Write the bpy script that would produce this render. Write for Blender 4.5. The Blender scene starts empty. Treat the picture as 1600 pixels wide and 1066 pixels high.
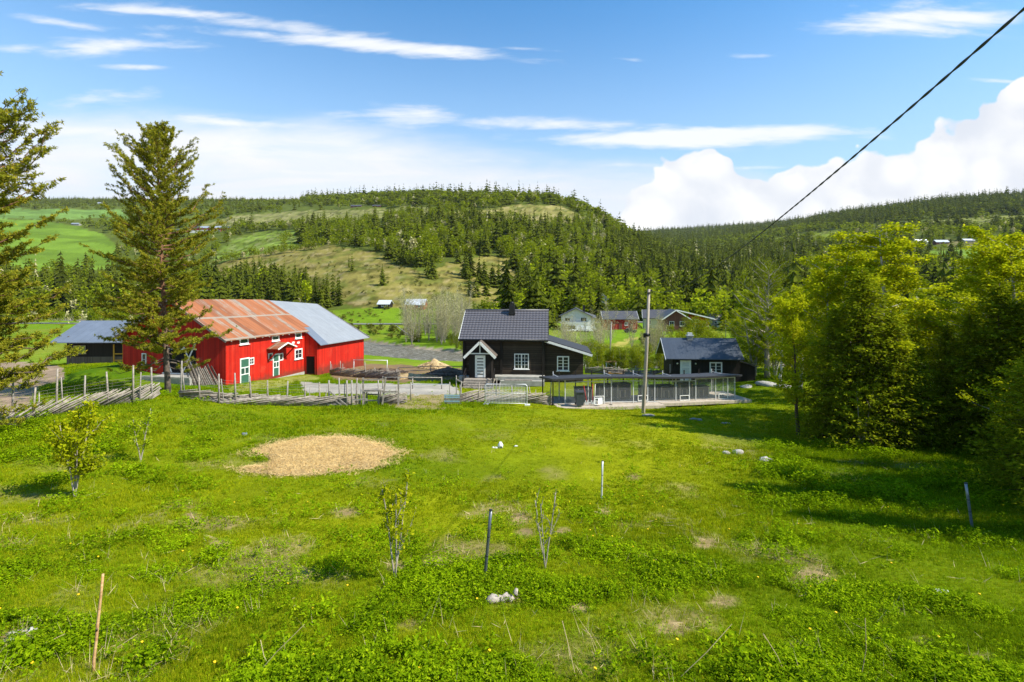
import bpy, math, random
import numpy as np
from mathutils import Vector, Matrix

random.seed(7)
RNG = np.random.default_rng(11)
SC = bpy.context.scene
COL = SC.collection
PI = math.pi

# ---------------------------------------------------------------- camera, exposure
EYE = 8.0            # eye height above the yard of the log house
F, HX, HY = 800.0, 800.0, 462.0
cam_d = bpy.data.cameras.new("camera")
cam = bpy.data.objects.new("camera", cam_d)
COL.objects.link(cam)
cam.location = (0, 0, EYE)
cam.rotation_euler = (math.radians(90), 0, 0)
cam_d.sensor_width = 36
cam_d.lens = 18
cam_d.shift_y = -71 / 1600
cam_d.clip_start = 0.1
cam_d.clip_end = 20000
SC.camera = cam
SC.view_settings.view_transform = 'Standard'
SC.view_settings.look = 'None'
SC.view_settings.gamma = 1
SC.view_settings.exposure = 0.72
SC.cycles.max_bounces = 6
SC.cycles.diffuse_bounces = 2
SC.cycles.glossy_bounces = 2
SC.cycles.transmission_bounces = 4
SC.cycles.transparent_max_bounces = 16
SC.cycles.use_adaptive_sampling = True

# ---------------------------------------------------------------- sun
SUN_EL = math.radians(45)
SX, SY = 0.95, -0.30                       # towards the sun, on the ground
n_ = math.hypot(SX, SY); SX, SY = SX / n_, SY / n_
sun_d = bpy.data.lights.new("sun", 'SUN')
sun = bpy.data.objects.new("sun", sun_d)
COL.objects.link(sun)
sun_d.energy = 5.0
sun_d.angle = math.radians(0.53)
sun_d.color = (1.0, 0.94, 0.82)
sdir = Vector((SX * math.cos(SUN_EL), SY * math.cos(SUN_EL), math.sin(SUN_EL)))
sun.rotation_euler = sdir.to_track_quat('Z', 'Y').to_euler()
sun.location = sdir * 50

# ---------------------------------------------------------------- node helper
class Nodes:
    def __init__(s, tree):
        s.t = tree
    def n(s, kind, **kw):
        nd = s.t.nodes.new(kind)
        for k, v in kw.items():
            setattr(nd, k, v)
        return nd
    def put(s, sock, v):
        if isinstance(v, bpy.types.NodeSocket):
            s.t.links.new(v, sock)
        elif v is not None:
            sock.default_value = v
    def m(s, op, a, b=None, c=None, clamp=False):
        nd = s.n('ShaderNodeMath', operation=op, use_clamp=clamp)
        s.put(nd.inputs[0], a); s.put(nd.inputs[1], b); s.put(nd.inputs[2], c)
        return nd.outputs[0]
    def vm(s, op, a, b=None):
        nd = s.n('ShaderNodeVectorMath', operation=op)
        s.put(nd.inputs[0], a); s.put(nd.inputs[1], b)
        return nd.outputs[0]
    def xyz(s, x, y, z):
        nd = s.n('ShaderNodeCombineXYZ')
        s.put(nd.inputs[0], x); s.put(nd.inputs[1], y); s.put(nd.inputs[2], z)
        return nd.outputs[0]
    def sep(s, v):
        nd = s.n('ShaderNodeSeparateXYZ'); s.put(nd.inputs[0], v)
        return nd.outputs
    def noise(s, vec, scale, detail=4, rough=.55, dist=0.0):
        nd = s.n('ShaderNodeTexNoise')
        s.put(nd.inputs['Vector'], vec); s.put(nd.inputs['Scale'], scale)
        s.put(nd.inputs['Detail'], detail); s.put(nd.inputs['Roughness'], rough)
        s.put(nd.inputs['Distortion'], dist)
        return nd.outputs[0]
    def white(s, v, dims='1D'):
        nd = s.n('ShaderNodeTexWhiteNoise', noise_dimensions=dims)
        s.put(nd.inputs['W' if dims == '1D' else 'Vector'], v)
        return nd.outputs[0]
    def rng(s, v, a, b, c=0.0, d=1.0, smooth=False):
        nd = s.n('ShaderNodeMapRange', interpolation_type='SMOOTHSTEP' if smooth else 'LINEAR')
        s.put(nd.inputs[0], v)
        for i, q in enumerate((a, b, c, d)):
            s.put(nd.inputs[1 + i], q)
        return nd.outputs[0]
    def mix(s, f, a, b, mode='MIX'):
        nd = s.n('ShaderNodeMix', data_type='RGBA', blend_type=mode)
        s.put(nd.inputs['Factor'], f)
        s.put(nd.inputs[6], a if isinstance(a, bpy.types.NodeSocket) else (*a[:3], 1))
        s.put(nd.inputs[7], b if isinstance(b, bpy.types.NodeSocket) else (*b[:3], 1))
        return nd.outputs[2]

# ---------------------------------------------------------------- world: sky and clouds
W = bpy.data.worlds.new("World")
SC.world = W
W.use_nodes = True
W.node_tree.nodes.clear()
g = Nodes(W.node_tree)
sky = g.n('ShaderNodeTexSky', sky_type='NISHITA')
sky.sun_disc = False
sky.sun_elevation = SUN_EL
sky.sun_rotation = math.atan2(SX, SY)
sky.altitude = 500
sky.air_density = 1.0
sky.dust_density = 0.6
sky.ozone_density = 2.5
tc = g.n('ShaderNodeTexCoord')
dirv = tc.outputs['Generated']
dx, dy, dz = g.sep(dirv)
dyc = g.m('MAXIMUM', g.m('ABSOLUTE', dy), 0.08)
U = g.m('DIVIDE', dx, dyc)
Vv = g.m('DIVIDE', dz, dyc)
uv = g.xyz(U, Vv, g.m('MULTIPLY', g.m('SIGN', dy), 0.7))
def stretch(sx, sy, off=0.0):
    nd = g.n('ShaderNodeMapping')
    g.put(nd.inputs[0], uv); nd.inputs['Scale'].default_value = (sx, sy, 1); nd.inputs['Location'].default_value = (off, off * .7, off)
    return nd.outputs[0]
n_wisp = g.noise(stretch(3.0, 17, 2.0), 1.0, 9, .62, 0.6)
n_fine = g.noise(stretch(9, 40, 5.0), 1.0, 7, .6, 0.3)
n_soft = g.noise(stretch(1.3, 7, 9.0), 1.0, 4, .5, 0.3)
n_puff = g.noise(stretch(7, 8, 1.0), 1.0, 8, .55, 0.2)
# long cirrus banks: centre x, centre y, half length, half width (photo-like bearings), tilt, strength
BANKS = [(300, 22, 170, 10, .06, 1.0), (420, 40, 190, 17, .13, 1.0), (560, 68, 300, 13, .09, 1.15), (200, 70, 150, 18, -.02, .9),
         (80, 33, 110, 9, .15, .8), (60, 78, 90, 14, .05, .7), (210, 105, 70, 6, .03, .8), (200, 148, 130, 16, -.07, .6),
         (370, 192, 120, 10, .07, 1.0), (625, 180, 100, 17, .02, .95), (900, 196, 190, 13, .03, 1.0), (1080, 214, 330, 17, -.03, 1.25),
         (960, 228, 140, 9, .0, .8), (1410, 32, 210, 27, -.03, 1.0), (1500, 18, 130, 20, .02, .6), (1560, 126, 50, 5, .08, .7), (970, 92, 40, 4, .05, .6),
         (1170, 88, 40, 5, .0, .5), (830, 78, 60, 5, .08, .6), (1040, 258, 130, 6, .0, .6), (550, 28, 80, 4, .05, .5), (700, 250, 260, 6, .02, .7), (300, 236, 190, 7, .0, .7), (150, 206, 150, 9, .03, .7), (1190, 262, 90, 4, .0, .5), (470, 270, 160, 5, .02, .6), (1360, 215, 70, 6, .02, .7)]
acc = None
for (px, py, rx, ry, ti, st) in BANKS:
    cu, cv = (px - HX) / F, (HY - py) / F
    du = g.m('SUBTRACT', U, cu)
    dv = g.m('SUBTRACT', Vv, cv)
    dv = g.m('MULTIPLY_ADD', du, ti, dv)
    a = g.m('POWER', g.m('ABSOLUTE', g.m('DIVIDE', du, rx / F)), 2.5)
    b = g.m('POWER', g.m('ABSOLUTE', g.m('DIVIDE', dv, ry / F)), 2.0)
    e = g.m('MULTIPLY', g.m('EXPONENT', g.m('MULTIPLY', g.m('ADD', a, b), -1.0)), st)
    acc = e if acc is None else g.m('MAXIMUM', acc, e)
wis = g.m('ADD', g.m('MULTIPLY', n_wisp, .75), g.m('MULTIPLY', n_fine, .45))
cir = g.rng(g.m('ADD', acc, g.m('MULTIPLY', g.m('SUBTRACT', wis, .6), 2.6)), .35, 1.25, 0, .95, True)
cir = g.m('MULTIPLY', cir, g.rng(acc, .02, .3, 0, 1, True))
# milky veil low over the hills, its upper edge ragged
def curve(pts):
    nd = g.n('ShaderNodeValToRGB')
    el = nd.color_ramp.elements
    el[0].position, el[0].color = pts[0][0], (pts[0][1],) * 3 + (1,)
    el[1].position, el[1].color = pts[-1][0], (pts[-1][1],) * 3 + (1,)
    for p, v in pts[1:-1]:
        q = el.new(p); q.color = (v, v, v, 1)
    g.put(nd.inputs[0], g.rng(U, -1.25, 1.25, 0, 1))
    return nd.outputs[0]
def bear(px):
    return ((px - HX) / F + 1.25) / 2.5
def el(py):
    return (HY - py) / F
veil_top = curve([(0, el(175)), (bear(0), el(185)), (bear(200), el(188)), (bear(420), el(215)), (bear(700), el(222)), (bear(900), el(240)), (bear(1080), el(262)), (bear(1250), el(285)), (1, el(290))])
vd = g.m('ADD', g.m('SUBTRACT', veil_top, Vv), g.m('MULTIPLY', g.m('SUBTRACT', g.m('ADD', n_soft, g.m('MULTIPLY', n_fine, .3)), .66), .14))
veil = g.m('MULTIPLY', g.rng(vd, -.035, .05, 0, 1, True), g.rng(n_wisp, .30, .60, .58, .99))
# heaped cumulus on the right
cum_top = curve([(0, -.3), (bear(930), -.05), (bear(985), el(300)), (bear(1040), el(250)), (bear(1090), el(255)), (bear(1150), el(270)), (bear(1200), el(288)), (bear(1260), el(275)),
                 (bear(1330), el(245)), (bear(1400), el(240)), (bear(1460), el(220)), (bear(1520), el(195)), (bear(1560), el(165)), (bear(1600), el(118)), (1, el(60))])
vor = g.n('ShaderNodeTexVoronoi', feature='SMOOTH_F1')
g.put(vor.inputs['Vector'], g.vm('ADD', stretch(14, 17, 3.0), g.xyz(n_puff, g.m('MULTIPLY', n_puff, 1.0), 0)))
vor.inputs['Scale'].default_value = 1.0
vor2 = g.n('ShaderNodeTexVoronoi', feature='SMOOTH_F1')
g.put(vor2.inputs['Vector'], g.vm('ADD', stretch(27, 31, 7.0), g.xyz(n_puff, n_puff, 0)))
vor2.inputs['Scale'].default_value = 1.0
bump = g.m('ADD', g.m('MULTIPLY', g.m('SUBTRACT', .55, vor.outputs['Distance']), .085), g.m('MULTIPLY', g.m('SUBTRACT', .5, vor2.outputs['Distance']), .05))
bump = g.m('ADD', bump, g.m('MULTIPLY', g.m('SUBTRACT', n_puff, .5), .11))
cd = g.m('ADD', g.m('SUBTRACT', cum_top, Vv), bump)
cum = g.rng(cd, -.002, .009, 0, 1, True)
shade = g.m('ADD', g.m('MULTIPLY', vor.outputs['Distance'], .5), g.m('MULTIPLY', n_puff, .7))
cumc = g.mix(g.rng(shade, .36, .78, 0, 1, True), (1.06, 1.05, 1.02), (.74, .78, .86))
cumc = g.mix(g.rng(cd, .05, .26, 0, .5, True), cumc, (.76, .79, .87))
skyc = g.vm('MULTIPLY', sky.outputs[0], (0.082, 0.182, 0.225))
# pale band of thin haze close to the skyline
skyc = g.mix(g.rng(dz, 0.0, .56, .85, 0, True), skyc, (.66, .81, .92))
c1 = g.mix(veil, skyc, g.mix(g.rng(n_soft, .3, .7, 0, 1), (.80, .83, .90), (.95, .95, .97)))
c2 = g.mix(cir, c1, (.93, .95, .98))
c3 = g.mix(cum, c2, cumc)
# below the skyline the world is plain
bgn = g.n('ShaderNodeBackground')
g.put(bgn.inputs[0], c3)
SKY_GAIN = 0.66
bgn.inputs[1].default_value = SKY_GAIN
wo = g.n('ShaderNodeOutputWorld')
W.node_tree.links.new(bgn.outputs[0], wo.inputs[0])
W.cycles.sampling_method = 'MANUAL'
W.cycles.sample_map_resolution = 512

# ---------------------------------------------------------------- materials
MATS = {}
def new_mat(name):
    m = bpy.data.materials.new(name)
    m.use_nodes = True
    m.node_tree.nodes.clear()
    q = Nodes(m.node_tree)
    out = q.n('ShaderNodeOutputMaterial')
    b = q.n('ShaderNodeBsdfPrincipled')
    m.node_tree.links.new(b.outputs[0], out.inputs[0])
    MATS[name] = m
    return m, q, b, out
def coords(q, which='Object'):
    return q.n('ShaderNodeTexCoord').outputs[which]
def bumped(q, b, h, strength=.4, dist=.02):
    nd = q.n('ShaderNodeBump')
    nd.inputs['Strength'].default_value = strength
    nd.inputs['Distance'].default_value = dist
    q.put(nd.inputs['Height'], h)
    q.put(b.inputs['Normal'], nd.outputs[0])

def m_plain(name, c1, c2=None, scale=3.0, rough=.8, stretchv=(1, 1, 1), metal=0.0, spec=.3, bump=.0):
    m, q, b, o = new_mat(name)
    c2 = c2 or tuple(x * .75 for x in c1)
    mp = q.n('ShaderNodeMapping'); q.put(mp.inputs[0], coords(q)); mp.inputs['Scale'].default_value = stretchv
    nz = q.noise(mp.outputs[0], scale, 6, .6)
    q.put(b.inputs['Base Color'], q.mix(q.rng(nz, .3, .7, 0, 1), c1, c2))
    b.inputs['Roughness'].default_value = rough
    b.inputs['Metallic'].default_value = metal
    b.inputs['Specular IOR Level'].default_value = spec
    if bump:
        bumped(q, b, nz, bump, .03)
    return m

def m_boards(name, c1, c2, width=.16, axis='xy', groove=.10, rough=.75, groove_c=None, wear=None, dirt=None):
    """boards: axis 'xy' = vertical boards on any wall, 'z' = horizontal boards"""
    m, q, b, o = new_mat(name)
    co = coords(q); x, y, z = q.sep(co)
    s = z if axis == 'z' else q.m('ADD', x, q.m('MULTIPLY', y, 1.0))
    along = q.m('ADD', x, y) if axis == 'z' else z
    t = q.m('DIVIDE', s, width)
    idx = q.m('FLOOR', t); fr = q.m('FRACT', t)
    rnd = q.white(idx)
    streak = q.noise(q.xyz(q.m('MULTIPLY', s, 14), q.m('MULTIPLY', along, 1.1), rnd), 1.0, 5, .65)
    big = q.noise(co, .7, 4, .6)
    f = q.m('ADD', q.m('MULTIPLY', rnd, .55), q.m('MULTIPLY', streak, .75))
    col = q.mix(q.rng(f, .3, 1.0, 0, 1), c1, c2)
    if wear:
        wv = q.m('MULTIPLY', q.rng(big, .5, .72, 0, 1, True), q.rng(streak, .4, .7, .2, 1))
        col = q.mix(wv, col, wear)
    if dirt:
        dn = q.noise(co, 1.7, 6, .7)
        col = q.mix(q.rng(q.m('ADD', z, q.m('MULTIPLY', dn, -1.9)), -1.35, -.55, .8, 0, True), col, dirt)
        jn = q.m('FRACT', q.m('ADD', q.m('MULTIPLY', z, .31), q.m('MULTIPLY', rnd, 3.7)))
        col = q.mix(q.m('MULTIPLY', q.m('LESS_THAN', jn, .008), .6), col, tuple(v * .3 for v in c1))
    edge = q.m('MINIMUM', fr, q.m('SUBTRACT', 1, fr))
    gm = q.rng(edge, 0, groove, 1, 0, True)
    col = q.mix(q.m('MULTIPLY', gm, .8), col, groove_c or tuple(v * .25 for v in c1))
    q.put(b.inputs['Base Color'], col)
    b.inputs['Roughness'].default_value = rough
    b.inputs['Specular IOR Level'].default_value = .2
    bumped(q, b, q.m('ADD', q.m('MULTIPLY', gm, -1), q.m('MULTIPLY', streak, .3)), .6, .02)
    return m

def m_sheets(name, c_metal, c_rust, amount, width=.85, rough=.45, metal=.3, seams=(), lap=None):
    """roof of metal sheets laid along local y; rust runs down each sheet by a different amount"""
    m, q, b, o = new_mat(name)
    co = coords(q); x, y, z = q.sep(co)
    t = q.m('DIVIDE', q.m('ADD', x, q.m('MULTIPLY', q.m('SINE', q.m('MULTIPLY', y, .9)), .03)), width)
    idx = q.m('FLOOR', t); fr = q.m('FRACT', t)
    course = q.m('FLOOR', q.m('DIVIDE', q.m('ADD', y, .4), 3.0))
    rnd = q.white(q.xyz(idx, course, 0), '3D')
    rnd2 = q.white(q.xyz(idx, course, 9), '3D')
    run = q.noise(q.xyz(q.m('MULTIPLY', x, 5.5), q.m('MULTIPLY', y, .45), rnd), 1.0, 6, .62)
    blot = q.noise(co, 1.3, 6, .6)
    lvl = q.m('ADD', q.m('ADD', q.m('MULTIPLY', q.m('SUBTRACT', rnd, .5), .62), q.m('MULTIPLY', run, .9)), q.m('MULTIPLY', blot, .45))
    mask = q.rng(lvl, amount - .12, amount + .22, 0, 1, True)
    if seams:
        for s0, w0 in seams:
            mask = q.m('MULTIPLY', mask, q.rng(q.m('ABSOLUTE', q.m('SUBTRACT', y, s0)), w0 * .4, w0, .12, 1, True))
    rust = q.mix(q.rng(run, .3, .7, 0, 1), c_rust, tuple(min(1, v * 1.5 + .03) for v in c_rust))
    rust = q.mix(q.rng(rnd2, .5, 1, 0, .6), rust, (c_rust[0] * .55, c_rust[1] * .55, c_rust[2] * .8))
    met = q.mix(q.rng(blot, .3, .7, 0, 1), c_metal, tuple(v * .82 for v in c_metal))
    met = q.mix(q.rng(rnd2, 0, 1, 0, .35), met, tuple(v * .7 for v in c_metal))
    col = q.mix(mask, met, rust)
    edge = q.m('MINIMUM', fr, q.m('SUBTRACT', 1, fr))
    gm = q.rng(edge, 0, .05, 1, 0)
    col = q.mix(q.m('MULTIPLY', gm, .45), col, tuple(v * .45 for v in c_metal))
    q.put(b.inputs['Base Color'], col)
    q.put(b.inputs['Roughness'], q.rng(mask, 0, 1, rough, .85))
    q.put(b.inputs['Metallic'], q.rng(mask, 0, 1, metal, 0))
    wav = q.m('SINE', q.m('MULTIPLY', x, 2 * PI / .11))
    bumped(q, b, q.m('ADD', q.m('MULTIPLY', wav, .5), q.m('MULTIPLY', gm, .8)), .45, .02)
    return m

def m_leaf(name, c1, c2, c3=None, scale=.9, trans=.35, fine=6.0, objvar=.35):
    m, q, b, o = new_mat(name)
    pos = q.n('ShaderNodeNewGeometry').outputs['Position']
    oi = q.n('ShaderNodeObjectInfo').outputs['Random']
    a = q.noise(pos, scale, 3, .6); f = q.noise(pos, fine, 3, .7)
    v = q.m('ADD', q.m('MULTIPLY', a, .5), q.m('MULTIPLY', f, .5))
    col = q.mix(q.rng(v, .34, .66, 0, 1), c1, c2)
    if c3:
        col = q.mix(q.rng(f, .52, .72, 0, .8), col, c3)
    if objvar:
        col = q.mix(objvar, col, q.mix(oi, tuple(c * .45 for c in c1), tuple(min(1, c * 1.5) for c in c2)))
    m.node_tree.nodes.remove(b); b = q.n('ShaderNodeBsdfDiffuse'); q.put(b.inputs[0], col)
    tr = q.n('ShaderNodeBsdfTranslucent')
    q.put(tr.inputs[0], q.mix(.5, col, q.vm('MULTIPLY', col, (1.35, 1.3, .5))))
    ms = q.n('ShaderNodeMixShader'); ms.inputs[0].default_value = trans
    m.node_tree.links.new(b.outputs[0], ms.inputs[1]); m.node_tree.links.new(tr.outputs[0], ms.inputs[2])
    m.node_tree.links.new(ms.outputs[0], o.inputs[0])
    return m

# ---------------------------------------------------------------- mesh collecting
class MB:
    def __init__(s):
        s.V, s.L, s.n, s.mi, s.C = [], [], 0, 0, []
    def mat(s, i):
        s.mi = i; return s
    def add(s, v, f, smooth=False):
        """v (n,3); f (m,k) index array"""
        v = np.asarray(v, float).reshape(-1, 3); f = np.asarray(f, np.int64)
        s.V.append(v); s.L.append((f + s.n, s.mi, smooth)); s.n += len(v)
        return s
    def box(s, x0, x1, y0, y1, z0, z1, M=None):
        v = np.array([(x, y, z) for z in (z0, z1) for (x, y) in ((x0, y0), (x1, y0), (x1, y1), (x0, y1))], float)
        if M is not None:
            v = (np.array(M.to_3x3()) @ v.T).T + np.array(M.translation)
        return s.add(v, [(3, 2, 1, 0), (4, 5, 6, 7), (0, 1, 5, 4), (1, 2, 6, 5), (2, 3, 7, 6), (3, 0, 4, 7)])
    def bar(s, a, b, w, h, up=(0, 0, 1)):
        """a rectangular bar from a to b, w across, h along up"""
        a, b = Vector(a), Vector(b); d = (b - a); L = d.length
        if L < 1e-6: return s
        d.normalize(); u = Vector(up)
        if abs(u.dot(d)) > .98: u = Vector((0, 1, 0)) if abs(d.y) < .9 else Vector((1, 0, 0))
        r = d.cross(u).normalized(); u = r.cross(d).normalized()
        c = []
        for p in (a, b):
            for sx, sy in ((-1, -1), (1, -1), (1, 1), (-1, 1)):
                c.append(p + r * (sx * w / 2) + u * (sy * h / 2))
        return s.add([tuple(q) for q in c], [(0, 1, 2, 3)[::1], (7, 6, 5, 4), (0, 4, 5, 1), (1, 5, 6, 2), (2, 6, 7, 3), (3, 7, 4, 0)])
    def tube(s, pts, rad, n=6, cap=True):
        pts = np.asarray(pts, float); k = len(pts)
        rad = np.full(k, rad) if np.isscalar(rad) else np.asarray(rad, float)
        t = np.gradient(pts, axis=0) if k > 2 else np.repeat((pts[1] - pts[0])[None], 2, 0)
        t /= np.linalg.norm(t, axis=1)[:, None] + 1e-9
        ref = np.array((0, 0, 1.)) if abs(t[0][2]) < .9 else np.array((1., 0, 0))
        r = np.cross(t, ref); r /= np.linalg.norm(r, axis=1)[:, None] + 1e-9
        u = np.cross(r, t)
        a = np.arange(n) * 2 * PI / n
        v = pts[:, None] + (r[:, None] * np.cos(a)[None, :, None] + u[:, None] * np.sin(a)[None, :, None]) * rad[:, None, None]
        i = np.arange(k - 1)[:, None] * n; j = np.arange(n)[None]; j2 = (j + 1) % n
        f = np.stack([i + j, i + j2, i + n + j2, i + n + j], -1).reshape(-1, 4)
        base = s.n
        s.add(v.reshape(-1, 3), f, True)
        if cap:
            s.L.append((np.arange(n)[None, ::-1] + base, s.mi, False))
            s.L.append((np.arange(n)[None] + base + (k - 1) * n, s.mi, False))
        return s
    def poly(s, pts):
        return s.add(pts, [list(range(len(pts)))])
    def prism(s, pts, vec):
        """polygon extruded by vec"""
        p = np.asarray(pts, float); k = len(p)
        s.add(np.concatenate([p, p + np.asarray(vec, float)]), [[i, (i + 1) % k, (i + 1) % k + k, i + k] for i in range(k)])
        b = s.n - 2 * k
        s.L.append((np.arange(k)[None, ::-1] + b, s.mi, False)); s.L.append((np.arange(k)[None] + b + k, s.mi, False))
        return s
    def mesh(s, name):
        me = bpy.data.meshes.new(name)
        V = np.concatenate(s.V)
        me.vertices.add(len(V)); me.vertices.foreach_set('co', V.astype(np.float32).ravel())
        loops = np.concatenate([f.ravel() for f, _, _ in s.L])
        cnt = np.concatenate([np.full(len(f), f.shape[1]) for f, _, _ in s.L])
        mi = np.concatenate([np.full(len(f), m_) for f, m_, _ in s.L])
        sm = np.concatenate([np.full(len(f), q) for f, _, q in s.L])
        st = np.concatenate([[0], np.cumsum(cnt)[:-1]])
        me.loops.add(len(loops)); me.loops.foreach_set('vertex_index', loops.astype(np.int32))
        me.polygons.add(len(cnt)); me.polygons.foreach_set('loop_start', st.astype(np.int32))
        me.polygons.foreach_set('loop_total', cnt.astype(np.int32))
        me.polygons.foreach_set('material_index', mi.astype(np.int32))
        me.polygons.foreach_set('use_smooth', sm.astype(bool))
        me.update(calc_edges=True)
        return me

def obj(name, mb, mats, parent=None, loc=(0, 0, 0), rotz=0.0):
    me = mb if isinstance(mb, bpy.types.Mesh) else mb.mesh(name)
    if not isinstance(mats, (list, tuple)): mats = [mats]
    if not me.materials:
        for m in mats: me.materials.append(m)
    o = bpy.data.objects.new(name, me)
    COL.objects.link(o)
    o.location = loc; o.rotation_euler = (0, 0, rotz)
    if parent is not None: o.parent = parent
    return o
def tag(o, label=None, cat=None, group=None, kind=None):
    for k, v in (('label', label), ('category', cat), ('group', group), ('kind', kind)):
        if v: o[k] = v
    return o
def thing(name, label, cat, loc=(0, 0, 0), rotz=0.0, group=None):
    o = bpy.data.objects.new(name, None); COL.objects.link(o)
    o.empty_display_size = .3
    o.location = loc; o.rotation_euler = (0, 0, rotz)
    return tag(o, label, cat, group)
def copy_tree(o, parent=None, loc=None, rotz=None, scale=None):
    c = o.copy(); COL.objects.link(c); c.parent = parent
    if loc is not None: c.location = loc
    if rotz is not None: c.rotation_euler = (c.rotation_euler[0], c.rotation_euler[1], rotz)
    if scale is not None: c.scale = (scale,) * 3 if np.isscalar(scale) else scale
    for ch in list(o.children):
        copy_tree(ch, c)
    return c
# ---------------------------------------------------------------- the lie of the land
# near ground: survey points (bearing px, horizon-relative py, distance) -> thin plate surface
SURV = [(0, 1066, 5.3), (400, 1066, 5.3), (800, 1066, 5.2), (1200, 1066, 5.3), (1600, 1066, 5.5), (150, 1050, 6.0), (757, 905, 8.1), (940, 780, 14.7), (1519, 822, 12.6),
        (0, 860, 9.3), (115, 775, 14), (400, 800, 13), (1200, 800, 13.4), (505, 710, 20), (800, 700, 21), (1100, 700, 21.5), (0, 667, 23), (110, 645, 25.5), (215, 628, 27.5), (262, 614, 28),
        (300, 622, 30), (345, 631, 31), (480, 634, 32), (640, 631, 33.5), (800, 632, 34), (1005, 645, 33), (1130, 640, 35), (1250, 682, 25.5), (1400, 692, 23.5), (1600, 752, 17),
        (1500, 700, 22), (748, 607, 44.5), (850, 600, 46.5), (910, 600, 46), (640, 606, 43), (560, 607, 42), (352, 604, 44), (475, 586, 54.8), (570, 571, 65), (1060, 597, 52), (1150, 596, 52),
        (1200, 589, 53), (1300, 625, 38), (600, 585, 56), (680, 582, 57), (110, 570, 56), (200, 566, 56), (20, 600, 45), (90, 600, 42), (268, 601, 41.5), (300, 603, 42), (165, 574, 46), (886, 637, 36.2), (1010, 641, 36.0), (1100, 640, 37.6), (1163, 633, 38.8), (950, 632, 40), (1100, 628, 42)]
pts = [((px - HX) / F * d, d, EYE - (py - HY) / F * d) for px, py, d in SURV]
for ang in (-2.4, -1.5, 1.45, 2.4):
    for d in (3, 7, 14, 25, 45):
        pts.append((ang * d, d, EYE - np.interp(d, [3, 5.2, 8, 14, 20, 32, 48], [3.5, 3.9, 4.5, 5.7, 6.2, 7.0, 7.8])))
for x in (-9, 0, 9):
    pts.append((x, 1.0, EYE - 3.1)); pts.append((x, -8, EYE - 2.6))
for x in (-160, -110, -60, -20, 20, 60, 110, 160):
    for d in (75, 100, 130, 165):
        pts.append((x, d, EYE - (9.6 if d == 75 else 10.2)))
SURVEY = np.array(pts)
def tps(r2):
    return np.where(r2 > 1e-9, r2 * np.log(np.maximum(r2, 1e-9)) * .5, 0)
_n = len(SURVEY); K = tps(((SURVEY[:, None, :2] - SURVEY[None, :, :2]) ** 2).sum(-1)) + np.eye(_n) * 6.0
P_ = np.c_[np.ones(_n), SURVEY[:, :2]]
A_ = np.zeros((_n + 3, _n + 3)); A_[:_n, :_n] = K; A_[:_n, _n:] = P_; A_[_n:, :_n] = P_.T
TW = np.linalg.solve(A_, np.r_[SURVEY[:, 2], 0, 0, 0])
def h_near(x, y):
    out = np.empty(x.shape)
    xf, yf, of = x.ravel(), y.ravel(), out.ravel()
    for i in range(0, len(xf), 20000):
        a, b = xf[i:i + 20000], yf[i:i + 20000]
        r2 = (a[:, None] - SURVEY[:, 0]) ** 2 + (b[:, None] - SURVEY[:, 1]) ** 2
        of[i:i + 20000] = tps(r2) @ TW[:_n] + TW[_n] + TW[_n + 1] * a + TW[_n + 2] * b
    return of.reshape(x.shape)
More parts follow.
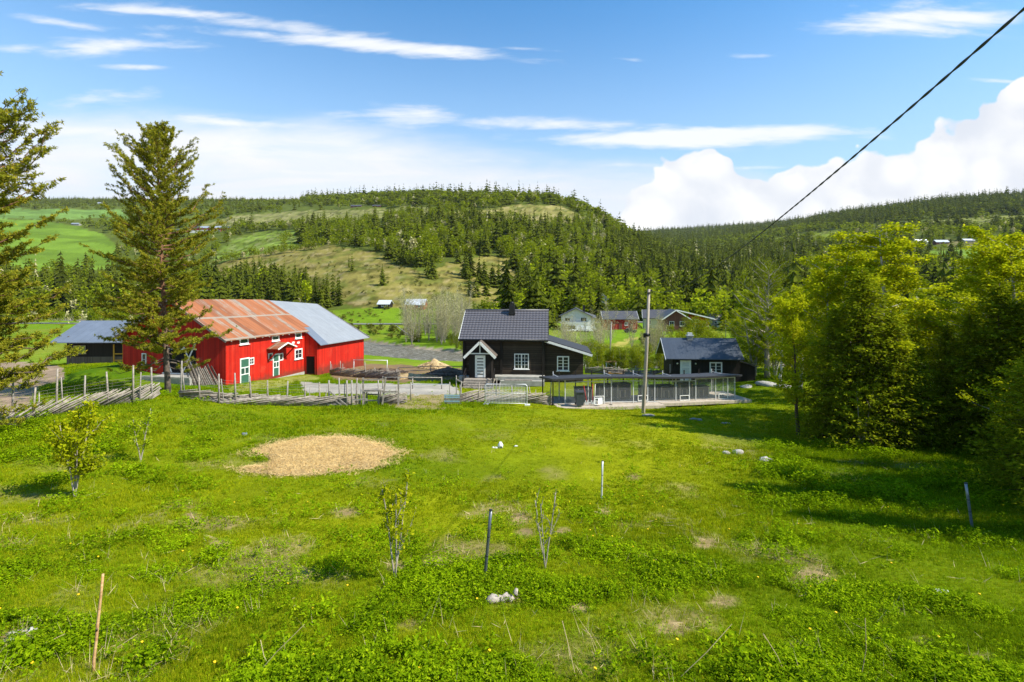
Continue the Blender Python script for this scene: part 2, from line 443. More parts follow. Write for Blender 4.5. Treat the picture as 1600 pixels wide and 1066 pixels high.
# hills: for a set of bearings, how high the slope stands over the horizon at each distance
HILL = {
    -900: [(150, 516), (190, 505), (260, 485), (500, 410), (800, 370), (1500, 312), (2400, 312), (5000, 330)],
    0: [(150, 516), (190, 504), (250, 492), (350, 455), (480, 418), (700, 372), (1000, 344), (1500, 320), (2200, 313), (5000, 330)],
    150: [(150, 516), (190, 504), (250, 490), (350, 457), (480, 421), (700, 376), (1000, 345), (1500, 320), (2200, 312), (5000, 330)],
    260: [(150, 516), (190, 504), (250, 487), (350, 455), (480, 420), (700, 372), (1000, 338), (1500, 318), (2200, 314), (5000, 332)],
    360: [(150, 516), (190, 506), (240, 487), (330, 450), (420, 412), (560, 388), (760, 362), (1000, 335), (1500, 314), (2200, 316), (5000, 334)],
    460: [(150, 516), (190, 508), (240, 486), (330, 435), (430, 392), (520, 374), (680, 356), (900, 334), (1300, 316), (1900, 318), (5000, 340)],
    560: [(150, 516), (190, 508), (230, 478), (300, 430), (400, 388), (500, 370), (640, 348), (850, 324), (1200, 308), (1800, 316), (5000, 345)],
    650: [(150, 516), (190, 507), (225, 482), (300, 428), (400, 392), (520, 366), (650, 342), (800, 322), (1100, 303), (1700, 318), (5000, 350)],
    740: [(150, 516), (190, 507), (220, 485), (300, 434), (400, 400), (520, 364), (650, 338), (760, 320), (950, 307), (1500, 325), (5000, 355)],
    830: [(150, 516), (190, 508), (225, 492), (300, 442), (400, 404), (520, 368), (650, 338), (740, 320), (840, 306), (1300, 330), (5000, 362)],
    900: [(150, 516), (190, 508), (225, 494), (300, 455), (400, 412), (520, 375), (650, 344), (760, 325), (840, 317), (1200, 345), (2500, 372), (5000, 372)],
    950: [(150, 515), (190, 510), (225, 496), (300, 462), (400, 424), (520, 390), (650, 360), (740, 345), (820, 341), (1200, 372), (3000, 374), (5000, 374)],
    1000: [(150, 515), (190, 510), (225, 497), (300, 468), (400, 438), (520, 412), (640, 390), (740, 381), (900, 385), (1600, 378), (3000, 363), (5000, 366)],
    1060: [(150, 516), (190, 512), (225, 500), (300, 476), (400, 452), (520, 430), (700, 412), (1000, 396), (1600, 378), (3000, 360), (5000, 364)],
    1130: [(150, 518), (190, 514), (225, 502), (300, 478), (400, 455), (520, 434), (700, 412), (1000, 392), (1600, 372), (3000, 355), (5000, 360)],
    1220: [(150, 520), (190, 514), (225, 500), (300, 474), (400, 450), (520, 428), (700, 402), (1000, 380), (1500, 362), (2500, 350), (5000, 356)],
    1320: [(150, 520), (190, 512), (225, 498), (300, 470), (400, 444), (520, 417), (640, 396), (900, 366), (1300, 344), (2000, 334), (5000, 345)],
    1420: [(150, 520), (190, 512), (225, 496), (300, 466), (400, 436), (480, 414), (600, 390), (800, 364), (1100, 338), (1700, 322), (5000, 335)],
    1520: [(150, 520), (190, 512), (225, 495), (300, 464), (400, 432), (480, 412), (600, 384), (800, 354), (1100, 330), (1600, 311), (5000, 325)],
    1600: [(150, 520), (190, 512), (225, 494), (300, 462), (400, 430), (480, 410), (600, 380), (800, 350), (1100, 325), (1600, 303), (5000, 318)],
    2500: [(150, 520), (190, 510), (225, 492), (300, 455), (400, 420), (480, 400), (600, 368), (800, 335), (1100, 310), (1600, 285), (5000, 300)],
}
LDK = np.linspace(math.log(140), math.log(6500), 90)
cols = sorted(HILL)
TAB = []
for c in cols:
    d, y = np.array(HILL[c], float).T
    v = np.interp(LDK, np.log(d), y)
    TAB.append(np.convolve(np.pad(v, 1, mode='edge'), [.25, .5, .25], 'valid'))
TAB = np.array(TAB)
GX = np.arange(-900, 2501, 20)
G = np.array([np.interp(GX, cols, TAB[:, j]) for j in range(len(LDK))]).T
ker = np.array([1, 2, 3, 2, 1.]); ker /= ker.sum()
G = np.apply_along_axis(lambda v: np.convolve(np.pad(v, 2, mode='edge'), ker, 'valid'), 0, G)
def h_far(x, y):
    y = np.maximum(y, 1e-3)
    px = np.clip(HX + F * x / y, -900, 2500); ld = np.clip(np.log(y), LDK[0], LDK[-1])
    a = (px + 900) / 20; i = np.clip(a.astype(int), 0, len(GX) - 2); fa = a - i
    b = (ld - LDK[0]) / (LDK[1] - LDK[0]); j = np.clip(b.astype(int), 0, len(LDK) - 2); fb = b - j
    v = G[i, j] * (1 - fa) * (1 - fb) + G[i + 1, j] * fa * (1 - fb) + G[i, j + 1] * (1 - fa) * fb + G[i + 1, j + 1] * fa * fb
    return EYE - (v - HY) / F * y
_perm = np.random.default_rng(3).random((256, 256))
def vnoise(x, y, s, seed=0):
    x = x / s + seed * 17.3; y = y / s + seed * 7.1
    i = np.floor(x).astype(int); j = np.floor(y).astype(int); fx = x - i; fy = y - j
    fx = fx * fx * (3 - 2 * fx); fy = fy * fy * (3 - 2 * fy)
    p = lambda a, b: _perm[a & 255, b & 255]
    return (p(i, j) * (1 - fx) + p(i + 1, j) * fx) * (1 - fy) + (p(i, j + 1) * (1 - fx) + p(i + 1, j + 1) * fx) * fy
def fbm(x, y, s, seed=0, o=4):
    r, a, t = 0, 1., 0
    for k in range(o):
        r = r + a * vnoise(x, y, s / 2 ** k, seed + k); t += a; a *= .5
    return r / t
RIVER = np.array([(-420, 250), (-260, 236), (-190, 222), (-110, 175), (-70, 142), (-33, 108), (-20, 96), (-6, 86), (14, 76), (45, 72), (90, 70), (160, 66), (300, 60)], float)
ROAD = np.array([(-420, 205), (-260, 186), (-140, 178), (-70, 174), (-20, 176), (30, 186), (100, 190), (200, 186), (400, 190)], float)
def d_path(x, y, P):
    best = np.full(x.shape, 1e9)
    for (ax, ay), (bx, by) in zip(P[:-1], P[1:]):
        L2 = (bx - ax) ** 2 + (by - ay) ** 2
        t = np.clip(((x - ax) * (bx - ax) + (y - ay) * (by - ay)) / L2, 0, 1)
        best = np.minimum(best, np.hypot(x - ax - t * (bx - ax), y - ay - t * (by - ay)))
    return best
def height(x, y):
    x = np.asarray(x, float); y = np.asarray(y, float)
    w = np.clip((y - 115) / 50, 0, 1); w = w * w * (3 - 2 * w)
    z = np.where(w < 1, 0., 0.)
    nm = w < 1
    z = np.zeros(x.shape)
    if nm.any():
        z[nm] += (h_near(x[nm], y[nm]) * (1 - w[nm]))
    fm = w > 0
    if fm.any():
        z[fm] += h_far(x[fm], y[fm]) * w[fm]
    # small unevenness
    z += (fbm(x, y, 2.2, 5, 3) - .5) * .16 * np.clip((y - 2) / 8, .3, 1) + (fbm(x, y, 9, 8, 2) - .5) * .3 * np.clip((y - 10) / 30, 0, 1)
    far = np.clip((y - 230) / 150, 0, 1)
    z += far * (fbm(x, y, 70, 2, 3) - .5) * 9
    dr = d_path(x, y, RIVER)
    rw = 4.6 + 2.6 * vnoise(x, y, 14, 4)
    k = np.clip((rw + 5 - dr) / 5, 0, 1); k = k * k * (3 - 2 * k)
    z = z * (1 - k) + k * np.minimum(z, -3.6 + (vnoise(x, y, 3, 9)) * .5)
    dd = d_path(x, y, ROAD)
    k = np.clip((9 - dd) / 5, 0, 1)
    z = z * (1 - k) + k * -1.75
    return z
def hz(x, y):
    return float(height(np.array([x]), np.array([y]))[0])
_ray = {}
def ground_at(px, py, dmin=4.0):
    """the first spot of ground beyond dmin that is seen on this bearing and height"""
    k = round(px)
    u = (px - HX) / F
    if k not in _ray:
        d = np.exp(np.linspace(math.log(3.5), math.log(4500), 2600))
        _ray[k] = (d, HY + F * (EYE - height(u * d, d)) / d)
    d, y = _ray[k]
    ok = np.nonzero((y <= py) & (d >= dmin))[0]
    dd = float(d[ok[0]]) if len(ok) else float(d[-1])
    return (u * dd, dd, hz(u * dd, dd))
def P3(px, py, d):
    return ((px - HX) / F * d, d, EYE - (py - HY) / F * d)
def inpoly(x, y, poly):
    r = np.zeros(x.shape, bool); n = len(poly)
    for i in range(n):
        x1, y1 = poly[i]; x2, y2 = poly[(i + 1) % n]
        if y1 == y2: continue
        r ^= ((y1 > y) != (y2 > y)) & (x < (x2 - x1) * (y - y1) / (y2 - y1) + x1)
    return r
# what covers the ground: (polygon by bearing and height, distance range, colour, plants)
LAND = [
    ([(-500, 345), (60, 343), (110, 352), (160, 365), (190, 390), (175, 423), (-500, 430)], 350, 1100, (.12, .20, .022)),
    ([(-500, 322), (190, 328), (200, 341), (-500, 343)], 700, 2500, (.13, .22, .05)),
    ([(350, 388), (362, 372), (400, 362), (458, 357), (468, 368), (462, 386), (430, 392), (360, 408), (330, 408)], 300, 1000, (.16, .23, .035)),
    ([(310, 352), (380, 335), (480, 330), (600, 326), (640, 322), (690, 326), (690, 332), (560, 345), (480, 352), (330, 358)], 600, 2000, (.22, .22, .08)),
    ([(330, 412), (385, 400), (480, 376), (540, 387), (598, 394), (640, 418), (660, 424), (700, 412), (760, 402), (796, 405), (812, 424), (826, 456), (800, 475), (700, 490), (560, 482), (480, 458), (420, 438), (335, 432)], 225, 480, (.21, .185, .05)),
    ([(690, 335), (760, 326), (830, 319), (875, 322), (912, 337), (900, 349), (840, 346), (780, 342), (690, 340)], 560, 900, (.24, .22, .07)),
    ([(1432, 391), (1500, 390), (1560, 394), (1700, 392), (1700, 420), (1540, 418), (1475, 408), (1440, 402)], 400, 800, (.13, .21, .03)),
    ([(1455, 343), (1530, 338), (1600, 335), (1800, 333), (1800, 350), (1560, 351), (1490, 354), (1440, 347)], 600, 1300, (.19, .21, .05)),
    ([(1480, 376), (1520, 378), (1560, 378), (1700, 374), (1700, 386), (1480, 385)], 450, 900, (.17, .15, .06)),
    ([(1205, 374), (1250, 366), (1330, 362), (1330, 368), (1260, 374), (1210, 380)], 500, 2500, (.17, .22, .02)),
    ([(1085, 386), (1140, 381), (1200, 378), (1200, 384), (1120, 390)], 500, 2500, (.16, .20, .02)),
    ([(1450, 312), (1600, 302), (1800, 300), (1800, 305), (1600, 307), (1460, 316)], 1000, 3000, (.26, .22, .12)),
]
NEARLAND = [
    ([(470, 597), (545, 599), (620, 600), (700, 601), (722, 609), (716, 614), (690, 619), (640, 617), (550, 616), (475, 614)], (.33, .31, .28), 0.0),
    ([(640, 616), (700, 616), (700, 626), (690, 633), (640, 633)], (.26, .21, .11), .25),
    ([(512, 574), (560, 568), (600, 570), (722, 575), (722, 592), (660, 598), (600, 597), (520, 592)], (.20, .14, .08), .12),
    ([(-400, 565), (0, 566), (60, 567), (100, 574), (100, 590), (60, 604), (42, 640), (-60, 660), (-400, 680)], (.28, .21, .15), .03),
    ([(954, 541), (962, 536), (980, 530), (992, 525), (996, 528), (980, 536), (968, 541)], (.33, .30, .07), .6),
    ([(625, 618), (660, 626), (700, 640), (640, 640), (600, 633)], (.24, .2, .1), .5),
    ([(355, 606), (480, 585), (500, 590), (400, 612), (355, 612)], (.22, .24, .06), .6),
    ([(775, 596), (850, 597), (850, 603), (775, 603)], (.2, .19, .08), .6),
]
def cover(x, y, z):
    """colour of the ground and how thick the grass stands"""
    px = HX + F * x / np.maximum(y, .5); py = HY + F * (EYE - z) / np.maximum(y, .5)
    wob = (fbm(x, y, 1.6, 21, 3) - .5)
    n1, n2 = fbm(x, y, 7, 31, 4), fbm(x, y, 2.0, 41, 4)
    lush = np.array((.06, .13, .004)); dry = np.array((.22, .25, .006)); bare = np.array((.30, .225, .11)); soil = np.array((.09, .06, .035))
    f = np.clip((n1 - .38) * 4, 0, 1)[..., None]
    # the middle of the paddock is grazed short and yellower
    mid = np.exp(-((px - 880) / 330) ** 2 - ((py - 690) / 70) ** 2)[..., None] + .8 * np.exp(-((px - 560) / 240) ** 2 - ((py - 815) / 45) ** 2)[..., None]
    f = np.clip(f * .6 + mid * .8, 0, 1)
    c = lush * (1 - f) + dry * f
    spots = 0
    for sx, sy, r in ((815, 808, 22), (822, 832, 18), (680, 880, 20), (990, 745, 12), (790, 935, 35), (1050, 985, 26), (1130, 940, 26), (1270, 905, 40), (1390, 955, 36), (620, 885, 22), (300, 805, 14),
                      (1100, 850, 18), (1250, 1010, 30), (1440, 1000, 26), (540, 800, 26), (340, 850, 20), (640, 975, 26), (25, 1000, 30), (1530, 1030, 30), (880, 830, 14), (905, 950, 18), (1010, 870, 14), (945, 800, 12)):
        spots = spots + np.exp(-((px - sx) / r) ** 2 - ((py - sy) / (r * .42)) ** 2)
    br = np.clip((n2 - .60) * 7 * np.clip((py - 640) / 150, 0, 1), 0, 1) * .7 + np.clip(spots * 2.2 * (n2 * 1.6) - .35, 0, 1)
    br = np.clip(br, 0, 1)
    near = y < 62
    br = np.where(near, br, 0)
    c = c * (1 - br[..., None]) + bare * br[..., None] * (.7 + .5 * vnoise(x, y, .4, 3)[..., None])
    dens = 1 - .75 * br
    for poly, col, dn in NEARLAND:
        w = inpoly(px + wob * 14, py + wob * 7, poly) & (y < 135)
        tone = (.75 + .5 * fbm(x, y, 1.2, 51, 3))[..., None]
        c = np.where(w[..., None], np.array(col) * tone, c); dens = np.where(w, dn, dens)
    # valley meadows
    vm = y > 62
    vc = np.array((.13, .215, .012)) * (.7 + .6 * fbm(x, y, 10, 61, 4))[..., None]
    vf = np.clip((fbm(x, y, 16, 65, 4) - .48) * 5, 0, 1)[..., None] * .6; vc = vc * (1 - vf) + np.array((.20, .21, .03)) * vf
    c = np.where((vm & ~((y < 135) & (dens < .7)))[..., None], vc, c)
    # hills
    hl = y > 225
    forest = np.array((.085, .11, .018)) * (.7 + .6 * fbm(x, y, 15, 71, 3))[..., None]
    c = np.where(hl[..., None], forest, c)
    open_ = np.zeros(x.shape, bool)
    wob2 = fbm(x, y, 26, 81, 4) - .5
    for poly, d0, d1, col in LAND:
        w = inpoly(px + wob2 * 16, py + wob2 * 9, poly) & (y > d0) & (y < d1)
        t = (.72 + .56 * fbm(x, y, 20, 91, 4))[..., None]
        cc = np.array(col) * t * (1 + .35 * np.sign(np.sin(y * .045 + x * .02 + fbm(x, y, 80, 99, 2) * 6))[..., None] * .4 * (col[1] > col[0] * 1.3))
        gg = np.clip((fbm(x, y, 9, 96, 5) - .47) * 6, 0, 1)[..., None] * (col[0] > .15); cc = cc * (1 - gg * .7) + np.array((.10, .13, .02)) * gg * .7; cc = cc * (1 - .45 * np.clip((fbm(x, y, 4, 95, 4) - .52) * 9, 0, 1)[..., None] * (col[0] > .15)) + np.array((.07, .05, .05)) * np.clip((fbm(x, y, 5, 97, 4) - .60) * 10, 0, 1)[..., None] * (col[0] > .15)
        c = np.where(w[..., None], cc, c); open_ |= w
    dr = d_path(x, y, RIVER)
    gv = (dr < 14.5 + 3 * wob) & (dr < 16)
    gv2 = gv & (z < -2.62)
    c = np.where(gv2[..., None], np.array((.26, .22, .17)) * (.5 + .8 * vnoise(x, y, 1.5, 7)[..., None]), c)
    return c, dens, open_, px, py

# ---------------------------------------------------------------- ground sheet
def ground_sheet():
    ds = np.concatenate([[-12, -6, -2, .8, 1.6, 2.4, 3.2], np.exp(np.linspace(math.log(4), math.log(6000), 430))])
    us = np.concatenate([np.linspace(-3.2, -1.3, 24)[:-1], np.linspace(-1.3, 1.3, 560), np.linspace(1.3, 3.2, 24)[1:]])
    Dm, Um = np.meshgrid(ds, us, indexing='ij')
    Xm = Um * np.maximum(Dm, 3.2)
    Zm = height(Xm, Dm)
    nr, nc = Xm.shape
    i = np.arange(nr - 1)[:, None] * nc; j = np.arange(nc - 1)[None]
    f = np.stack([i + j, i + j + 1, i + nc + j + 1, i + nc + j], -1).reshape(-1, 4)
    mb = MB(); mb.add(np.stack([Xm, Dm, Zm], -1).reshape(-1, 3), f, True)
    me = mb.mesh('ground')
    c, dens, op, _, _ = cover(Xm, Dm, Zm)
    at = me.color_attributes.new('cover', 'FLOAT_COLOR', 'POINT')
    at.data.foreach_set('color', np.concatenate([c, np.ones(c.shape[:-1] + (1,))], -1).astype(np.float32).ravel())
    m, q, b, o = new_mat('ground_cover')
    a = q.n('ShaderNodeAttribute'); a.attribute_name = 'cover'
    pos = q.n('ShaderNodeNewGeometry').outputs['Position']
    n1 = q.noise(pos, 9, 6, .7); n2 = q.noise(pos, .6, 6, .65)
    v = q.m('ADD', q.m('MULTIPLY', n1, .6), q.m('MULTIPLY', n2, .6))
    col = q.mix(1.0, a.outputs['Color'], q.mix(q.rng(v, .4, .8, 0, 1), (.62, .62, .6), (1.35, 1.3, 1.2)), 'MULTIPLY')
    q.put(b.inputs['Base Color'], col)
    b.inputs['Roughness'].default_value = .95; b.inputs['Specular IOR Level'].default_value = .02
    bumped(q, b, q.m('ADD', n1, q.m('MULTIPLY', n2, 1.5)), .5, .06)
    g_ = obj('ground', me, m)
    tag(g_, kind='structure')
    return g_
ground_sheet()
def ribbon(name, P, w, dz, mat, const=None, n=260):
    P = np.asarray(P, float); s = np.r_[0, np.cumsum(np.hypot(*np.diff(P, axis=0).T))]
    t = np.linspace(0, s[-1], n); x = np.interp(t, s, P[:, 0]); y = np.interp(t, s, P[:, 1])
    ker = np.ones(9) / 9
    x = np.convolve(np.pad(x, 4, mode='edge'), ker, 'valid'); y = np.convolve(np.pad(y, 4, mode='edge'), ker, 'valid')
    tx, ty = np.gradient(x), np.gradient(y); L = np.hypot(tx, ty)
    nx, ny = -ty / L, tx / L
    rows = []
    for k in np.linspace(-1, 1, 5):
        X, Y = x + nx * w / 2 * k, y + ny * w / 2 * k
        rows.append(np.stack([X, Y, (np.full(X.shape, const) if const is not None else height(X, Y) + dz)], -1))
    R = np.stack(rows, 0); nr, nc = R.shape[:2]
    i = np.arange(nr - 1)[:, None] * nc; j = np.arange(nc - 1)[None]
    f = np.stack([i + j, i + nc + j, i + nc + j + 1, i + j + 1], -1).reshape(-1, 4)
    mb = MB(); mb.add(R.reshape(-1, 3), f, True)
    return obj(name, mb, mat)
m, q, b, o = new_mat('river_water')
pos = q.n('ShaderNodeNewGeometry').outputs['Position']
nz = q.noise(q.vm('MULTIPLY', pos, (1, 1.6, 1)), 1.6, 7, .7)
q.put(b.inputs['Base Color'], q.mix(q.rng(nz, .50, .68, 0, 1), (.10, .085, .05), (.55, .52, .46)))  # dark reflections and pale riffles are both mixed into the base colour
b.inputs['Roughness'].default_value = .35; b.inputs['Specular IOR Level'].default_value = .35
bumped(q, b, nz, 1.0, .5)
tag(ribbon('river', RIVER, 30, 0, m, const=-2.95), kind='structure')
asph = m_plain('asphalt', (.20, .19, .18), (.13, .125, .12), 2.0, .9)
tag(ribbon('road', ROAD, 6.5, .10, asph), kind='structure')
M_rail = m_plain('galvanised', (.62, .63, .63), (.45, .46, .47), 3, .45, metal=.4)
# ---------------------------------------------------------------- foliage building
def quads(mb, c, size, aspect=.55, up=.3, rng=RNG, axis=None, tri=False):
    """many small leaf faces at the points c; up = how strongly the faces look upward"""
    n = len(c)
    if n == 0: return
    nrm = rng.normal(size=(n, 3)); nrm[:, 2] = np.abs(nrm[:, 2]) + up
    nrm /= np.linalg.norm(nrm, axis=1)[:, None]
    a = rng.normal(size=(n, 3)) if axis is None else axis + rng.normal(size=(n, 3)) * .35
    a -= nrm * (a * nrm).sum(1)[:, None]; a /= np.linalg.norm(a, axis=1)[:, None] + 1e-9
    b_ = np.cross(nrm, a)
    s = (np.asarray(size) * (.65 + .7 * rng.random(n)))[:, None] * .5
    w = s * aspect
    if tri:
        v = np.stack([c - a * s + b_ * w, c - a * s - b_ * w, c + a * s * 1.2], 1); k = 3
    else:
        v = np.stack([c - a * s, c - b_ * w + a * s * .1, c + a * s, c + b_ * w + a * s * .1], 1); k = 4
    mb.add(v.reshape(-1, 3), np.arange(n * k).reshape(n, k))

BARK_BIRCH = None
m, q, b, o = new_mat('birch_bark')
co = coords(q); x, y, z = q.sep(co)
nz = q.noise(q.xyz(q.m('MULTIPLY', x, 3), q.m('MULTIPLY', y, 3), q.m('MULTIPLY', z, 14)), 1.0, 4, .6)
q.put(b.inputs['Base Color'], q.mix(q.rng(nz, .52, .6, 0, 1), (.50, .47, .42), (.07, .055, .045)))
b.inputs['Roughness'].default_value = .8
M_birchbark = m
M_bark = m_plain('bark_brown', (.14, .095, .065), (.05, .037, .03), 5, .95, (3, 3, .6), bump=.6)
M_twig = m_plain('bark_grey', (.42, .37, .30), (.22, .19, .15), 4, .95)
m, q, b, o = new_mat('pine_bark')
co = coords(q); x, y, z = q.sep(co)
nz = q.noise(q.xyz(q.m('MULTIPLY', x, 4), q.m('MULTIPLY', y, 4), q.m('MULTIPLY', z, 2)), 2.0, 6, .65)
low = q.mix(q.rng(nz, .35, .65, 0, 1), (.045, .036, .03), (.16, .12, .09))
hi = q.mix(q.rng(nz, .35, .65, 0, 1), (.10, .048, .026), (.24, .115, .055))
q.put(b.inputs['Base Color'], q.mix(q.rng(z, 2.5, 6.0, 0, 1), low, hi))
b.inputs['Roughness'].default_value = .9
bumped(q, b, nz, .8, .04)
M_pinebark = m
M_pine = m_leaf('pine_needles', (.14, .165, .014), (.32, .31, .022), (.56, .42, .04), .8, .35, 5.0, 0)
M_spruce = m_leaf('spruce_needles', (.018, .030, .004), (.080, .095, .008), None, .07, .15, .35, .5)
M_spruce_n = m_leaf('spruce_needles_new', (.075, .11, .006), (.26, .31, .010), (.56, .52, .02), .9, .35, 5.0, .15)
M_birch = m_leaf('birch_leaves', (.17, .26, .008), (.38, .45, .014), (.55, .56, .03), .5, .5, 4.0, .3)
M_birch_y = m_leaf('birch_leaves_yellow', (.22, .28, .005), (.45, .48, .010), (.70, .60, .03), .6, .5, 4.0, .1)
M_birch_far = m_leaf('birch_leaves_far', (.14, .19, .007), (.33, .38, .012), None, .07, .4, .35, .4)
M_bare = m_leaf('bare_twigs', (.27, .25, .12), (.44, .41, .20), None, .5, .2, 4, .3)

M_brush = m_leaf('brush_leaves', (.09, .09, .02), (.20, .22, .03), None, .1, .2, .6, 0)
def spine(h, lean=(0, 0), wob=.04, n=10, rng=RNG, z0=-.3):
    z = np.linspace(z0, h, n); t = np.clip(z / h, 0, 1)
    w = np.cumsum(rng.normal(size=(n, 2)) * wob * h / n, 0)
    return np.c_[lean[0] * h * t + w[:, 0] - w[0, 0], lean[1] * h * t + w[:, 1] - w[0, 1], z]
def on(sp, z):
    return np.array([np.interp(z, sp[:, 2], sp[:, 0]), np.interp(z, sp[:, 2], sp[:, 1]), z])

def mesh_spruce(h, R, seed, per=8, whorl=.34, spray=12, droop=.35, sz=.26, base=.05, newtip=True):
    rng = np.random.default_rng(seed)
    tr, cr = MB(), MB()
    sp = spine(h, (0, 0), .015, 8, rng)
    tr.tube(sp, np.linspace(.022 * h + .03, .012, 8), 7)
    C, AX = [], []
    z = base * h
    while z < h * .985:
        t = z / h
        L = R * (1 - t) ** .8 * (.85 + .3 * rng.random()) + .08
        n = max(4, int(per * (.6 + .6 * (1 - t))))
        a0 = rng.random() * 6.28
        for k in range(n):
            a = a0 + k * 6.283 / n + rng.normal() * .25
            l = L * (.6 + .55 * rng.random())
            o = on(sp, z + rng.normal() * whorl * .25)
            m_ = max(3, int(spray * l / R) + 2)
            s = (np.arange(m_) + rng.random(m_)) / m_
            dr = droop * (1 - t * .6)
            r = l * s
            dz_ = -dr * l * s + .28 * l * s ** 2.6 + (.25 * l * s if t > .8 else 0)
            side = rng.normal(size=m_) * .22 * l * (1 - s * .6)
            c = np.c_[o[0] + r * math.cos(a) - side * math.sin(a), o[1] + r * math.sin(a) + side * math.cos(a), o[2] + dz_ - np.abs(side) * .35]
            C.append(c); AX.append(np.c_[np.full(m_, math.cos(a)) - np.sign(side) * math.sin(a) * .8, np.full(m_, math.sin(a)) + np.sign(side) * math.cos(a) * .8, np.full(m_, -.35)])
            if l > .5:
                e = np.array([o[0] + l * .8 * math.cos(a), o[1] + l * .8 * math.sin(a), o[2] - dr * l * .7])
                tr.tube([o, e], [.012 + .01 * l, .004], 3, False)
        z += whorl * (1 - .45 * t) * (.8 + .4 * rng.random())
    C = np.concatenate(C); AX = np.concatenate(AX)
    quads(cr, C, sz, .45, .9, rng, AX); quads(cr, C + rng.normal(size=C.shape) * .12, sz, .4, .6, rng, AX); quads(cr, C + rng.normal(size=C.shape) * .16, sz * .9, .4, .3, rng, AX)
    quads(cr, C + rng.normal(size=C.shape) * .07, sz * .9, .35, .0, rng, AX)
    quads(cr, C + rng.normal(size=C.shape) * .10 - [0, 0, .08], sz * .8, .4, .3, rng, AX)
    return tr.mesh('trunk'), cr.mesh('crown')

def mesh_leafy(h, R, seed, nb=34, leaves=9000, leaf=.10, clear=.18, upw=.75, stems=1, thick=.016, droop=.0, spread=.105, lean=(0, 0), shape=1.0, fat=1.0):
    """birch, willow and the like: stems, ascending limbs, twigs, and leaves gathered on the twigs"""
    rng = np.random.default_rng(seed)
    tr, cr = MB(), MB(); T = []
    for st in range(stems):
        a = st * 6.28 / max(stems, 1) + rng.random()
        ln = (lean[0] + (.16 * math.cos(a) if stems > 1 else 0), lean[1] + (.16 * math.sin(a) if stems > 1 else 0))
        hh = h * (1 if st == 0 else .7 + .25 * rng.random())
        sp = spine(hh, ln, .05, 10, rng)
        tr.tube(sp, np.linspace(thick * hh + .01, .008, 10) ** 1.0, 6)
        T.append(on(sp, hh * .97)[None] + rng.normal(size=(3, 3)) * .12)
        for k in range(nb // stems):
            t = clear + (1 - clear) * ((k + rng.random()) / (nb // stems))
            o = on(sp, hh * t)
            az = k * 2.4 + rng.normal() * .5
            u = (t - clear) / (1 - clear)
            env = (math.sin(min(1, u * shape + .28) * PI * .86) ** .7) * (1 - u * .35)
            L = R * env * (.55 + .6 * rng.random()) / (1 if stems == 1 else 1.4)
            el_ = upw * (.7 + .5 * rng.random())
            n = 6; s = np.linspace(0, 1, n)
            bd = np.c_[o[0] + np.cos(az) * L * s, o[1] + np.sin(az) * L * s, o[2] + L * el_ * s - droop * L * s ** 2.2 * 1.6]
            bd[1:] += rng.normal(size=(n - 1, 3)) * .04 * L
            tr.tube(bd, np.linspace((.006 + .011 * L) * fat, .003 * fat, n), 4, False)
            for m_ in range(5):
                q0 = bd[min(n - 1, 1 + m_)]
                a2 = az + rng.normal() * 1.0
                l2 = L * (.22 + .25 * rng.random())
                e = q0 + np.array([math.cos(a2) * l2, math.sin(a2) * l2, l2 * (el_ * .8 - droop * 1.6) + rng.normal() * .05])
                tr.tube([q0, e], [.005 * fat, .002 * fat], 3, False)
                T.append(q0 + (e - q0) * np.linspace(.2, 1.1, 4)[:, None])
    T = np.concatenate(T)
    w = rng.random(len(T)) ** 1.5 + .15
    idx = rng.choice(len(T), leaves, p=w / w.sum())
    c = T[idx] + rng.normal(size=(leaves, 3)) * spread * [1, 1, .8]
    if droop: c[:, 2] -= np.abs(rng.normal(size=leaves)) * droop * .35
    quads(cr, c, leaf, .7, .25, rng)
    return tr.mesh('trunk'), cr.mesh('crown')

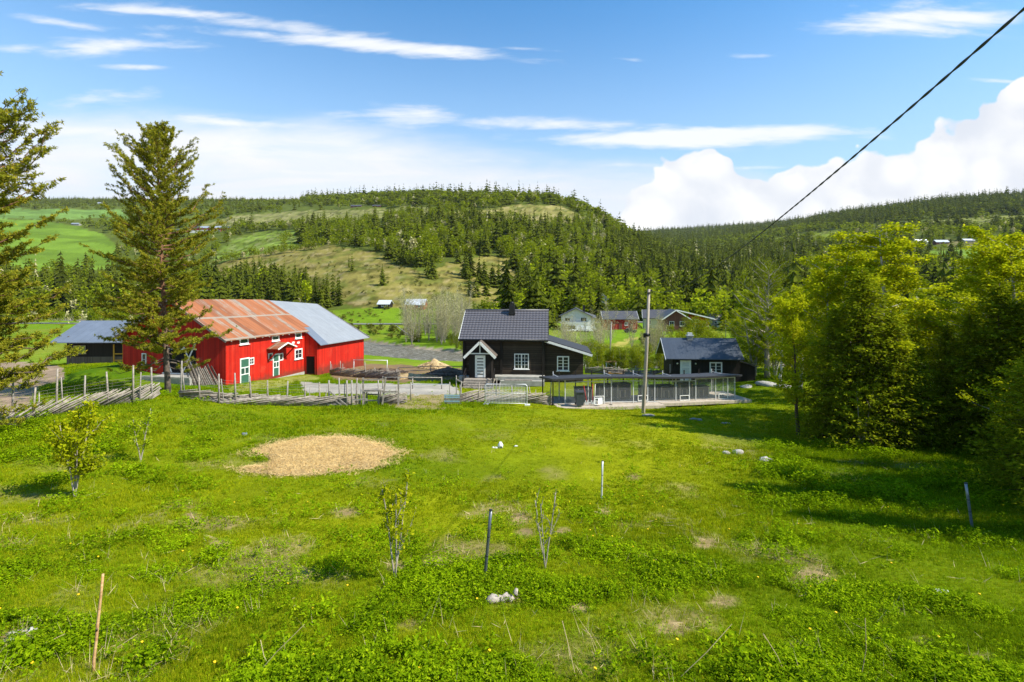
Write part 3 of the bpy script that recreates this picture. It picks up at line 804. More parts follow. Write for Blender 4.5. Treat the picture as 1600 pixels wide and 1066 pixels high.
def mesh_pine(h, R, seed, clear=.30, lean=(0, 0), nb=95, top_sparse=True, prof=None):
    rng = np.random.default_rng(seed)
    tr, cr = MB(), MB()
    sp = spine(h, lean, .012, 14, rng)
    rad = np.interp(sp[:, 2] / h, [-.05, 0, .04, .5, 1], [.26, .23, .19, .105, .012])
    tr.tube(sp, rad, 9)
    C, D = [], []
    for k in range(nb):
        t = clear + (1 - clear) * ((k + rng.random() * .9) / nb) ** .93
        o = on(sp, h * t)
        az = k * 2.39996 + rng.normal() * .45
        pr = float(np.interp(t, [.1, .25, .33, .45, .55, .66, .8, .9, 1.0], prof or [.75, .95, 1.0, .92, .98, .80, .60, .36, .08]))
        if rng.random() < .16: continue
        L = R * pr * (.35 + .8 * rng.random() ** .8)
        dead = t < clear + .05
        n = 8; s = np.linspace(0, 1, n)
        up0 = .12 + 1.9 * max(0, t - .55) if not dead else -.25
        curve_ = .30 + .25 * rng.random()
        bd = np.c_[o[0] + np.cos(az) * L * s, o[1] + np.sin(az) * L * s, o[2] + L * (up0 * s + (curve_ * s ** 2 if t > .5 else -.22 * s + .28 * s ** 2.4))]
        bd[1:] += rng.normal(size=(n - 1, 3)) * .035 * L
        tr.tube(bd, np.linspace(.010 + .017 * L, .006, n), 5, False)
        nt = int(6 + L * 5.0)
        for m_ in range(nt):
            f = .15 + .85 * (m_ + rng.random()) / nt
            q0 = np.array([np.interp(f, s, bd[:, i]) for i in range(3)])
            a2 = az + rng.choice((-1, 1)) * (.35 + .7 * rng.random())
            l2 = (.24 + .42 * rng.random()) * min(1, .4 + L * .35)
            e = q0 + np.array([math.cos(a2) * l2, math.sin(a2) * l2, l2 * (.15 + .5 * rng.random() + (.5 if t > .7 else 0))])
            tr.tube([q0, e], [.009, .004], 3, False)
            if dead and rng.random() < .5: continue
            for v in (.25, .45, .65, .85, 1.05):
                if rng.random() < .80:
                    C.append(q0 + (e - q0) * v + rng.normal(size=3) * .05); D.append((e - q0) / l2 + [0, 0, .35])
    C, D = np.array(C), np.array(D)
    top = on(sp, h); C = np.concatenate([C, top + [[0, 0, -.1], [.05, 0, -.35], [-.1, .05, -.6], [0, 0, .08]]]); D = np.concatenate([D, [[0, 0, 1.]] * 4])
    D /= np.linalg.norm(D, axis=1)[:, None]
    # each tuft is a bottle brush of thin needles
    K = 15
    c = np.repeat(C, K, 0); d = np.repeat(D, K, 0)
    r = rng.normal(size=c.shape); r /= np.linalg.norm(r, axis=1)[:, None]
    ax = d * .55 + r; ax /= np.linalg.norm(ax, axis=1)[:, None]
    base = c + d * (rng.random(len(c))[:, None] - .4) * .17
    quads(cr, base + ax * .06, .165, .24, 0, rng, ax * 3)
    return tr.mesh('trunk'), cr.mesh('crown')

def mesh_spruce_far(seed, rows=11, per=8, wid=.20):
    """a spruce one metre tall for the hillsides: an uneven stack of drooping branch fans"""
    rng = np.random.default_rng(seed); v, f = [], []
    for r in range(rows):
        t = (r + .3 * rng.random()) / rows
        z = .04 + .93 * t; R = wid * (1 - t) ** .8 + .010
        for k in range(per if t < .7 else per - 3):
            a = k * 6.283 / per + rng.random() * .8 + r; l = R * (.6 + .65 * rng.random()); w = .40 + .2 * rng.random()
            zt = z - l * (.35 + .25 * rng.random()); zc = z + .055
            i = len(v)
            v += [(0, 0, zc), (l * math.cos(a - w) * .62, l * math.sin(a - w) * .62, zt + .012), (l * math.cos(a), l * math.sin(a), zt), (l * math.cos(a + w) * .62, l * math.sin(a + w) * .62, zt + .012)]
            f.append((i, i + 1, i + 2, i + 3))
    i = len(v); v += [(0.012, 0, .92), (-.006, .01, .92), (-.006, -.01, .92), (0, 0, 1.0)]; f += [(i, i + 1, i + 3, i + 3 - 1)]
    v = np.array(v); v[:, 0] += rng.normal() * .01 * v[:, 2]
    return v, np.array(f)
def mesh_leafy_far(seed, n=190, wide=.30, low=.12):
    rng = np.random.default_rng(seed)
    lob = rng.normal(size=(9, 3)) * [.10, .10, .17] + [0, 0, .56]
    c = lob[rng.integers(0, 9, n)] + rng.normal(size=(n, 3)) * [wide * .26, wide * .26, .11]
    c[:, 2] = np.clip(c[:, 2], low, .97)
    s = np.clip(1.3 - np.abs(c[:, 2] - .5) * 1.6, .3, 1); c[:, :2] *= s[:, None]
    mb = MB(); quads(mb, c, 1.2 / math.sqrt(n), .8, .2, rng)
    return np.concatenate(mb.V), mb.L[0][0]

FAR_S = [mesh_spruce_far(s, 9 + s % 4, 7 + s % 3, (.15, .19, .23, .26, .17, .21, .13, .24)[s - 40]) for s in range(40, 48)]
FAR_S_LOW = [mesh_spruce_far(s, 7, 6, (.17, .22, .26, .20, .14)[s - 50]) for s in range(50, 55)]
FAR_B = [mesh_leafy_far(s) for s in range(60, 66)]
FAR_B_LOW = [mesh_leafy_far(s, 60) for s in range(70, 73)]
def merged(name, protos, P, S, rz, wide, mat, label, cat):
    mb = MB(); P = np.asarray(P); idx = RNG.integers(0, len(protos), len(P))
    for i, (v, f) in enumerate(protos):
        k = idx == i
        if not k.any(): continue
        p, s, r, w = P[k], S[k], rz[k], wide[k]
        c, sn = np.cos(r)[:, None], np.sin(r)[:, None]
        x = (v[:, 0] * c - v[:, 1] * sn) * (s * w)[:, None] + p[:, 0:1]
        y = (v[:, 0] * sn + v[:, 1] * c) * (s * w)[:, None] + p[:, 1:2]
        z = v[:, 2] * s[:, None] + p[:, 2:3]
        V = np.stack([x, y, z], -1).reshape(-1, 3)
        F_ = (f[None] + np.arange(k.sum())[:, None, None] * len(v)).reshape(-1, f.shape[1])
        mb.add(V, F_)
    o = obj(name, mb, mat)
    return tag(o, label, cat, None, 'stuff')

# ---------------------------------------------------------------- woods on the hills and along the river
def woods():
    rng = np.random.default_rng(5)
    N = 120000
    u = rng.uniform(-1.12, 1.12, N); d = np.exp(rng.uniform(math.log(150), math.log(4200), N))
    # thin out with the square of distance so that the trees stand about evenly on the ground
    keep = rng.random(N) < np.clip((d / 900) ** 1.2, .02, 1) * .50
    u, d = u[keep], d[keep]
    x = u * d; z = height(x, d)
    _, _, open_, px, py = cover(x, d, z)
    n1 = fbm(x, d, 90, 101, 4); n2 = fbm(x, d, 28, 111, 3)
    dr, dd = d_path(x, d, RIVER), d_path(x, d, ROAD)
    ok = ~open_ & (dr > 13) & (dd > 8)
    # meadow between the road and the river stays open, and the far bank east of the river too
    meadow = (d < 228) & (px < 720) & (px > -200) & ~((py > 484) & (py < 500) & (px < 330))
    ok &= ~meadow
    ok &= ~((px > 560) & (px < 720) & (d < 235))
    ok &= ~((px > 690) & (px < 785) & (d < 340) & (py > 430))
    ok &= ~((px > 860) & (px < 1130) & (d < 200))
    # far houses keep their yards
    for hx, hy, hd, r in YARDS:
        ok &= np.hypot(x - hx, d - hy) > r
        # nothing tall straight in front of a far house
        ok &= ~((np.abs(x / d - hx / hy) < r * .75 / hy) & (d < hy) & (d > hy - r * 2.4))
    # broadleaf share by place
    pb = np.clip((n1 - .43) * 9 + (n2 - .47) * 7 + .14, .04, .93)
    pb = np.where((px > 830) & (py > 432) & (d < 420), .72, pb)
    pb = np.where((px < 350) & (d < 340), .45, pb)
    pb = np.where((px > 345) & (px < 560) & (d < 330), .10, pb)
    pb = np.where((px > 340) & (px < 620) & (py < 398) & (py > 360), .78, pb)
    pb = np.where((px > 600) & (px < 960) & (py > 340) & (py < 400), .30 + .6 * (n2 > .50), pb)
    pb = np.where((px > 960) & (px < 1260) & (py > 375) & (py < 440), .10, pb)
    pb = np.where((px > 1180) & (py > 352) & (py < 376) , .6, pb)
    pb = np.where((px > 1380) & (py > 345) & (py < 400), .65, pb)
    pb = np.where((px > 640) & (px < 960) & (py > 350) & (py < 385) & (n2 > .47), .8, pb); pb = np.where((px > 1040) & (px < 1420) & (py > 356) & (py < 388) & (n2 > .42), .85, pb); pb = np.where((px > 980) & (py <= 356), .08, pb); pb = np.where(d > 1500, .10, pb)
    # how thick the wood is
    den = np.clip(.55 + (n1 - .4) * 1.5, .25, 1)
    den = np.where((px > 440) & (px < 700) & (py > 322) & (py < 350) & (d > 560), .22 * den, den)
    den = np.where((px < 350) & (d > 400) & (d < 1200), .28 * den, den)
    den = np.where((px > 330) & (px < 350) , den * .6, den)
    den = np.where((px > 600) & (px < 1260) & (d < 900), 1.0, den)
    den = np.where((px > 1270) & (d > 480) & (d < 1000), .55 * den + .2, den)
    den = np.where(d > 1200, 1.0, den)
    den = np.where((d < 300) & (px < 560), .8, den)
    ok &= rng.random(len(x)) < den
    x, d, z, px, py, pb = x[ok], d[ok], z[ok], px[ok], py[ok], pb[ok]
    br = rng.random(len(x)) < pb
    h = np.where(br, rng.uniform(8, 14.5, len(x)), rng.uniform(13, 25, len(x)) * (.55 + .7 * rng.random(len(x))))
    h = np.where((px > 350) & (px < 545) & (d < 330) & ~br, rng.uniform(12, 20, len(x)), h)
    h = np.where(d > 800, h * (1.15 + .25 * np.clip((d - 800) / 1500, 0, 1)), h)
    h = np.where((px < 470) & (d > 950), h * .6, h)
    h = np.where((px>480)&(px < 700) & (d>225) & (d < 300), h*.8, h)
    # single spruces out on the open slope
    solo = [(405, 421, 12), (410, 470, 17), (545, 348 + 70, 9), (628, 386 + 28, 15), (636, 412, 17), (648, 410, 16), (655, 418, 15), (668, 430, 17), (676, 435, 16), (726, 430, 14), (735, 432, 19), (729, 436, 16),
            (734, 462, 12), (749, 446, 17), (757, 445, 15), (770, 448, 14), (779, 450, 16), (792, 452, 15), (803, 420, 18), (812, 455, 17), (823, 452, 18), (590, 392, 13), (603, 400, 10), (550, 424, 12), (511, 455, 12), (598, 446, 12),
            (608, 404, 16), (617, 408, 17), (625, 412, 16), (632, 414, 18), (642, 416, 15), (716, 412, 12), (706, 402, 11), (782, 402, 13), (520, 470, 16), (528, 474, 15), (760, 462, 13), (744, 464, 12)]
    sx = []
    for a, b_, hh in solo:
        gx, gy, gz = ground_at(a, b_, 225)
        sx.append((gx, gy, gz, hh))
    sx = np.array(sx)
    # hedges and rows of broadleaf trees: (from px,py to px,py, number, height)
    rows = []
    for (x0, y0, x1, y1, n_t, hh) in ((345, 410, 470, 392, 26, 9), (470, 392, 560, 380, 16, 9), (70, 347, 118, 349, 14, 7), (215, 505, 20, 505, 26, 5), (440, 386, 456, 372, 5, 10), (160, 352, 190, 356, 8, 10),
                                   (1350, 345, 1600, 336, 26, 9), (860, 500, 935, 499, 12, 6), (1000, 500, 1060, 502, 6, 7), (1110, 508, 1250, 512, 16, 8), (1110, 500, 1300, 506, 26, 10), (862, 496, 872, 500, 3, 7), (926, 498, 940, 502, 5, 7), (995, 498, 1003, 502, 3, 9), (700, 494, 860, 498, 22, 7), (955, 480, 1000, 488, 12, 8), (862, 478, 912, 484, 10, 8), (1000, 484, 1200, 492, 34, 10),
                                   (1380, 385, 1437, 387, 12, 9), (1440, 391, 1475, 391, 6, 5), (1488, 391, 1512, 391, 5, 9), (1560, 376, 1600, 374, 6, 9), (1240, 378, 1340, 372, 14, 8), (1520, 348, 1600, 346, 9, 11),
                                   (860, 462, 915, 470, 13, 9), (958, 468, 1060, 474, 16, 10), (1060, 470, 1200, 480, 22, 10)):
        for i in range(n_t):
            f_ = (i + rng.random() * .8) / n_t
            gx, gy, gz = ground_at(x0 + (x1 - x0) * f_, y0 + (y1 - y0) * f_ + rng.normal() * 1.2, 150)
            rows.append((gx, gy, gz, hh * rng.uniform(.7, 1.25)))
    rows = np.array(rows)
    x = np.r_[x, sx[:, 0], rows[:, 0]]; d = np.r_[d, sx[:, 1], rows[:, 1]]; z = np.r_[z, sx[:, 2], rows[:, 2]]; h = np.r_[h, sx[:, 3], rows[:, 3]]
    br = np.r_[br, np.zeros(len(sx), bool), np.ones(len(rows), bool)]
    px = HX + F * x / d
    P = np.c_[x, d, z - .25]
    rz = rng.uniform(0, 6.28, len(x)); wide = rng.uniform(.85, 1.5, len(x))
    # is its top in sight over the ground in front of it?
    topy = HY + F * (EYE - z - h) / d; basey = HY + F * (EYE - z) / d
    vis = np.ones(len(x), bool)
    kk = np.round(px / 8).astype(int) * 8
    for k in np.unique(kk):
        s_ = np.nonzero(kk == k)[0]
        u_ = (k - HX) / F; dk = np.exp(np.linspace(math.log(60), math.log(4500), 160)); yk = np.minimum.accumulate(HY + F * (EYE - height(u_ * dk, dk)) / dk)
        lim = np.interp(np.log(d[s_] * .985), np.log(dk), yk)
        vis[s_] = topy[s_] < lim
        near_hide = basey[s_] > lim + 2
    infr = (px > 5) & (px < 1595) & (topy > 0)
    # behind the near trees of the right edge or the house
    cov = ((px > 1290)&(topy>430)) | (px < 60)
    out = {}
    for kind, sel in (('s', ~br), ('b', br)):
        size = np.where(sel & vis & infr & ~cov, h / d, 0)
        top = np.argsort(-size)[:295 if kind == 's' else 240]
        top = top[size[top] > 0]
        rest = sel & vis; rest[top] = False
        out[kind] = (top, np.nonzero(rest)[0])
    for kind, protos, low, mat in (('s', FAR_S, FAR_S_LOW, M_spruce), ('b', FAR_B, FAR_B_LOW, M_birch_far)):
        top, rest = out[kind]
        ms = []
        for v, f in protos:
            mb = MB(); mb.add(v, f)
            mb.mi = 1
            mb.tube([(0, 0, -.02), (0, 0, .5 if kind == 's' else .62)], [.012, .005], 4, False)
            me = mb.mesh('hill_tree'); me.materials.append(mat); me.materials.append(M_twig if kind == 'b' else M_bark); ms.append(me)
        for i in top:
            nm = 'spruce_tree' if kind == 's' else 'broadleaf_tree'
            o = bpy.data.objects.new(nm, ms[rng.integers(len(ms))]); COL.objects.link(o)
            o.location = P[i]; o.rotation_euler = (0, 0, rz[i]); o.scale = (h[i] * wide[i], h[i] * wide[i], h[i])
            X, Dd = px[i], d[i]
            MARK = ((60, 'behind the left edge pine'), (150, 'between the two pines'), (200, 'above the dark shed'), (300, 'behind the tall pine'), (345, 'above the near end of the barn roof'), (400, 'above the rusty roof'),
                    (450, 'above the middle of the barn roof'), (505, 'above the grey roof half'), (560, 'past the far end of the barn ridge'), (600, 'above the black cabin'), (632, 'between the black and red cabins'), (665, 'above the red cabin'),
                    (720, 'above the river alders'), (760, 'above the left half of the tiled roof'), (800, 'above the chimney of the log house'), (860, 'above the right half of the tiled roof'), (925, 'behind the white villa'), (955, 'around the pale yellow house'),
                    (1000, 'above the red outbuilding'), (1040, 'around the top of the power pole'), (1105, 'above the brown house'), (1160, 'above the cabin roof'), (1240, 'behind the big bare birch'), (1300, 'left of the grove'), (1700, 'above the right-hand grove'))
            place = next(p_ for q_, p_ in MARK if X < q_)
            band = 'low on the valley floor' if Dd < 260 else ('on the lower slope' if Dd < 420 else 'on the middle slope' if Dd < 650 else 'high on the slope')
            if kind == 's':
                tag(o, ('tall ' if h[i] > 16 else 'short ' if h[i] < 11 else '') + 'spruce ' + band + ' ' + place, 'spruce', 'spruces ' + place)
            else:
                tag(o, ('tall ' if h[i] > 10.5 else 'small ' if h[i] < 8 else '') + 'leafy tree ' + band + ' ' + place, 'tree', 'leafy trees ' + place)
        r = rest
        bare = (rng.random(len(r)) < (.14 if kind == 'b' else .05)) & (d[r] < 900)
        rb = r[bare]; r = r[~bare]
        merged('bare_trees', FAR_B_LOW if kind == 'b' else low, P[rb], h[rb] * .95, rz[rb], wide[rb] * .7, M_bare, 'bare grey trees scattered among the ' + ('leafy woods' if kind == 'b' else 'spruces') + ' of the hillsides', 'trees')
        nearr = r[d[r] < 700]; farr = r[d[r] >= 700]
        nm, lb, ct = (('spruce_forest', 'dark spruce forest covering the hillsides across the valley', 'forest') if kind == 's' else ('leafy_woods', 'lighter green leafy woods scattered over the hillsides', 'woods'))
        merged(nm, protos, P[nearr], h[nearr], rz[nearr], wide[nearr], mat, lb + ', nearer part', ct)
        merged(nm, low, P[farr], h[farr], rz[farr], wide[farr] * 1.25, mat, lb + ', far part up to the skyline', ct)
    # low brush and boulders over the open slope and the meadows
    M_ = 5200
    bu = rng.uniform(-.62, 1.0, M_); bd = np.exp(rng.uniform(math.log(66), math.log(900), M_)); bx = bu * bd; bz = height(bx, bd)
    _, _, bo, bpx, bpy_ = cover(bx, bd, bz)
    kk_ = (d_path(bx, bd, RIVER) > 12) & (d_path(bx, bd, ROAD) > 7) & ((fbm(bx, bd, 18, 131, 3) > .52) | (d_path(bx, bd, RIVER) < 22)) & ~((bd < 150) & (bpx > 950) & (bpx < 1000)) & ~((bd < 112) & (bpx < 735))
    kk_ &= ~(bo & (bpx < 200)) & ~((bpx < 340) & (bd < 185))
    bx, bd, bz = bx[kk_], bd[kk_], bz[kk_]
    merged('low_brush', FAR_B_LOW, np.c_[bx, bd, bz - .3], rng.uniform(.7, 2.4, len(bx)), rng.uniform(0, 6, len(bx)), rng.uniform(1.4, 2.6, len(bx)), M_brush, 'low brush and scrub scattered over the open slopes and meadows', 'brush')
    print('woods', len(x), 'vis', vis.sum())
# ---------------------------------------------------------------- materials of the buildings
M_red = m_boards('red_boards', (.58, .022, .008), (.33, .009, .004), .17, 'xy', .09, .7, (.16, .006, .004), (.56, .06, .03), dirt=(.13, .035, .02))
M_redfar = m_boards('red_boards_far', (.36, .02, .015), (.27, .018, .014), .3, 'xy', .06)
M_white = m_plain('white_paint', (.80, .80, .77), (.68, .67, .62), 6, .55)
M_whitewall = m_boards('white_boards', (.70, .69, .64), (.60, .59, .54), .25, 'z', .05)
M_cream = m_boards('cream_boards', (.62, .57, .40), (.52, .48, .33), .25, 'z', .05)
M_greyw = m_boards('grey_boards', (.30, .29, .26), (.22, .21, .19), .25, 'z', .05)
M_brownw = m_boards('brown_boards', (.17, .07, .045), (.11, .05, .035), .25, 'xy', .08)
M_green = m_plain('green_paint', (.045, .13, .085), (.035, .10, .065), 8, .5)
M_log = m_boards('dark_logs', (.060, .044, .030), (.026, .019, .014), .20, 'z', .14, .7, (.005, .004, .003), (.085, .065, .045))
M_darkb = m_boards('dark_boards', (.022, .018, .015), (.012, .010, .009), .15, 'xy', .12, .65, (.003, .003, .003))
M_weath = m_boards('weathered_boards', (.16, .13, .105), (.09, .07, .055), .14, 'xy', .10, .85)
M_conc = m_plain('concrete', (.40, .385, .34), (.26, .25, .22), 2.2, .9, bump=.3)
M_stone = m_plain('stone', (.33, .31, .28), (.16, .15, .13), 3, .9, bump=.5)
M_grey = m_plain('grey_wood', (.36, .33, .29), (.20, .175, .15), 5, .9, (1, 1, 1), bump=.2)
M_rail_w = m_plain('silvered_rails', (.38, .335, .28), (.16, .135, .11), 3.5, .9, (2, 2, 2))
M_deck = m_boards('deck_boards', (.50, .43, .33), (.36, .31, .24), .14, 'xy', .06, .8)
M_rust = m_sheets('rusty_sheets', (.30, .265, .21), (.22, .066, .014), .40, .62, .75, .0, seams=((2.62, .16), (-.35, .12)))
M_zinc = m_sheets('zinc_sheets', (.33, .345, .36), (.38, .33, .24), 1.18, .80, .5, .2)
M_blue = m_sheets('blue_sheets', (.17, .20, .25), (.13, .12, .11), 2.2, .9, .5, .1)
M_navy = m_sheets('dark_blue_sheets', (.060, .075, .100), (.1, .1, .1), 2.6, .28, .38, .2)
M_tile = m_plain('grey_roof_tiles', (.115, .108, .115), (.085, .08, .088), 6, .42, spec=.5)
M_felt = m_plain('roof_felt', (.040, .040, .044), (.028, .028, .03), 5, .6)
M_black = m_plain('black_metal', (.012, .012, .013), (.02, .02, .02), 5, .4)
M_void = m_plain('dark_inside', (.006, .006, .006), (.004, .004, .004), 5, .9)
M_alu = m_plain('pale_metal', (.66, .67, .67), (.55, .56, .57), 6, .4, metal=.2)
m, q, b, o = new_mat('window_glass')
b.inputs['Base Color'].default_value = (.02, .025, .03, 1); b.inputs['Roughness'].default_value = .06; b.inputs['Specular IOR Level'].default_value = .8
M_glass = m
m, q, b, o = new_mat('green_glass')
b.inputs['Base Color'].default_value = (.03, .075, .055, 1); b.inputs['Roughness'].default_value = .15; b.inputs['Specular IOR Level'].default_value = .6
M_gglass = m

def T(x=0, y=0, z=0, rz=0):
    return Matrix.Translation((x, y, z)) @ Matrix.Rotation(rz, 4, 'Z')
class Wall:
    """a frame on a wall: origin at o, s along the wall, outward n; all boxes given as (s0,s1, out0,out1, z0,z1)"""
    def __init__(w, o, s, n):
        w.o, w.s, w.n = Vector(o), Vector(s), Vector(n)
    def p(w, s, out, z):
        return tuple(w.o + w.s * s + w.n * out + Vector((0, 0, z)))
    def box(w, mb, s0, s1, o0, o1, z0, z1):
        v = [w.p(s, o, z) for z in (z0, z1) for (s, o) in ((s0, o1), (s1, o1), (s1, o0), (s0, o0))]
        return mb.add(v, [(3, 2, 1, 0), (4, 5, 6, 7), (0, 1, 5, 4), (1, 2, 6, 5), (2, 3, 7, 6), (3, 0, 4, 7)])
    def bar(w, mb, a, b_, t, out0, out1):
        """slanting flat bar between (s,z) points"""
        (sa, za), (sb, zb) = a, b_
        L = math.hypot(sb - sa, zb - za); nx, nz = -(zb - za) / L * t / 2, (sb - sa) / L * t / 2
        P = [(sa - nx, za - nz), (sb - nx, zb - nz), (sb + nx, zb + nz), (sa + nx, za + nz)]
        v = [w.p(s, out1, z) for s, z in P] + [w.p(s, out0, z) for s, z in P]
        return mb.add(v, [(0, 1, 2, 3), (7, 6, 5, 4), (4, 5, 1, 0), (5, 6, 2, 1), (6, 7, 3, 2), (7, 4, 0, 3)])
def window(root, w, s0, s1, z0, z1, cols=2, rows=3, frame=None, glass=None, mull=None, fw=.09, sill=True, casing=.05):
    fr, gl, sl = MB(), MB(), MB()
    w.box(fr, s0, s0 + fw, .0, casing, z0, z1); w.box(fr, s1 - fw, s1, .0, casing, z0, z1)
    w.box(fr, s0 + fw, s1 - fw, .0, casing, z1 - fw, z1); w.box(fr, s0 + fw, s1 - fw, .0, casing, z0, z0 + fw)
    iw, ih = s1 - s0 - 2 * fw, z1 - z0 - 2 * fw
    for c in range(1, cols):
        x = s0 + fw + iw * c / cols; t = .05 if mull and c in mull else .02
        w.box(fr, x - t, x + t, .005, casing * .8, z0 + fw, z1 - fw)
    for r in range(1, rows):
        zz = z0 + fw + ih * r / rows
        w.box(fr, s0 + fw, s1 - fw, .005, casing * .6, zz - .015, zz + .015)
    w.box(gl, s0 + fw, s1 - fw, .004, .014, z0 + fw, z1 - fw)
    o = obj('window', fr, frame or M_white, root)
    obj('pane', gl, glass or M_glass, o)
    if sill:
        w.box(sl, s0 - .08, s1 + .08, 0, casing + .08, z0 - .05, z0 - .003)
        obj('sill', sl, frame or M_white, o)
    return o

YARDS = []
# ---------------------------------------------------------------- the red barn
def red_barn():
    rz = math.atan2(.978, .209)
    R = thing('red_barn', 'big red barn with white windows, half its roof rusty and half grey metal', 'barn', (-24.6, 44, .25), rz)
    L1, L2, Wd, E, RG = 11.2, 21.2, 10.8, 4.12, 7.41
    E2, RG2 = 2.66, 6.85
    s1 = (RG - E) / 5.4
    # walls of the front half
    w = MB()
    w.prism([(0, 0, -2), (0, Wd, -2), (0, Wd, E), (0, 5.4, RG - .06), (0, 0, E)], (.12, 0, 0))
    w.box(.12, L1, 0, .12, -2, E); w.box(.12, L1, Wd - .12, Wd, -2, E)
    obj('wall', w, M_red, R)
    w = MB()
    w.prism([(L1, -1.5, -2), (L1, 0, -2), (L1, 0, E - .02), (L1, -1.5, E2 + .0)], (.12, 0, 0))
    w.box(L1 + .12, L2, -1.5, -1.38, -2, E2); w.box(L1 + .12, L2, Wd - .12, Wd, -2, E2 + .8)
    w.prism([(L2, -1.5, -2), (L2, Wd, -2), (L2, Wd, E2 + .6), (L2, 5.4, RG2 - .22), (L2, -1.5, E2 - .1)], (.12, 0, 0))
    # gable infill where the two halves meet
    obj('wall', w, M_red, R)
    # roofs: slabs following two slopes
    def slab(x0, x1, y0, z0, y1, z1, r0=0, r1=0, t=.07):
        mb = MB()
        v = [(x0, y0, z0), (x1, y0, z0 - r0), (x1, y1, z1 - r1), (x0, y1, z1)]
        top = np.array(v); bot = top - [0, 0, t]
        mb.add(np.r_[top, bot], [(0, 1, 2, 3), (7, 6, 5, 4), (4, 5, 1, 0), (5, 6, 2, 1), (6, 7, 3, 2), (7, 4, 0, 3)])
        return mb
    xs = 12.0
    ov = .45
    rf = slab(-.6, 11.35, -ov, E - ov * s1 + .1, 5.4, RG + .03, 0, .12)
    v = slab(11.35, xs + .6, .3, E + .3 * s1 + .1, 5.4, RG - .09, .1, .1)
    rf.V += v.V; rf.L += [(f + rf.n, a, b_) for f, a, b_ in v.L]; rf.n += v.n
    rr = obj('roof', rf, M_rust, R)
    tag(rr, 'rusty orange sheet roof over the near half')
    rb = slab(-.6, xs + .6, 5.4, RG + .03, Wd + .5, E - .2, .2, 0); obj('roof', rb, M_rust, R)
    # grey half, reaches lower because the wall stands further out
    s2 = (RG2 - E2) / 6.9
    g1 = slab(xs + .6, L2 + .7, -1.95, E2 - .45 * s2 + .1, 5.4, RG - .19, .05, .55)
    g2 = slab(L1 - .05, xs + .6, -1.95, E2 - .45 * s2 + .1, .3, E + .3 * s1 + .02, 0, .02)
    rz_ = obj('roof', g1, M_zinc, R); tag(rz_, 'grey zinc sheet roof over the far half')
    rp = obj('roof', g2, M_blue, R); tag(rp, 'bluish patch of roof sheet at the eave')
    obj('roof', slab(xs + .6, L2 + .7, 5.4, RG - .19, Wd + .5, E2 + .5, .55, .3), M_zinc, R)
    # barge boards and rafter feet
    tr = MB()
    tr.bar((-.55, -.5, E - ov * s1 - .02), (-.55, 5.4, RG - .04), .05, .2, (0, -s1, 1)); tr.bar((-.55, 5.4, RG - .04), (-.55, Wd + .5, E - .32), .05, .2, (0, s1, 1))
    obj('barge_board', tr, M_grey, R)
    tr = MB(); tr.bar((L2 + .66, -2.0, E2 - .2), (L2 + .66, 5.4, RG - .82), .05, .18, (0, -s2, 1)); obj('barge_board', tr, M_grey, R)
    for i in range(12):
        rk = MB(); x = .2 + i * .98
        rk.bar((x, -.42, E - .3), (x, .02, E - .04), .07, .1)
        obj('rafter_foot', rk, M_white, R)
    F_ = Wall((0, 0, 0), (1, 0, 0), (0, -1, 0))
    # windows and doors on the long wall (distance along it)
    def along(px):
        u = (px - HX) / F; return (-24.6 - u * 44) / (u * .978 - .209)
    up = [(374, 388, 538.2, 528), (424.5, 436, 533, 524), (461, 471, 529, 520)]
    for a, b_, yb, yt in up:
        sa, sb = along(a), along(b_); d = 44 + .978 * (sa + sb) / 2
        window(R, F_, sa, sb, EYE - (yb - HY) / F * d - .25, EYE - (yt - HY) / F * d - .25, 1, 1, fw=.13, glass=M_gglass)
    sa, sb = along(460), along(472); d = 44 + .978 * (sa + sb) / 2
    window(R, F_, sa, sb, EYE - (561 - HY) / F * d - .25, EYE - (545 - HY) / F * d - .25, 2, 2, fw=.13)
    for a, b_ in ((419, 425.5), (435.5, 442)):
        sa, sb = along(a), along(b_); d = 44 + .978 * (sa + sb) / 2
        window(R, F_, sa, sb, EYE - (563.5 - HY) / F * d - .25, EYE - (552 - HY) / F * d - .25, 1, 1, fw=.1, sill=False)
    sa, sb = along(389), along(396.5); d = 44 + .978 * (sa + sb) / 2
    window(R, F_, sa, sb, EYE - (570 - HY) / F * d - .25, EYE - (559 - HY) / F * d - .25, 2, 2, fw=.08, sill=False)
    for a, b_, yb, yt, glazed in ((374.5, 389, 600, 559.5, True), (425.8, 435.6, 587, 553, True)):
        sa, sb = along(a), along(b_); d = 44 + .978 * (sa + sb) / 2
        z0, z1 = EYE - (yb - HY) / F * d - .25, EYE - (yt - HY) / F * d - .25
        dm = MB(); F_.box(dm, sa + .1, sb - .1, .004, .05, z0, z1 - .1)
        do = obj('door', dm, M_green, R)
        fm = MB()
        F_.box(fm, sa, sa + .1, 0, .07, z0, z1); F_.box(fm, sb - .1, sb, 0, .07, z0, z1); F_.box(fm, sa + .1, sb - .1, 0, .07, z1 - .1, z1)
        hz_ = z1 - z0
        for k in (.62, .36): F_.box(fm, sa + .1, sb - .1, .052, .075, z0 + hz_ * k, z0 + hz_ * k + .08)
        F_.box(fm, (sa + sb) / 2 - .04, (sa + sb) / 2 + .04, .052, .072, z0 + hz_ * .36, z0 + hz_ * .62)
        obj('frame', fm, M_white, do)
        gm = MB(); F_.box(gm, sa + .16, (sa + sb) / 2 - .05, .052, .06, z0 + hz_ * .39, z0 + hz_ * .6); F_.box(gm, (sa + sb) / 2 + .05, sb - .16, .052, .06, z0 + hz_ * .39, z0 + hz_ * .6)
        obj('pane', gm, M_gglass, do)
    # canopy over the second door
    sc_ = along(432); d = 44 + .978 * sc_; zt = EYE - (534.5 - HY) / F * d - .25
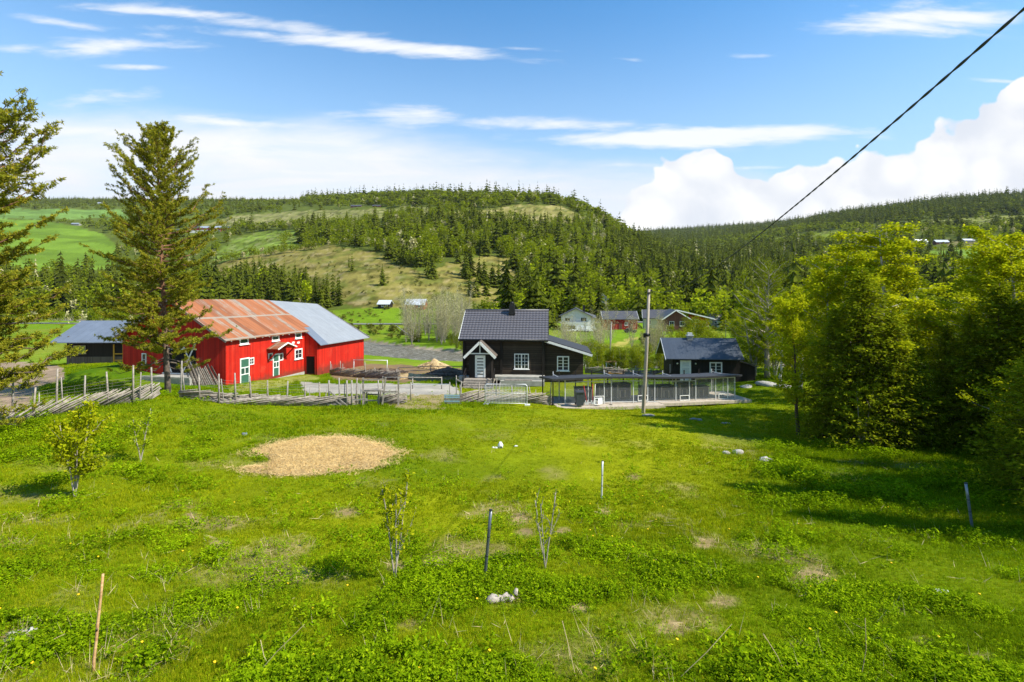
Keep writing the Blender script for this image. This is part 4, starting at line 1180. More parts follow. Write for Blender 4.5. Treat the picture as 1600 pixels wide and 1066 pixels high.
    cn = MB(); hw, out, dr = 1.45, 1.25, .52
    for sg in (-1, 1):
        a = np.array([(sc_, 0, zt), (sc_, -out, zt), (sc_ + sg * hw, -out, zt - dr), (sc_ + sg * hw, 0, zt - dr)])
        cn.add(np.r_[a, a - [0, 0, .06]], [(0, 1, 2, 3), (7, 6, 5, 4), (4, 5, 1, 0), (5, 6, 2, 1), (6, 7, 3, 2), (7, 4, 0, 3)])
    c = obj('canopy', cn, M_rust, R)
    fm = MB()
    for sg in (-1, 1):
        fm.bar((sc_, -out - .02, zt - .05), (sc_ + sg * hw, -out - .02, zt - dr - .05), .05, .12)
    obj('fascia', fm, M_white, c)
    for sg in (-1, 1):
        bm_ = MB()
        bm_.bar((sc_ + sg * (hw - .25), -out + .1, zt - dr - .05), (sc_ + sg * (hw - .25), -.02, zt - dr - 1.15), .1, .1)
        bm_.bar((sc_ + sg * (hw - .25), -out + .05, zt - dr - .1), (sc_ + sg * (hw - .25), 0, zt - dr - .1), .1, .1)
        obj('bracket', bm_, M_red, c)
    # two small white vents
    for a in (458, 466):
        s_ = along(a); d = 44 + .978 * s_; z_ = EYE - (535.5 - HY) / F * d - .25
        vm = MB(); F_.box(vm, s_ - .2, s_ + .2, 0, .03, z_ - .1, z_ + .1); obj('vent', vm, M_white, R)
    # dark doorway in the short wall facing the yard
    Gw = Wall((L1, -1.5, 0), (0, 1, 0), (-1, 0, 0))
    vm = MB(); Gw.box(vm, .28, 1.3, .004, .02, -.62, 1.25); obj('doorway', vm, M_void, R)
    vm = MB(); Gw.box(vm, .2, .28, .0, .05, -.62, 1.33); Gw.box(vm, 1.3, 1.38, 0, .05, -.62, 1.33); Gw.box(vm, .28, 1.3, 0, .05, 1.25, 1.33); obj('door_frame', vm, M_red, R)
    # stone footing
    st = MB(); rr_ = np.random.default_rng(2)
    st.box(.3, L1 - .1, -.06, 0.0, -2, -.38)
    obj('footing', st, M_conc, R)
    # end wall: big braced opening over a concrete drive-in ramp
    Ew = Wall((0, 0, 0), (0, 1, 0), (-1, 0, 0))
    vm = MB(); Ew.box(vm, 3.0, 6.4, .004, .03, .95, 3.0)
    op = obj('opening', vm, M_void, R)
    vm = MB()
    Ew.box(vm, 2.9, 6.5, .032, .07, 3.0, 3.12); Ew.box(vm, 2.9, 6.5, .032, .07, .85, .95)
    Ew.bar(vm, (3.1, 1.0), (4.4, 3.6), .12, .035, .07); Ew.bar(vm, (4.3, 1.0), (3.0, 3.6), .12, .075, .1)
    Ew.bar(vm, (6.3, 2.9), (5.5, 1.0), .12, .035, .07)
    obj('brace', vm, M_white, op)
    # red upper gable boards run horizontally under the ridge; louvre
    vm = MB(); Ew.bar(vm, (5.4 - 2.6, 5.75), (5.4 + 2.6, 5.75), .1, .0, .05); obj('tie_board', vm, M_grey, R)
    window(R, Ew, 8.2, 8.7, 1.5, 2.6, 1, 2, sill=False)
    # ramp
    rp = MB()
    rp.prism([(-.02, 6.3, -1.6), (-.02, 1.5, -1.6), (-.02, 1.5, .82), (-.02, 6.3, .82)], (-2.2, 0, 0))
    obj('ramp', rp, M_conc, R)
    gs = MB(); gs.prism([(-.05, 6.31, .78), (-.05, 13.5, -.9), (-.05, 13.5, -2), (-.05, 6.31, -2)], (-2.1, 0, 0)); gs.prism([(-2.16, 6.0, .7), (-2.16, 13.5, -1), (-2.16, 13.5, -2), (-2.16, 6.0, -2)], (-1.6, 0, -.3))
    obj('ramp_bank', gs, m_plain('bank_grass', (.14, .20, .012), (.09, .16, .010), 3, .95), R)
    hs = MB(); hs.box(-2.26, -2.05, 1.5, 6.3, .82, .98); obj('ramp_curb', hs, M_conc, R)
    return R
red_barn()

def lean_planks():
    R = thing('plank_stack', 'long grey planks leaning in a fan against the end of the red barn', 'planks', (-24.6, 44, .25), math.atan2(.978, .209))
    rr_ = np.random.default_rng(8)
    for k in range(26):
        y = .2 + k * .105; mb = MB(); top = 1.9 + rr_.random() * .7
        mb.bar((-.3 - k * .08 - rr_.random() * .2, -.55 + .05 * k - rr_.random() * .3, -.9), (-.2 - k * .06, 1.05 + .05 * k + .3 * rr_.random(), .9 + .9 * rr_.random() + .02 * k), .12 + .06 * rr_.random(), .035, (1, 0, 0))
        obj('plank', mb, M_rail_w if k % 3 else M_weath, R)
lean_planks()

# ---------------------------------------------------------------- open shed left of the barn
def dark_shed():
    x0, y0, z0 = P3(104, 570, 56)
    R = thing('dark_shed', 'low dark timber shed with bluish metal roof left of the red barn', 'shed', (x0, y0, hz(x0, y0) - .1), .06)
    Lx, Dp = 8.4, 7.5
    w = MB(); w.box(0, Lx, 0, .12, -.3, .95); w.box(0, .12, .12, Dp, -.3, 3.2); w.box(Lx - .12, Lx, .12, Dp, -.3, 3.2); w.box(.12, Lx - .12, Dp - .12, Dp, -.3, 3.2)
    obj('wall', w, M_weath, R)
    w = MB(); w.box(0.0, .7, .02, .14, .955, 2.6); w.box(2.0, Lx, .02, .14, .955, 2.6); w.box(.7, 2.0, .02, .14, 2.2, 2.6); w.box(.7, 2.0, .02, .14, .955, 1.3)
    obj('upper_wall', w, M_darkb, R)
    window(R, Wall((0, .02, 0), (1, 0, 0), (0, -1, 0)), .7, 2.0, 1.3, 2.2, 2, 1, M_grey, m_plain('lit_field_glass', (.25, .32, .08), (.2, .28, .05), 3, .2), fw=.06)
    def sl(x0_, x1_, a, b_, mat):
        mb = MB(); top = np.array([(x0_, a[0], a[1]), (x1_, a[0], a[1]), (x1_, b_[0], b_[1]), (x0_, b_[0], b_[1])])
        mb.add(np.r_[top, top - [0, 0, .08]], [(0, 1, 2, 3), (7, 6, 5, 4), (4, 5, 1, 0), (5, 6, 2, 1), (6, 7, 3, 2), (7, 4, 0, 3)])
        return obj('roof', mb, mat, R)
    sl(-1.1, Lx + .5, (-.9, 2.62), (3.6, 4.75), M_blue); sl(-1.1, Lx + .5, (3.6, 4.75), (Dp + .8, 2.9), M_zinc)
    m_plain('yellow_paint', (.55, .30, .03), (.45, .24, .03), 4, .6)
    for x in (4.9, 5.9):
        pz = MB(); pz.box(x, x + .14, -.06, .015, .0, 2.3); obj('post', pz, MATS['yellow_paint'], R)
    pz = MB(); pz.box(5.04, 5.9, -.05, .0, 1.2, 1.32); obj('rail', pz, MATS['yellow_paint'], R); pz = MB(); pz.box(5.04, 5.9, -.05, .0, .5, .62); obj('rail', pz, MATS['yellow_paint'], R)
dark_shed()

# ---------------------------------------------------------------- the dark log house
def tiled(mb, x0, x1, a, b_, px_=.30, course=.36, amp=.028):
    """wavy tiles with a step at every course between eave a=(y,z) and ridge b"""
    a, b_ = np.array(a, float), np.array(b_, float); L = np.linalg.norm(b_ - a); t = (b_ - a) / L; n = np.array([-t[1], t[0]])
    if n[1] < 0: n = -n
    nx = int((x1 - x0) / px_ * 6) + 1; X = np.linspace(x0, x1, nx)
    wav = np.abs(np.sin((X - x0) / px_ * PI)) ** 1.0 * amp
    rows = []; k = int(L / course) + 1
    for i in range(k):
        for s_, h in ((i * course + .002, .045), (min(L, (i + 1) * course), .0)):
            p = a + t * min(s_, L)
            rows.append(np.c_[X, p[0] + n[0] * (h + wav), p[1] + n[1] * (h + wav)])
    R_ = np.stack(rows); nr, nc = R_.shape[:2]
    i = np.arange(nr - 1)[:, None] * nc; j = np.arange(nc - 1)[None]
    mb.add(R_.reshape(-1, 3), np.stack([i + j, i + j + 1, i + nc + j + 1, i + nc + j], -1).reshape(-1, 4))
def log_house():
    x0, y0, _ = P3(724, 592, 47.3)
    gz = EYE - (590 - HY) / F * 47.3
    R = thing('log_house', 'dark log house with grey tiled roof, gabled porch and white windows', 'house', (x0, y0, gz + .35), math.atan2(-.08, 1))
    Lx, Dp, E, RG = 7.45, 6.6, 3.30, 5.76
    w = MB()
    w.box(0, Lx, 0, .15, -.9, E); w.box(0, Lx, Dp - .15, Dp, -.9, E)
    for x in (0, Lx - .15):
        w.prism([(x, .15, -.9), (x, Dp - .15, -.9), (x, Dp - .15, E), (x, Dp / 2, RG - .15), (x, .15, E)], (.15, 0, 0))
    obj('wall', w, M_log, R)
    # corner posts and cross wall ends
    for x in (-.04, 3.42, Lx - .18):
        cp = MB(); cp.box(x, x + .22, -.16, .0, -.15, E - .35 if x == 3.42 else E - .06)
        obj('corner_log', cp, M_darkb, R)
    a, b_ = (-.45, E - .1), (Dp / 2, RG)
    rf = MB(); tiled(rf, -.35, Lx + .38, a, b_); tiled(rf, -.35, Lx + .38, (Dp + .45, E - .1), b_)
    ro = obj('roof', rf, M_tile, R)
    ud = MB()
    for sg, yy in ((1, -.45), (-1, Dp + .45)):
        v = [(-.35, yy, E - .16), (Lx + .38, yy, E - .16), (Lx + .38, Dp / 2, RG - .06), (-.35, Dp / 2, RG - .06)]
        top = np.array(v); ud.add(np.r_[top, top - [0, 0, .1]], [(0, 1, 2, 3), (7, 6, 5, 4), (4, 5, 1, 0), (5, 6, 2, 1), (6, 7, 3, 2), (7, 4, 0, 3)])
    obj('roof_deck', ud, M_black, R)
    rd = MB(); rd.tube([(-.38, Dp / 2, RG + .03), (Lx + .4, Dp / 2, RG + .03)], .09, 8); obj('ridge_cap', rd, M_tile, ro)
    ch = MB(); cx = 4.02; ch.box(cx, cx + .55, Dp / 2 - .75, Dp / 2 - .2, RG - .7, RG + .42); ch.box(cx - .06, cx + .61, Dp / 2 - .81, Dp / 2 - .14, RG - .35, RG - .22)
    ch.box(cx + .04, cx + .51, Dp / 2 - .71, Dp / 2 - .24, RG + .42, RG + .66); ch.tube([(cx + .27, Dp / 2 - .47, RG + .6), (cx + .27, Dp / 2 - .47, RG + .86)], [.18, .13], 8)
    obj('chimney', ch, M_black, ro)
    gt = MB(); gt.tube([(-.38, -.5, E - .12), (Lx + .4, -.5, E - .12)], .075, 8); obj('gutter', gt, M_black, R)
    dp = MB(); dp.tube([(Lx - .1, -.5, E - .2), (Lx - .1, -.22, E - .5), (Lx - .1, -.22, -.2)], .05, 8); obj('downpipe', dp, M_black, R)
    bb = MB(); bb.bar((-.37, -.5, E - .2), (-.37, Dp / 2, RG - .1), .04, .2, (0, -.6, 1)); obj('barge_board', bb, M_white, R)
    Fw = Wall((0, 0, 0), (1, 0, 0), (0, -1, 0))
    window(R, Fw, 4.72, 6.05, .49, 1.90, 4, 4, mull=(2,), fw=.08)
    # porch
    px0, px1, po = .78, 2.78, 1.45
    pc = (px0 + px1) / 2
    pw = MB(); pw.box(px0, px0 + .1, -po, 0, -.2, 1.9); pw.box(px1 - .1, px1, -po, 0, -.2, 1.9)
    pw.box(px0 + .1, pc - .42, -po, -po + .1, -.2, 2.0); pw.box(pc + .42, px1 - .1, -po, -po + .1, -.2, 2.0); pw.box(pc - .42, pc + .42, -po, -po + .1, 1.82, 2.0)
    pw.prism([(px0, -po + .02, 2.0), (px1, -po + .02, 2.0), (pc, -po + .02, 2.95)][::-1], (0, .08, 0))
    P_ = obj('porch', pw, M_darkb, R)
    for sg in (-1, 1):
        mb = MB(); v = np.array([(pc, -po - .4, 3.22), (pc, .0, 3.22), (pc + sg * 1.42, .0, 1.83), (pc + sg * 1.42, -po - .4, 1.83)])
        if sg > 0: v = v[::-1]
        mb.add(np.r_[v, v - [0, 0, .09]], [(0, 1, 2, 3), (7, 6, 5, 4), (4, 5, 1, 0), (5, 6, 2, 1), (6, 7, 3, 2), (7, 4, 0, 3)])
        obj('porch_roof', mb, M_weath, P_)
        fm = MB(); fm.bar((pc, -po - .43, 3.06), (pc + sg * 1.42, -po - .43, 1.68), .05, .22); obj('fascia', fm, M_white, P_)
    fm = MB(); fm.bar((px0 + .1, -po - .2, 2.06), (px1 - .1, -po - .2, 2.06), .08, .1); fm.bar((pc, -po - .2, 2.1), (pc, -po - .2, 2.95), .08, .08, (0, 1, 0)); obj('king_post', fm, M_white, P_)
    Pw = Wall((0, -po, 0), (1, 0, 0), (0, -1, 0))
    dm = MB(); Pw.box(dm, pc - .36, pc + .36, -.05, .02, -.08, 1.8); do = obj('door', dm, M_white, R)
    fm = MB()
    for k in range(6): Pw.box(fm, pc - .28, pc + .28, .021, .028, .16 + k * .275, .25 + k * .275)
    obj('pane', fm, M_glass, do)
    fm = MB(); Pw.box(fm, pc - .46, pc - .36, 0, .05, -.08, 1.88); Pw.box(fm, pc + .36, pc + .46, 0, .05, -.08, 1.88); Pw.box(fm, pc - .36, pc + .36, 0, .05, 1.8, 1.88); obj('door_frame', fm, M_white, do)
    # steps and rails
    st = MB()
    for k in range(5):
        st.box(px0 - .35, px1 + .35, -po - .9 - k * .3 + .0, -po - .6 - k * .3 if k else -po - .0, -.32 - k * .17, -.15 - k * .17)
    obj('steps', st, M_rail_w, R)
    for x in (px0 - .3, px1 + .3):
        h = MB(); h.bar((x, -po - .1, -.2), (x, -po - .1, .75), .07, .07); h.bar((x, -po - 1.6, -.9), (x, -po - 1.6, .1), .07, .07); h.bar((x, -po - .1, .72), (x, -po - 1.6, .08), .06, .07); h.bar((x, -po - .1, .3), (x, -po - 1.6, -.3), .05, .05)
        obj('handrail', h, M_darkb, R)
    # terrace slab
    ts = MB(); ts.box(3.0, Lx + .05, -1.3, -.02, -.35, -.02); ts.box(3.6, Lx + .05, -1.75, -1.3, -.75, -.32); ts.box(-.3, .9, -.8, -.17, -.6, -.1)
    obj('terrace', ts, M_conc, R)
    bn = MB(); bn.box(4.0, 6.4, -1.65, -1.35, -.31, -.24); obj('terrace_board', bn, M_rail_w, R)
    # lean-to on the east side
    Lw, yo = 3.55, .25
    w = MB(); zt0, zt1 = 3.08, 2.0
    w.prism([(Lx + .01, yo, -.6), (Lx + Lw, yo, -.6), (Lx + Lw, yo, zt1), (Lx + .01, yo, zt0)][::-1], (0, .12, 0))
    w.box(Lx + Lw - .12, Lx + Lw, yo + .12, 5.4, -.6, zt1); w.prism([(Lx + .01, 5.4, -.6), (Lx + Lw, 5.4, -.6), (Lx + Lw, 5.4, zt1), (Lx + .01, 5.4, zt0)][::-1], (0, .12, 0))
    A = obj('side_room', w, M_log, R)
    rf = MB(); v = np.array([(Lx + .02, yo - .55, 3.30), (Lx + Lw + .75, yo - .55, 2.02), (Lx + Lw + .75, 5.9, 2.02), (Lx + .02, 5.9, 3.30)])
    rf.add(np.r_[v, v - [0, 0, .1]], [(0, 1, 2, 3), (7, 6, 5, 4), (4, 5, 1, 0), (5, 6, 2, 1), (6, 7, 3, 2), (7, 4, 0, 3)])
    obj('side_roof', rf, M_felt, A)
    fm = MB(); fm.bar((Lx + .02, yo - .58, 3.12), (Lx + Lw + .78, yo - .58, 1.82), .05, .2); obj('fascia', fm, M_white, A)
    window(R, Wall((0, yo, 0), (1, 0, 0), (0, -1, 0)), 8.62, 9.72, .33, 1.68, 2, 4, mull=(1,), fw=.1)
log_house()

# ---------------------------------------------------------------- the small dark cabin
def cabin():
    x0, y0, _ = P3(1051, 595, 52)
    R = thing('dark_cabin', 'small dark cabin with shiny blue metal roof and white door', 'cabin', (x0, y0, -.62), math.atan2(-.1, 1))
    Lx, Dp, E, RG = 6.6, 4.6, 2.35, 4.15
    w = MB(); w.box(0, Lx, 0, .12, -.6, E); w.box(0, Lx, Dp - .12, Dp, -.6, E)
    for x in (0, Lx - .12): w.prism([(x, .12, -.6), (x, Dp - .12, -.6), (x, Dp - .12, E), (x, Dp / 2, RG - .1), (x, .12, E)], (.12, 0, 0))
    obj('wall', w, M_darkb, R)
    rf = MB()
    for yy in (-.4, Dp + .4):
        top = np.array([(-.75, yy, E - .1), (Lx + .3, yy, E - .1), (Lx + .3, Dp / 2, RG), (-.75, Dp / 2, RG)])
        rf.add(np.r_[top, top - [0, 0, .07]], [(0, 1, 2, 3), (7, 6, 5, 4), (4, 5, 1, 0), (5, 6, 2, 1), (6, 7, 3, 2), (7, 4, 0, 3)])
    ro = obj('roof', rf, M_navy, R)
    fm = MB(); fm.bar((-.78, -.45, E - .22), (-.78, Dp / 2, RG - .08), .04, .16, (0, -.6, 1)); fm.bar((-.78, Dp + .45, E - .22), (-.78, Dp / 2, RG - .08), .04, .16, (0, .6, 1)); obj('barge_board', fm, M_alu, R)
    ch = MB(); ch.box(1.95, 2.5, Dp / 2 - .3, Dp / 2 + .25, RG - .3, RG + .22); obj('chimney', ch, M_conc, ro)
    cc = MB(); cc.box(1.88, 2.57, Dp / 2 - .37, Dp / 2 + .32, RG + .222, RG + .30); cc.box(2.0, 2.45, Dp / 2 - .25, Dp / 2 + .2, RG + .302, RG + .55); obj('chimney_cap', cc, M_alu, ro)
    Fw = Wall((0, 0, 0), (1, 0, 0), (0, -1, 0))
    dm = MB(); Fw.box(dm, .85, 1.7, .004, .03, .0, 1.98); do = obj('door', dm, M_white, R)
    fm = MB(); Fw.box(fm, .74, .85, 0, .05, 0, 2.06); Fw.box(fm, 1.7, 1.81, 0, .05, 0, 2.06); Fw.box(fm, .85, 1.7, 0, .05, 1.98, 2.06); obj('door_frame', fm, M_white, do)
    fm = MB(); Fw.box(fm, .93, 1.62, .031, .036, .4, 1.3); obj('panel', fm, M_alu, do)
    fm = MB(); Fw.box(fm, .95, 1.6, .031, .037, 1.45, 1.85); obj('pane', fm, M_alu, do)
    window(R, Fw, 3.62, 4.85, .75, 1.92, 2, 3, mull=(1,), fw=.12)
    for x in (.45, 2.25):
        lm = MB(); lm.tube([(x, -.01, 1.75), (x, -.09, 1.75), (x, -.13, 1.72)], [.04, .09, .08], 8); obj('lamp', lm, M_white, R)
    # low side part
    w = MB(); w.prism([(Lx + .01, .3, -.6), (Lx + 1.55, .3, -.6), (Lx + 1.55, .3, 1.45), (Lx + .01, .3, 1.95)][::-1], (0, .1, 0)); w.box(Lx + 1.45, Lx + 1.55, .4, 3.8, -.6, 1.45)
    A = obj('side_room', w, M_darkb, R)
    rf = MB(); v = np.array([(Lx + .02, .05, 2.06), (Lx + 1.75, .05, 1.5), (Lx + 1.75, 4.0, 1.5), (Lx + .02, 4.0, 2.06)])
    rf.add(np.r_[v, v - [0, 0, .07]], [(0, 1, 2, 3), (7, 6, 5, 4), (4, 5, 1, 0), (5, 6, 2, 1), (6, 7, 3, 2), (7, 4, 0, 3)]); obj('side_roof', rf, M_felt, A)
    # notice boards on the gable
    Gw = Wall((0, 0, 0), (0, 1, 0), (-1, 0, 0))
    vm = MB(); Gw.box(vm, .8, 1.3, .0, .05, .6, 1.5); obj('letter_box', vm, M_grey, R)
cabin()

# ---------------------------------------------------------------- dog run on a wooden deck
m, q, b, o = new_mat('wire_mesh_sheet')
co = coords(q); x, y, z = q.sep(co)
tr = q.n('ShaderNodeBsdfTransparent'); ms = q.n('ShaderNodeMixShader')
b.inputs['Base Color'].default_value = (.42, .46, .48, 1); b.inputs['Roughness'].default_value = .35; b.inputs['Metallic'].default_value = .2
ms.inputs[0].default_value = .17
m.node_tree.links.new(tr.outputs[0], ms.inputs[1]); m.node_tree.links.new(b.outputs[0], ms.inputs[2]); m.node_tree.links.new(ms.outputs[0], o.inputs[0])
M_mesh = m
M_deckp = m_plain('deck_planks', (.52, .45, .36), (.34, .29, .23), 4, .9)
def dog_run():
    A, B = Vector(P3(886, 632, 37.2)), Vector(P3(1151, 624.5, 40.0))
    t = (B - A); t.z = 0; Ln = t.length; rot = math.atan2(t.y, t.x)
    R = thing('dog_run', 'long mesh-fronted dog run with flat dark roof on a raised wooden deck', 'dog run', tuple(A), rot)
    slope = (B.z - A.z) / Ln
    def zf(s): return slope * s + .06 * math.sin(s * .5)
    Dp = 3.1
    # deck: boards side by side, in two bays that do not quite line up
    for s0, s1, y0, y1, dz in ((-.9, 7.2, -1.05, Dp, 0), (7.2, Ln + .9, -.55, Dp, .03)):
        mb = MB(); n = int((y1 - y0) / .2)
        for k in range(n):
            yy = y0 + k * .2
            mb.bar((s0, yy + .1, zf(s0) + dz - .03), (s1, yy + .1, zf(s1) + dz - .03), .185, .05)
        obj('deck', mb, M_deckp, R)
        mb = MB(); mb.bar((s0, y0 - .03, zf(s0) + dz - .12), (s1, y0 - .03, zf(s1) + dz - .12), .05, .2); obj('deck_edge', mb, M_deck, R)
    lg = MB()
    for s in np.linspace(-.5, Ln + .5, 9):
        for yy in (-.4, Dp - .3): lg.box(s - .1, s + .1, yy - .1, yy + .1, zf(s) - 1.2, zf(s) - .07)
    obj('deck_post', lg, M_darkb, R)
    H = 1.95
    # roof: thin dark slab, gently waved
    n = 15; S = np.linspace(-1.2, Ln + .25, n)
    for (ya, yb) in ((-.35, Dp + .3),):
        mb = MB()
        for a, c in zip(S[:-1], S[1:]):
            za, zc = zf(a) + H, zf(c) + H
            top = np.array([(a, ya, za), (c, ya, zc), (c, yb, zc - .38), (a, yb, za - .38)])
            mb.add(np.r_[top, top - [0, 0, .13]], [(0, 1, 2, 3), (7, 6, 5, 4), (4, 5, 1, 0), (6, 7, 3, 2)] + ([(7, 4, 0, 3)] if a == S[0] else []) + ([(5, 6, 2, 1)] if c == S[-1] else []))
        obj('roof', mb, M_felt, R)
    # front frames with mesh, by bearing
    def sal(px):
        u = (px - HX) / F
        return (A.x - u * A.y) / (u * t.y / Ln - t.x / Ln)
    marks = [883, 919, 944, 955, 989.5, 1012, 1023, 1056, 1077, 1087, 1118, 1137, 1148]
    ss = [sal(p) for p in marks]
    for k, s in enumerate(ss):
        mb = MB(); mb.box(s - .03, s + .03, -.03, .03, zf(s) - .1, zf(s) + H - .13); obj('post', mb, M_alu, R)
    for k, (a, c) in enumerate(zip(ss[:-1], ss[1:])):
        zt = 1.6 if k < 9 else 1.72
        fm = MB(); fm.bar((a + .03, 0, zf(a) + zt), (c - .03, 0, zf(c) + zt), .04, .05); fm.bar((a + .03, 0, zf(a) + .03), (c - .03, 0, zf(c) + .03), .04, .05)
        f_ = obj('mesh_panel_frame', fm, M_alu, R)
        pm = MB(); pm.add([(a + .03, .0, zf(a) + .05), (c - .03, .0, zf(c) + .05), (c - .03, 0, zf(c) + zt - .02), (a + .03, 0, zf(a) + zt - .02)], [(0, 1, 2, 3)])
        obj('mesh_panel', pm, M_mesh, f_)
    # small white hatch frames
    for k in (1, 4, 7, 10):
        if k >= len(ss) - 1: continue
        a, c = ss[k], ss[k + 1]; w_ = min(.75, (c - a) - .1); c0 = c - w_ - .04
        h = MB()
        for z_ in (.12, .48): h.bar((c0, -.04, zf(c0) + z_), (c0 + w_, -.04, zf(c0) + z_), .03, .05)
        for s in (c0, c0 + w_): h.bar((s, -.04, zf(c0) + .1), (s, -.04, zf(c0) + .5), .05, .03)
        obj('hatch_frame', h, M_white, R)
    # cross fences inside
    for s in (ss[0], 4.1, 6.6, 9.2, ss[-1]):
        pm = MB(); pm.add([(s, .05, zf(s) + .03), (s, Dp, zf(s) + .03), (s, Dp, zf(s) + 1.7), (s, .05, zf(s) + 1.7)], [(0, 1, 2, 3)]); f_ = obj('partition', pm, M_mesh, R)
        fm = MB(); fm.bar((s, .05, zf(s) + 1.72), (s, Dp, zf(s) + 1.72), .04, .04); fm.bar((s, Dp, zf(s)), (s, Dp, zf(s) + H), .05, .05); fm.bar((s, 1.5, zf(s)), (s, 1.5, zf(s) + 1.7), .04, .04); obj('partition_frame', fm, M_alu, f_)
    for s in np.linspace(-1.0, Ln, 12):
        mb = MB(); mb.box(s - .035, s + .035, Dp - .04, Dp + .04, zf(s) - .1, zf(s) + H); obj('back_post', mb, M_darkb, R)
    pm = MB(); pm.add([(-1, Dp - .1, zf(-1)), (Ln, Dp - .1, zf(Ln)), (Ln, Dp - .1, zf(Ln) + 1.5), (-1, Dp - .1, zf(-1) + 1.5)], [(0, 1, 2, 3)]); obj('back_mesh', pm, M_mesh, R)
    # the left end is skewed back
    pm = MB(); pm.bar((-1.15, -.3, zf(0) + .05), (-1.15, Dp, zf(0) + .05), .1, .12); pm.bar((-1.15, -.3, zf(0)), (-1.15, -.3, zf(0) + H - .1), .07, .07); obj('end_frame', pm, M_darkb, R)
    # kennels standing on the deck are things of their own
    def kennel(s, y, w_, d_, h, label, slats=True):
        K = thing('dog_kennel', label, 'kennel', tuple(R.matrix_basis @ Vector((s, y, zf(s) + .005))), rot, 'kennels on the dog run deck')
        mb = MB(); mb.box(0, w_, 0, d_, 0.05, h); mb.bar((0, .04, 0.025), (w_, .04, 0.025), .06, .05); mb.bar((0, d_ - .04, .025), (w_, d_ - .04, .025), .06, .05); obj('box', mb, M_greyk, K)
        mb = MB(); mb.box(-.05, w_ + .05, -.06, d_ + .05, h + .003, h + .05); obj('lid', mb, M_felt, K)
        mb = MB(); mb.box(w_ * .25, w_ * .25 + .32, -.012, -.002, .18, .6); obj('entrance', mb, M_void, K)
        mb = MB()
        for xx in (0, w_ - .08): mb.box(xx, xx + .08, -.03, -.002, .05, h - .01)
        mb.box(w_ * .25 - .07, w_ * .25 - .005, -.025, -.002, .12, .66); mb.box(w_ * .25 + .325, w_ * .25 + .39, -.025, -.002, .12, .66)
        obj('trim', mb, M_deck, K)
    global M_greyk
    M_greyk = m_boards('kennel_boards', (.075, .06, .05), (.045, .038, .033), .14, 'xy', .1)
    spots = [(1.2, 'leftmost kennel, low dark box behind the trash bin'), (3.0, 'dark wooden kennel box left of the tall power pole, near the first hatch'), (4.35, 'dark wooden kennel box just left of the tall power pole'),
             (6.75, 'dark wooden kennel box just right of the tall power pole'), (8.0, 'dark wooden kennel box in the bay right of the power pole, second one'), (9.75, 'dark kennel box in the right bay, below the cabin door'), (11.0, 'rightmost kennel, dark box nearest the right end of the deck')]
    for i, (s, lb) in enumerate(spots):
        kennel(s, 1.1 + .3 * (i % 2), 1.15, .9, .85 + .12 * (i % 3), lb)
    return R, rot, zf
DR, DROT, DZF = dog_run()
def on_deck(s, y, dz=0):
    return tuple(DR.matrix_basis @ Vector((s, y, DZF(s) + dz)))
def trash_bin():
    gx, gy, gz = on_deck(.72, -.7)
    R = thing('trash_bin', 'dark grey wheeled trash bin in front of the dog run', 'trash bin', (gx, gy, gz), .05)
    mb = MB(); mb.add([(-.24, -.22, .06), (.24, -.22, .06), (.24, .25, .06), (-.24, .25, .06), (-.29, -.3, .98), (.29, -.3, .98), (.29, .3, .98), (-.29, .3, .98)], [(3, 2, 1, 0), (4, 5, 6, 7), (0, 1, 5, 4), (1, 2, 6, 5), (2, 3, 7, 6), (3, 0, 4, 7)])
    mt = m_plain('bin_plastic', (.07, .08, .10), (.05, .06, .075), 5, .4)
    obj('body', mb, mt, R)
    mb = MB(); mb.box(-.32, .32, -.34, .34, .985, 1.04); mb.box(-.28, .28, -.3, .28, 1.04, 1.07); obj('lid', mb, mt, R)
    mb = MB(); mb.bar((-.22, .38, .95), (.22, .38, .95), .04, .04); mb.bar((-.2, .3, .95), (-.2, .38, .95), .03, .03); mb.bar((.2, .3, .95), (.2, .38, .95), .03, .03); obj('handle', mb, mt, R)
    for s in (-1, 1):
        mb = MB(); mb.tube([(s * .25, .27, .1), (s * .30, .27, .1)], .1, 12); obj('wheel', mb, M_black, R)
trash_bin()
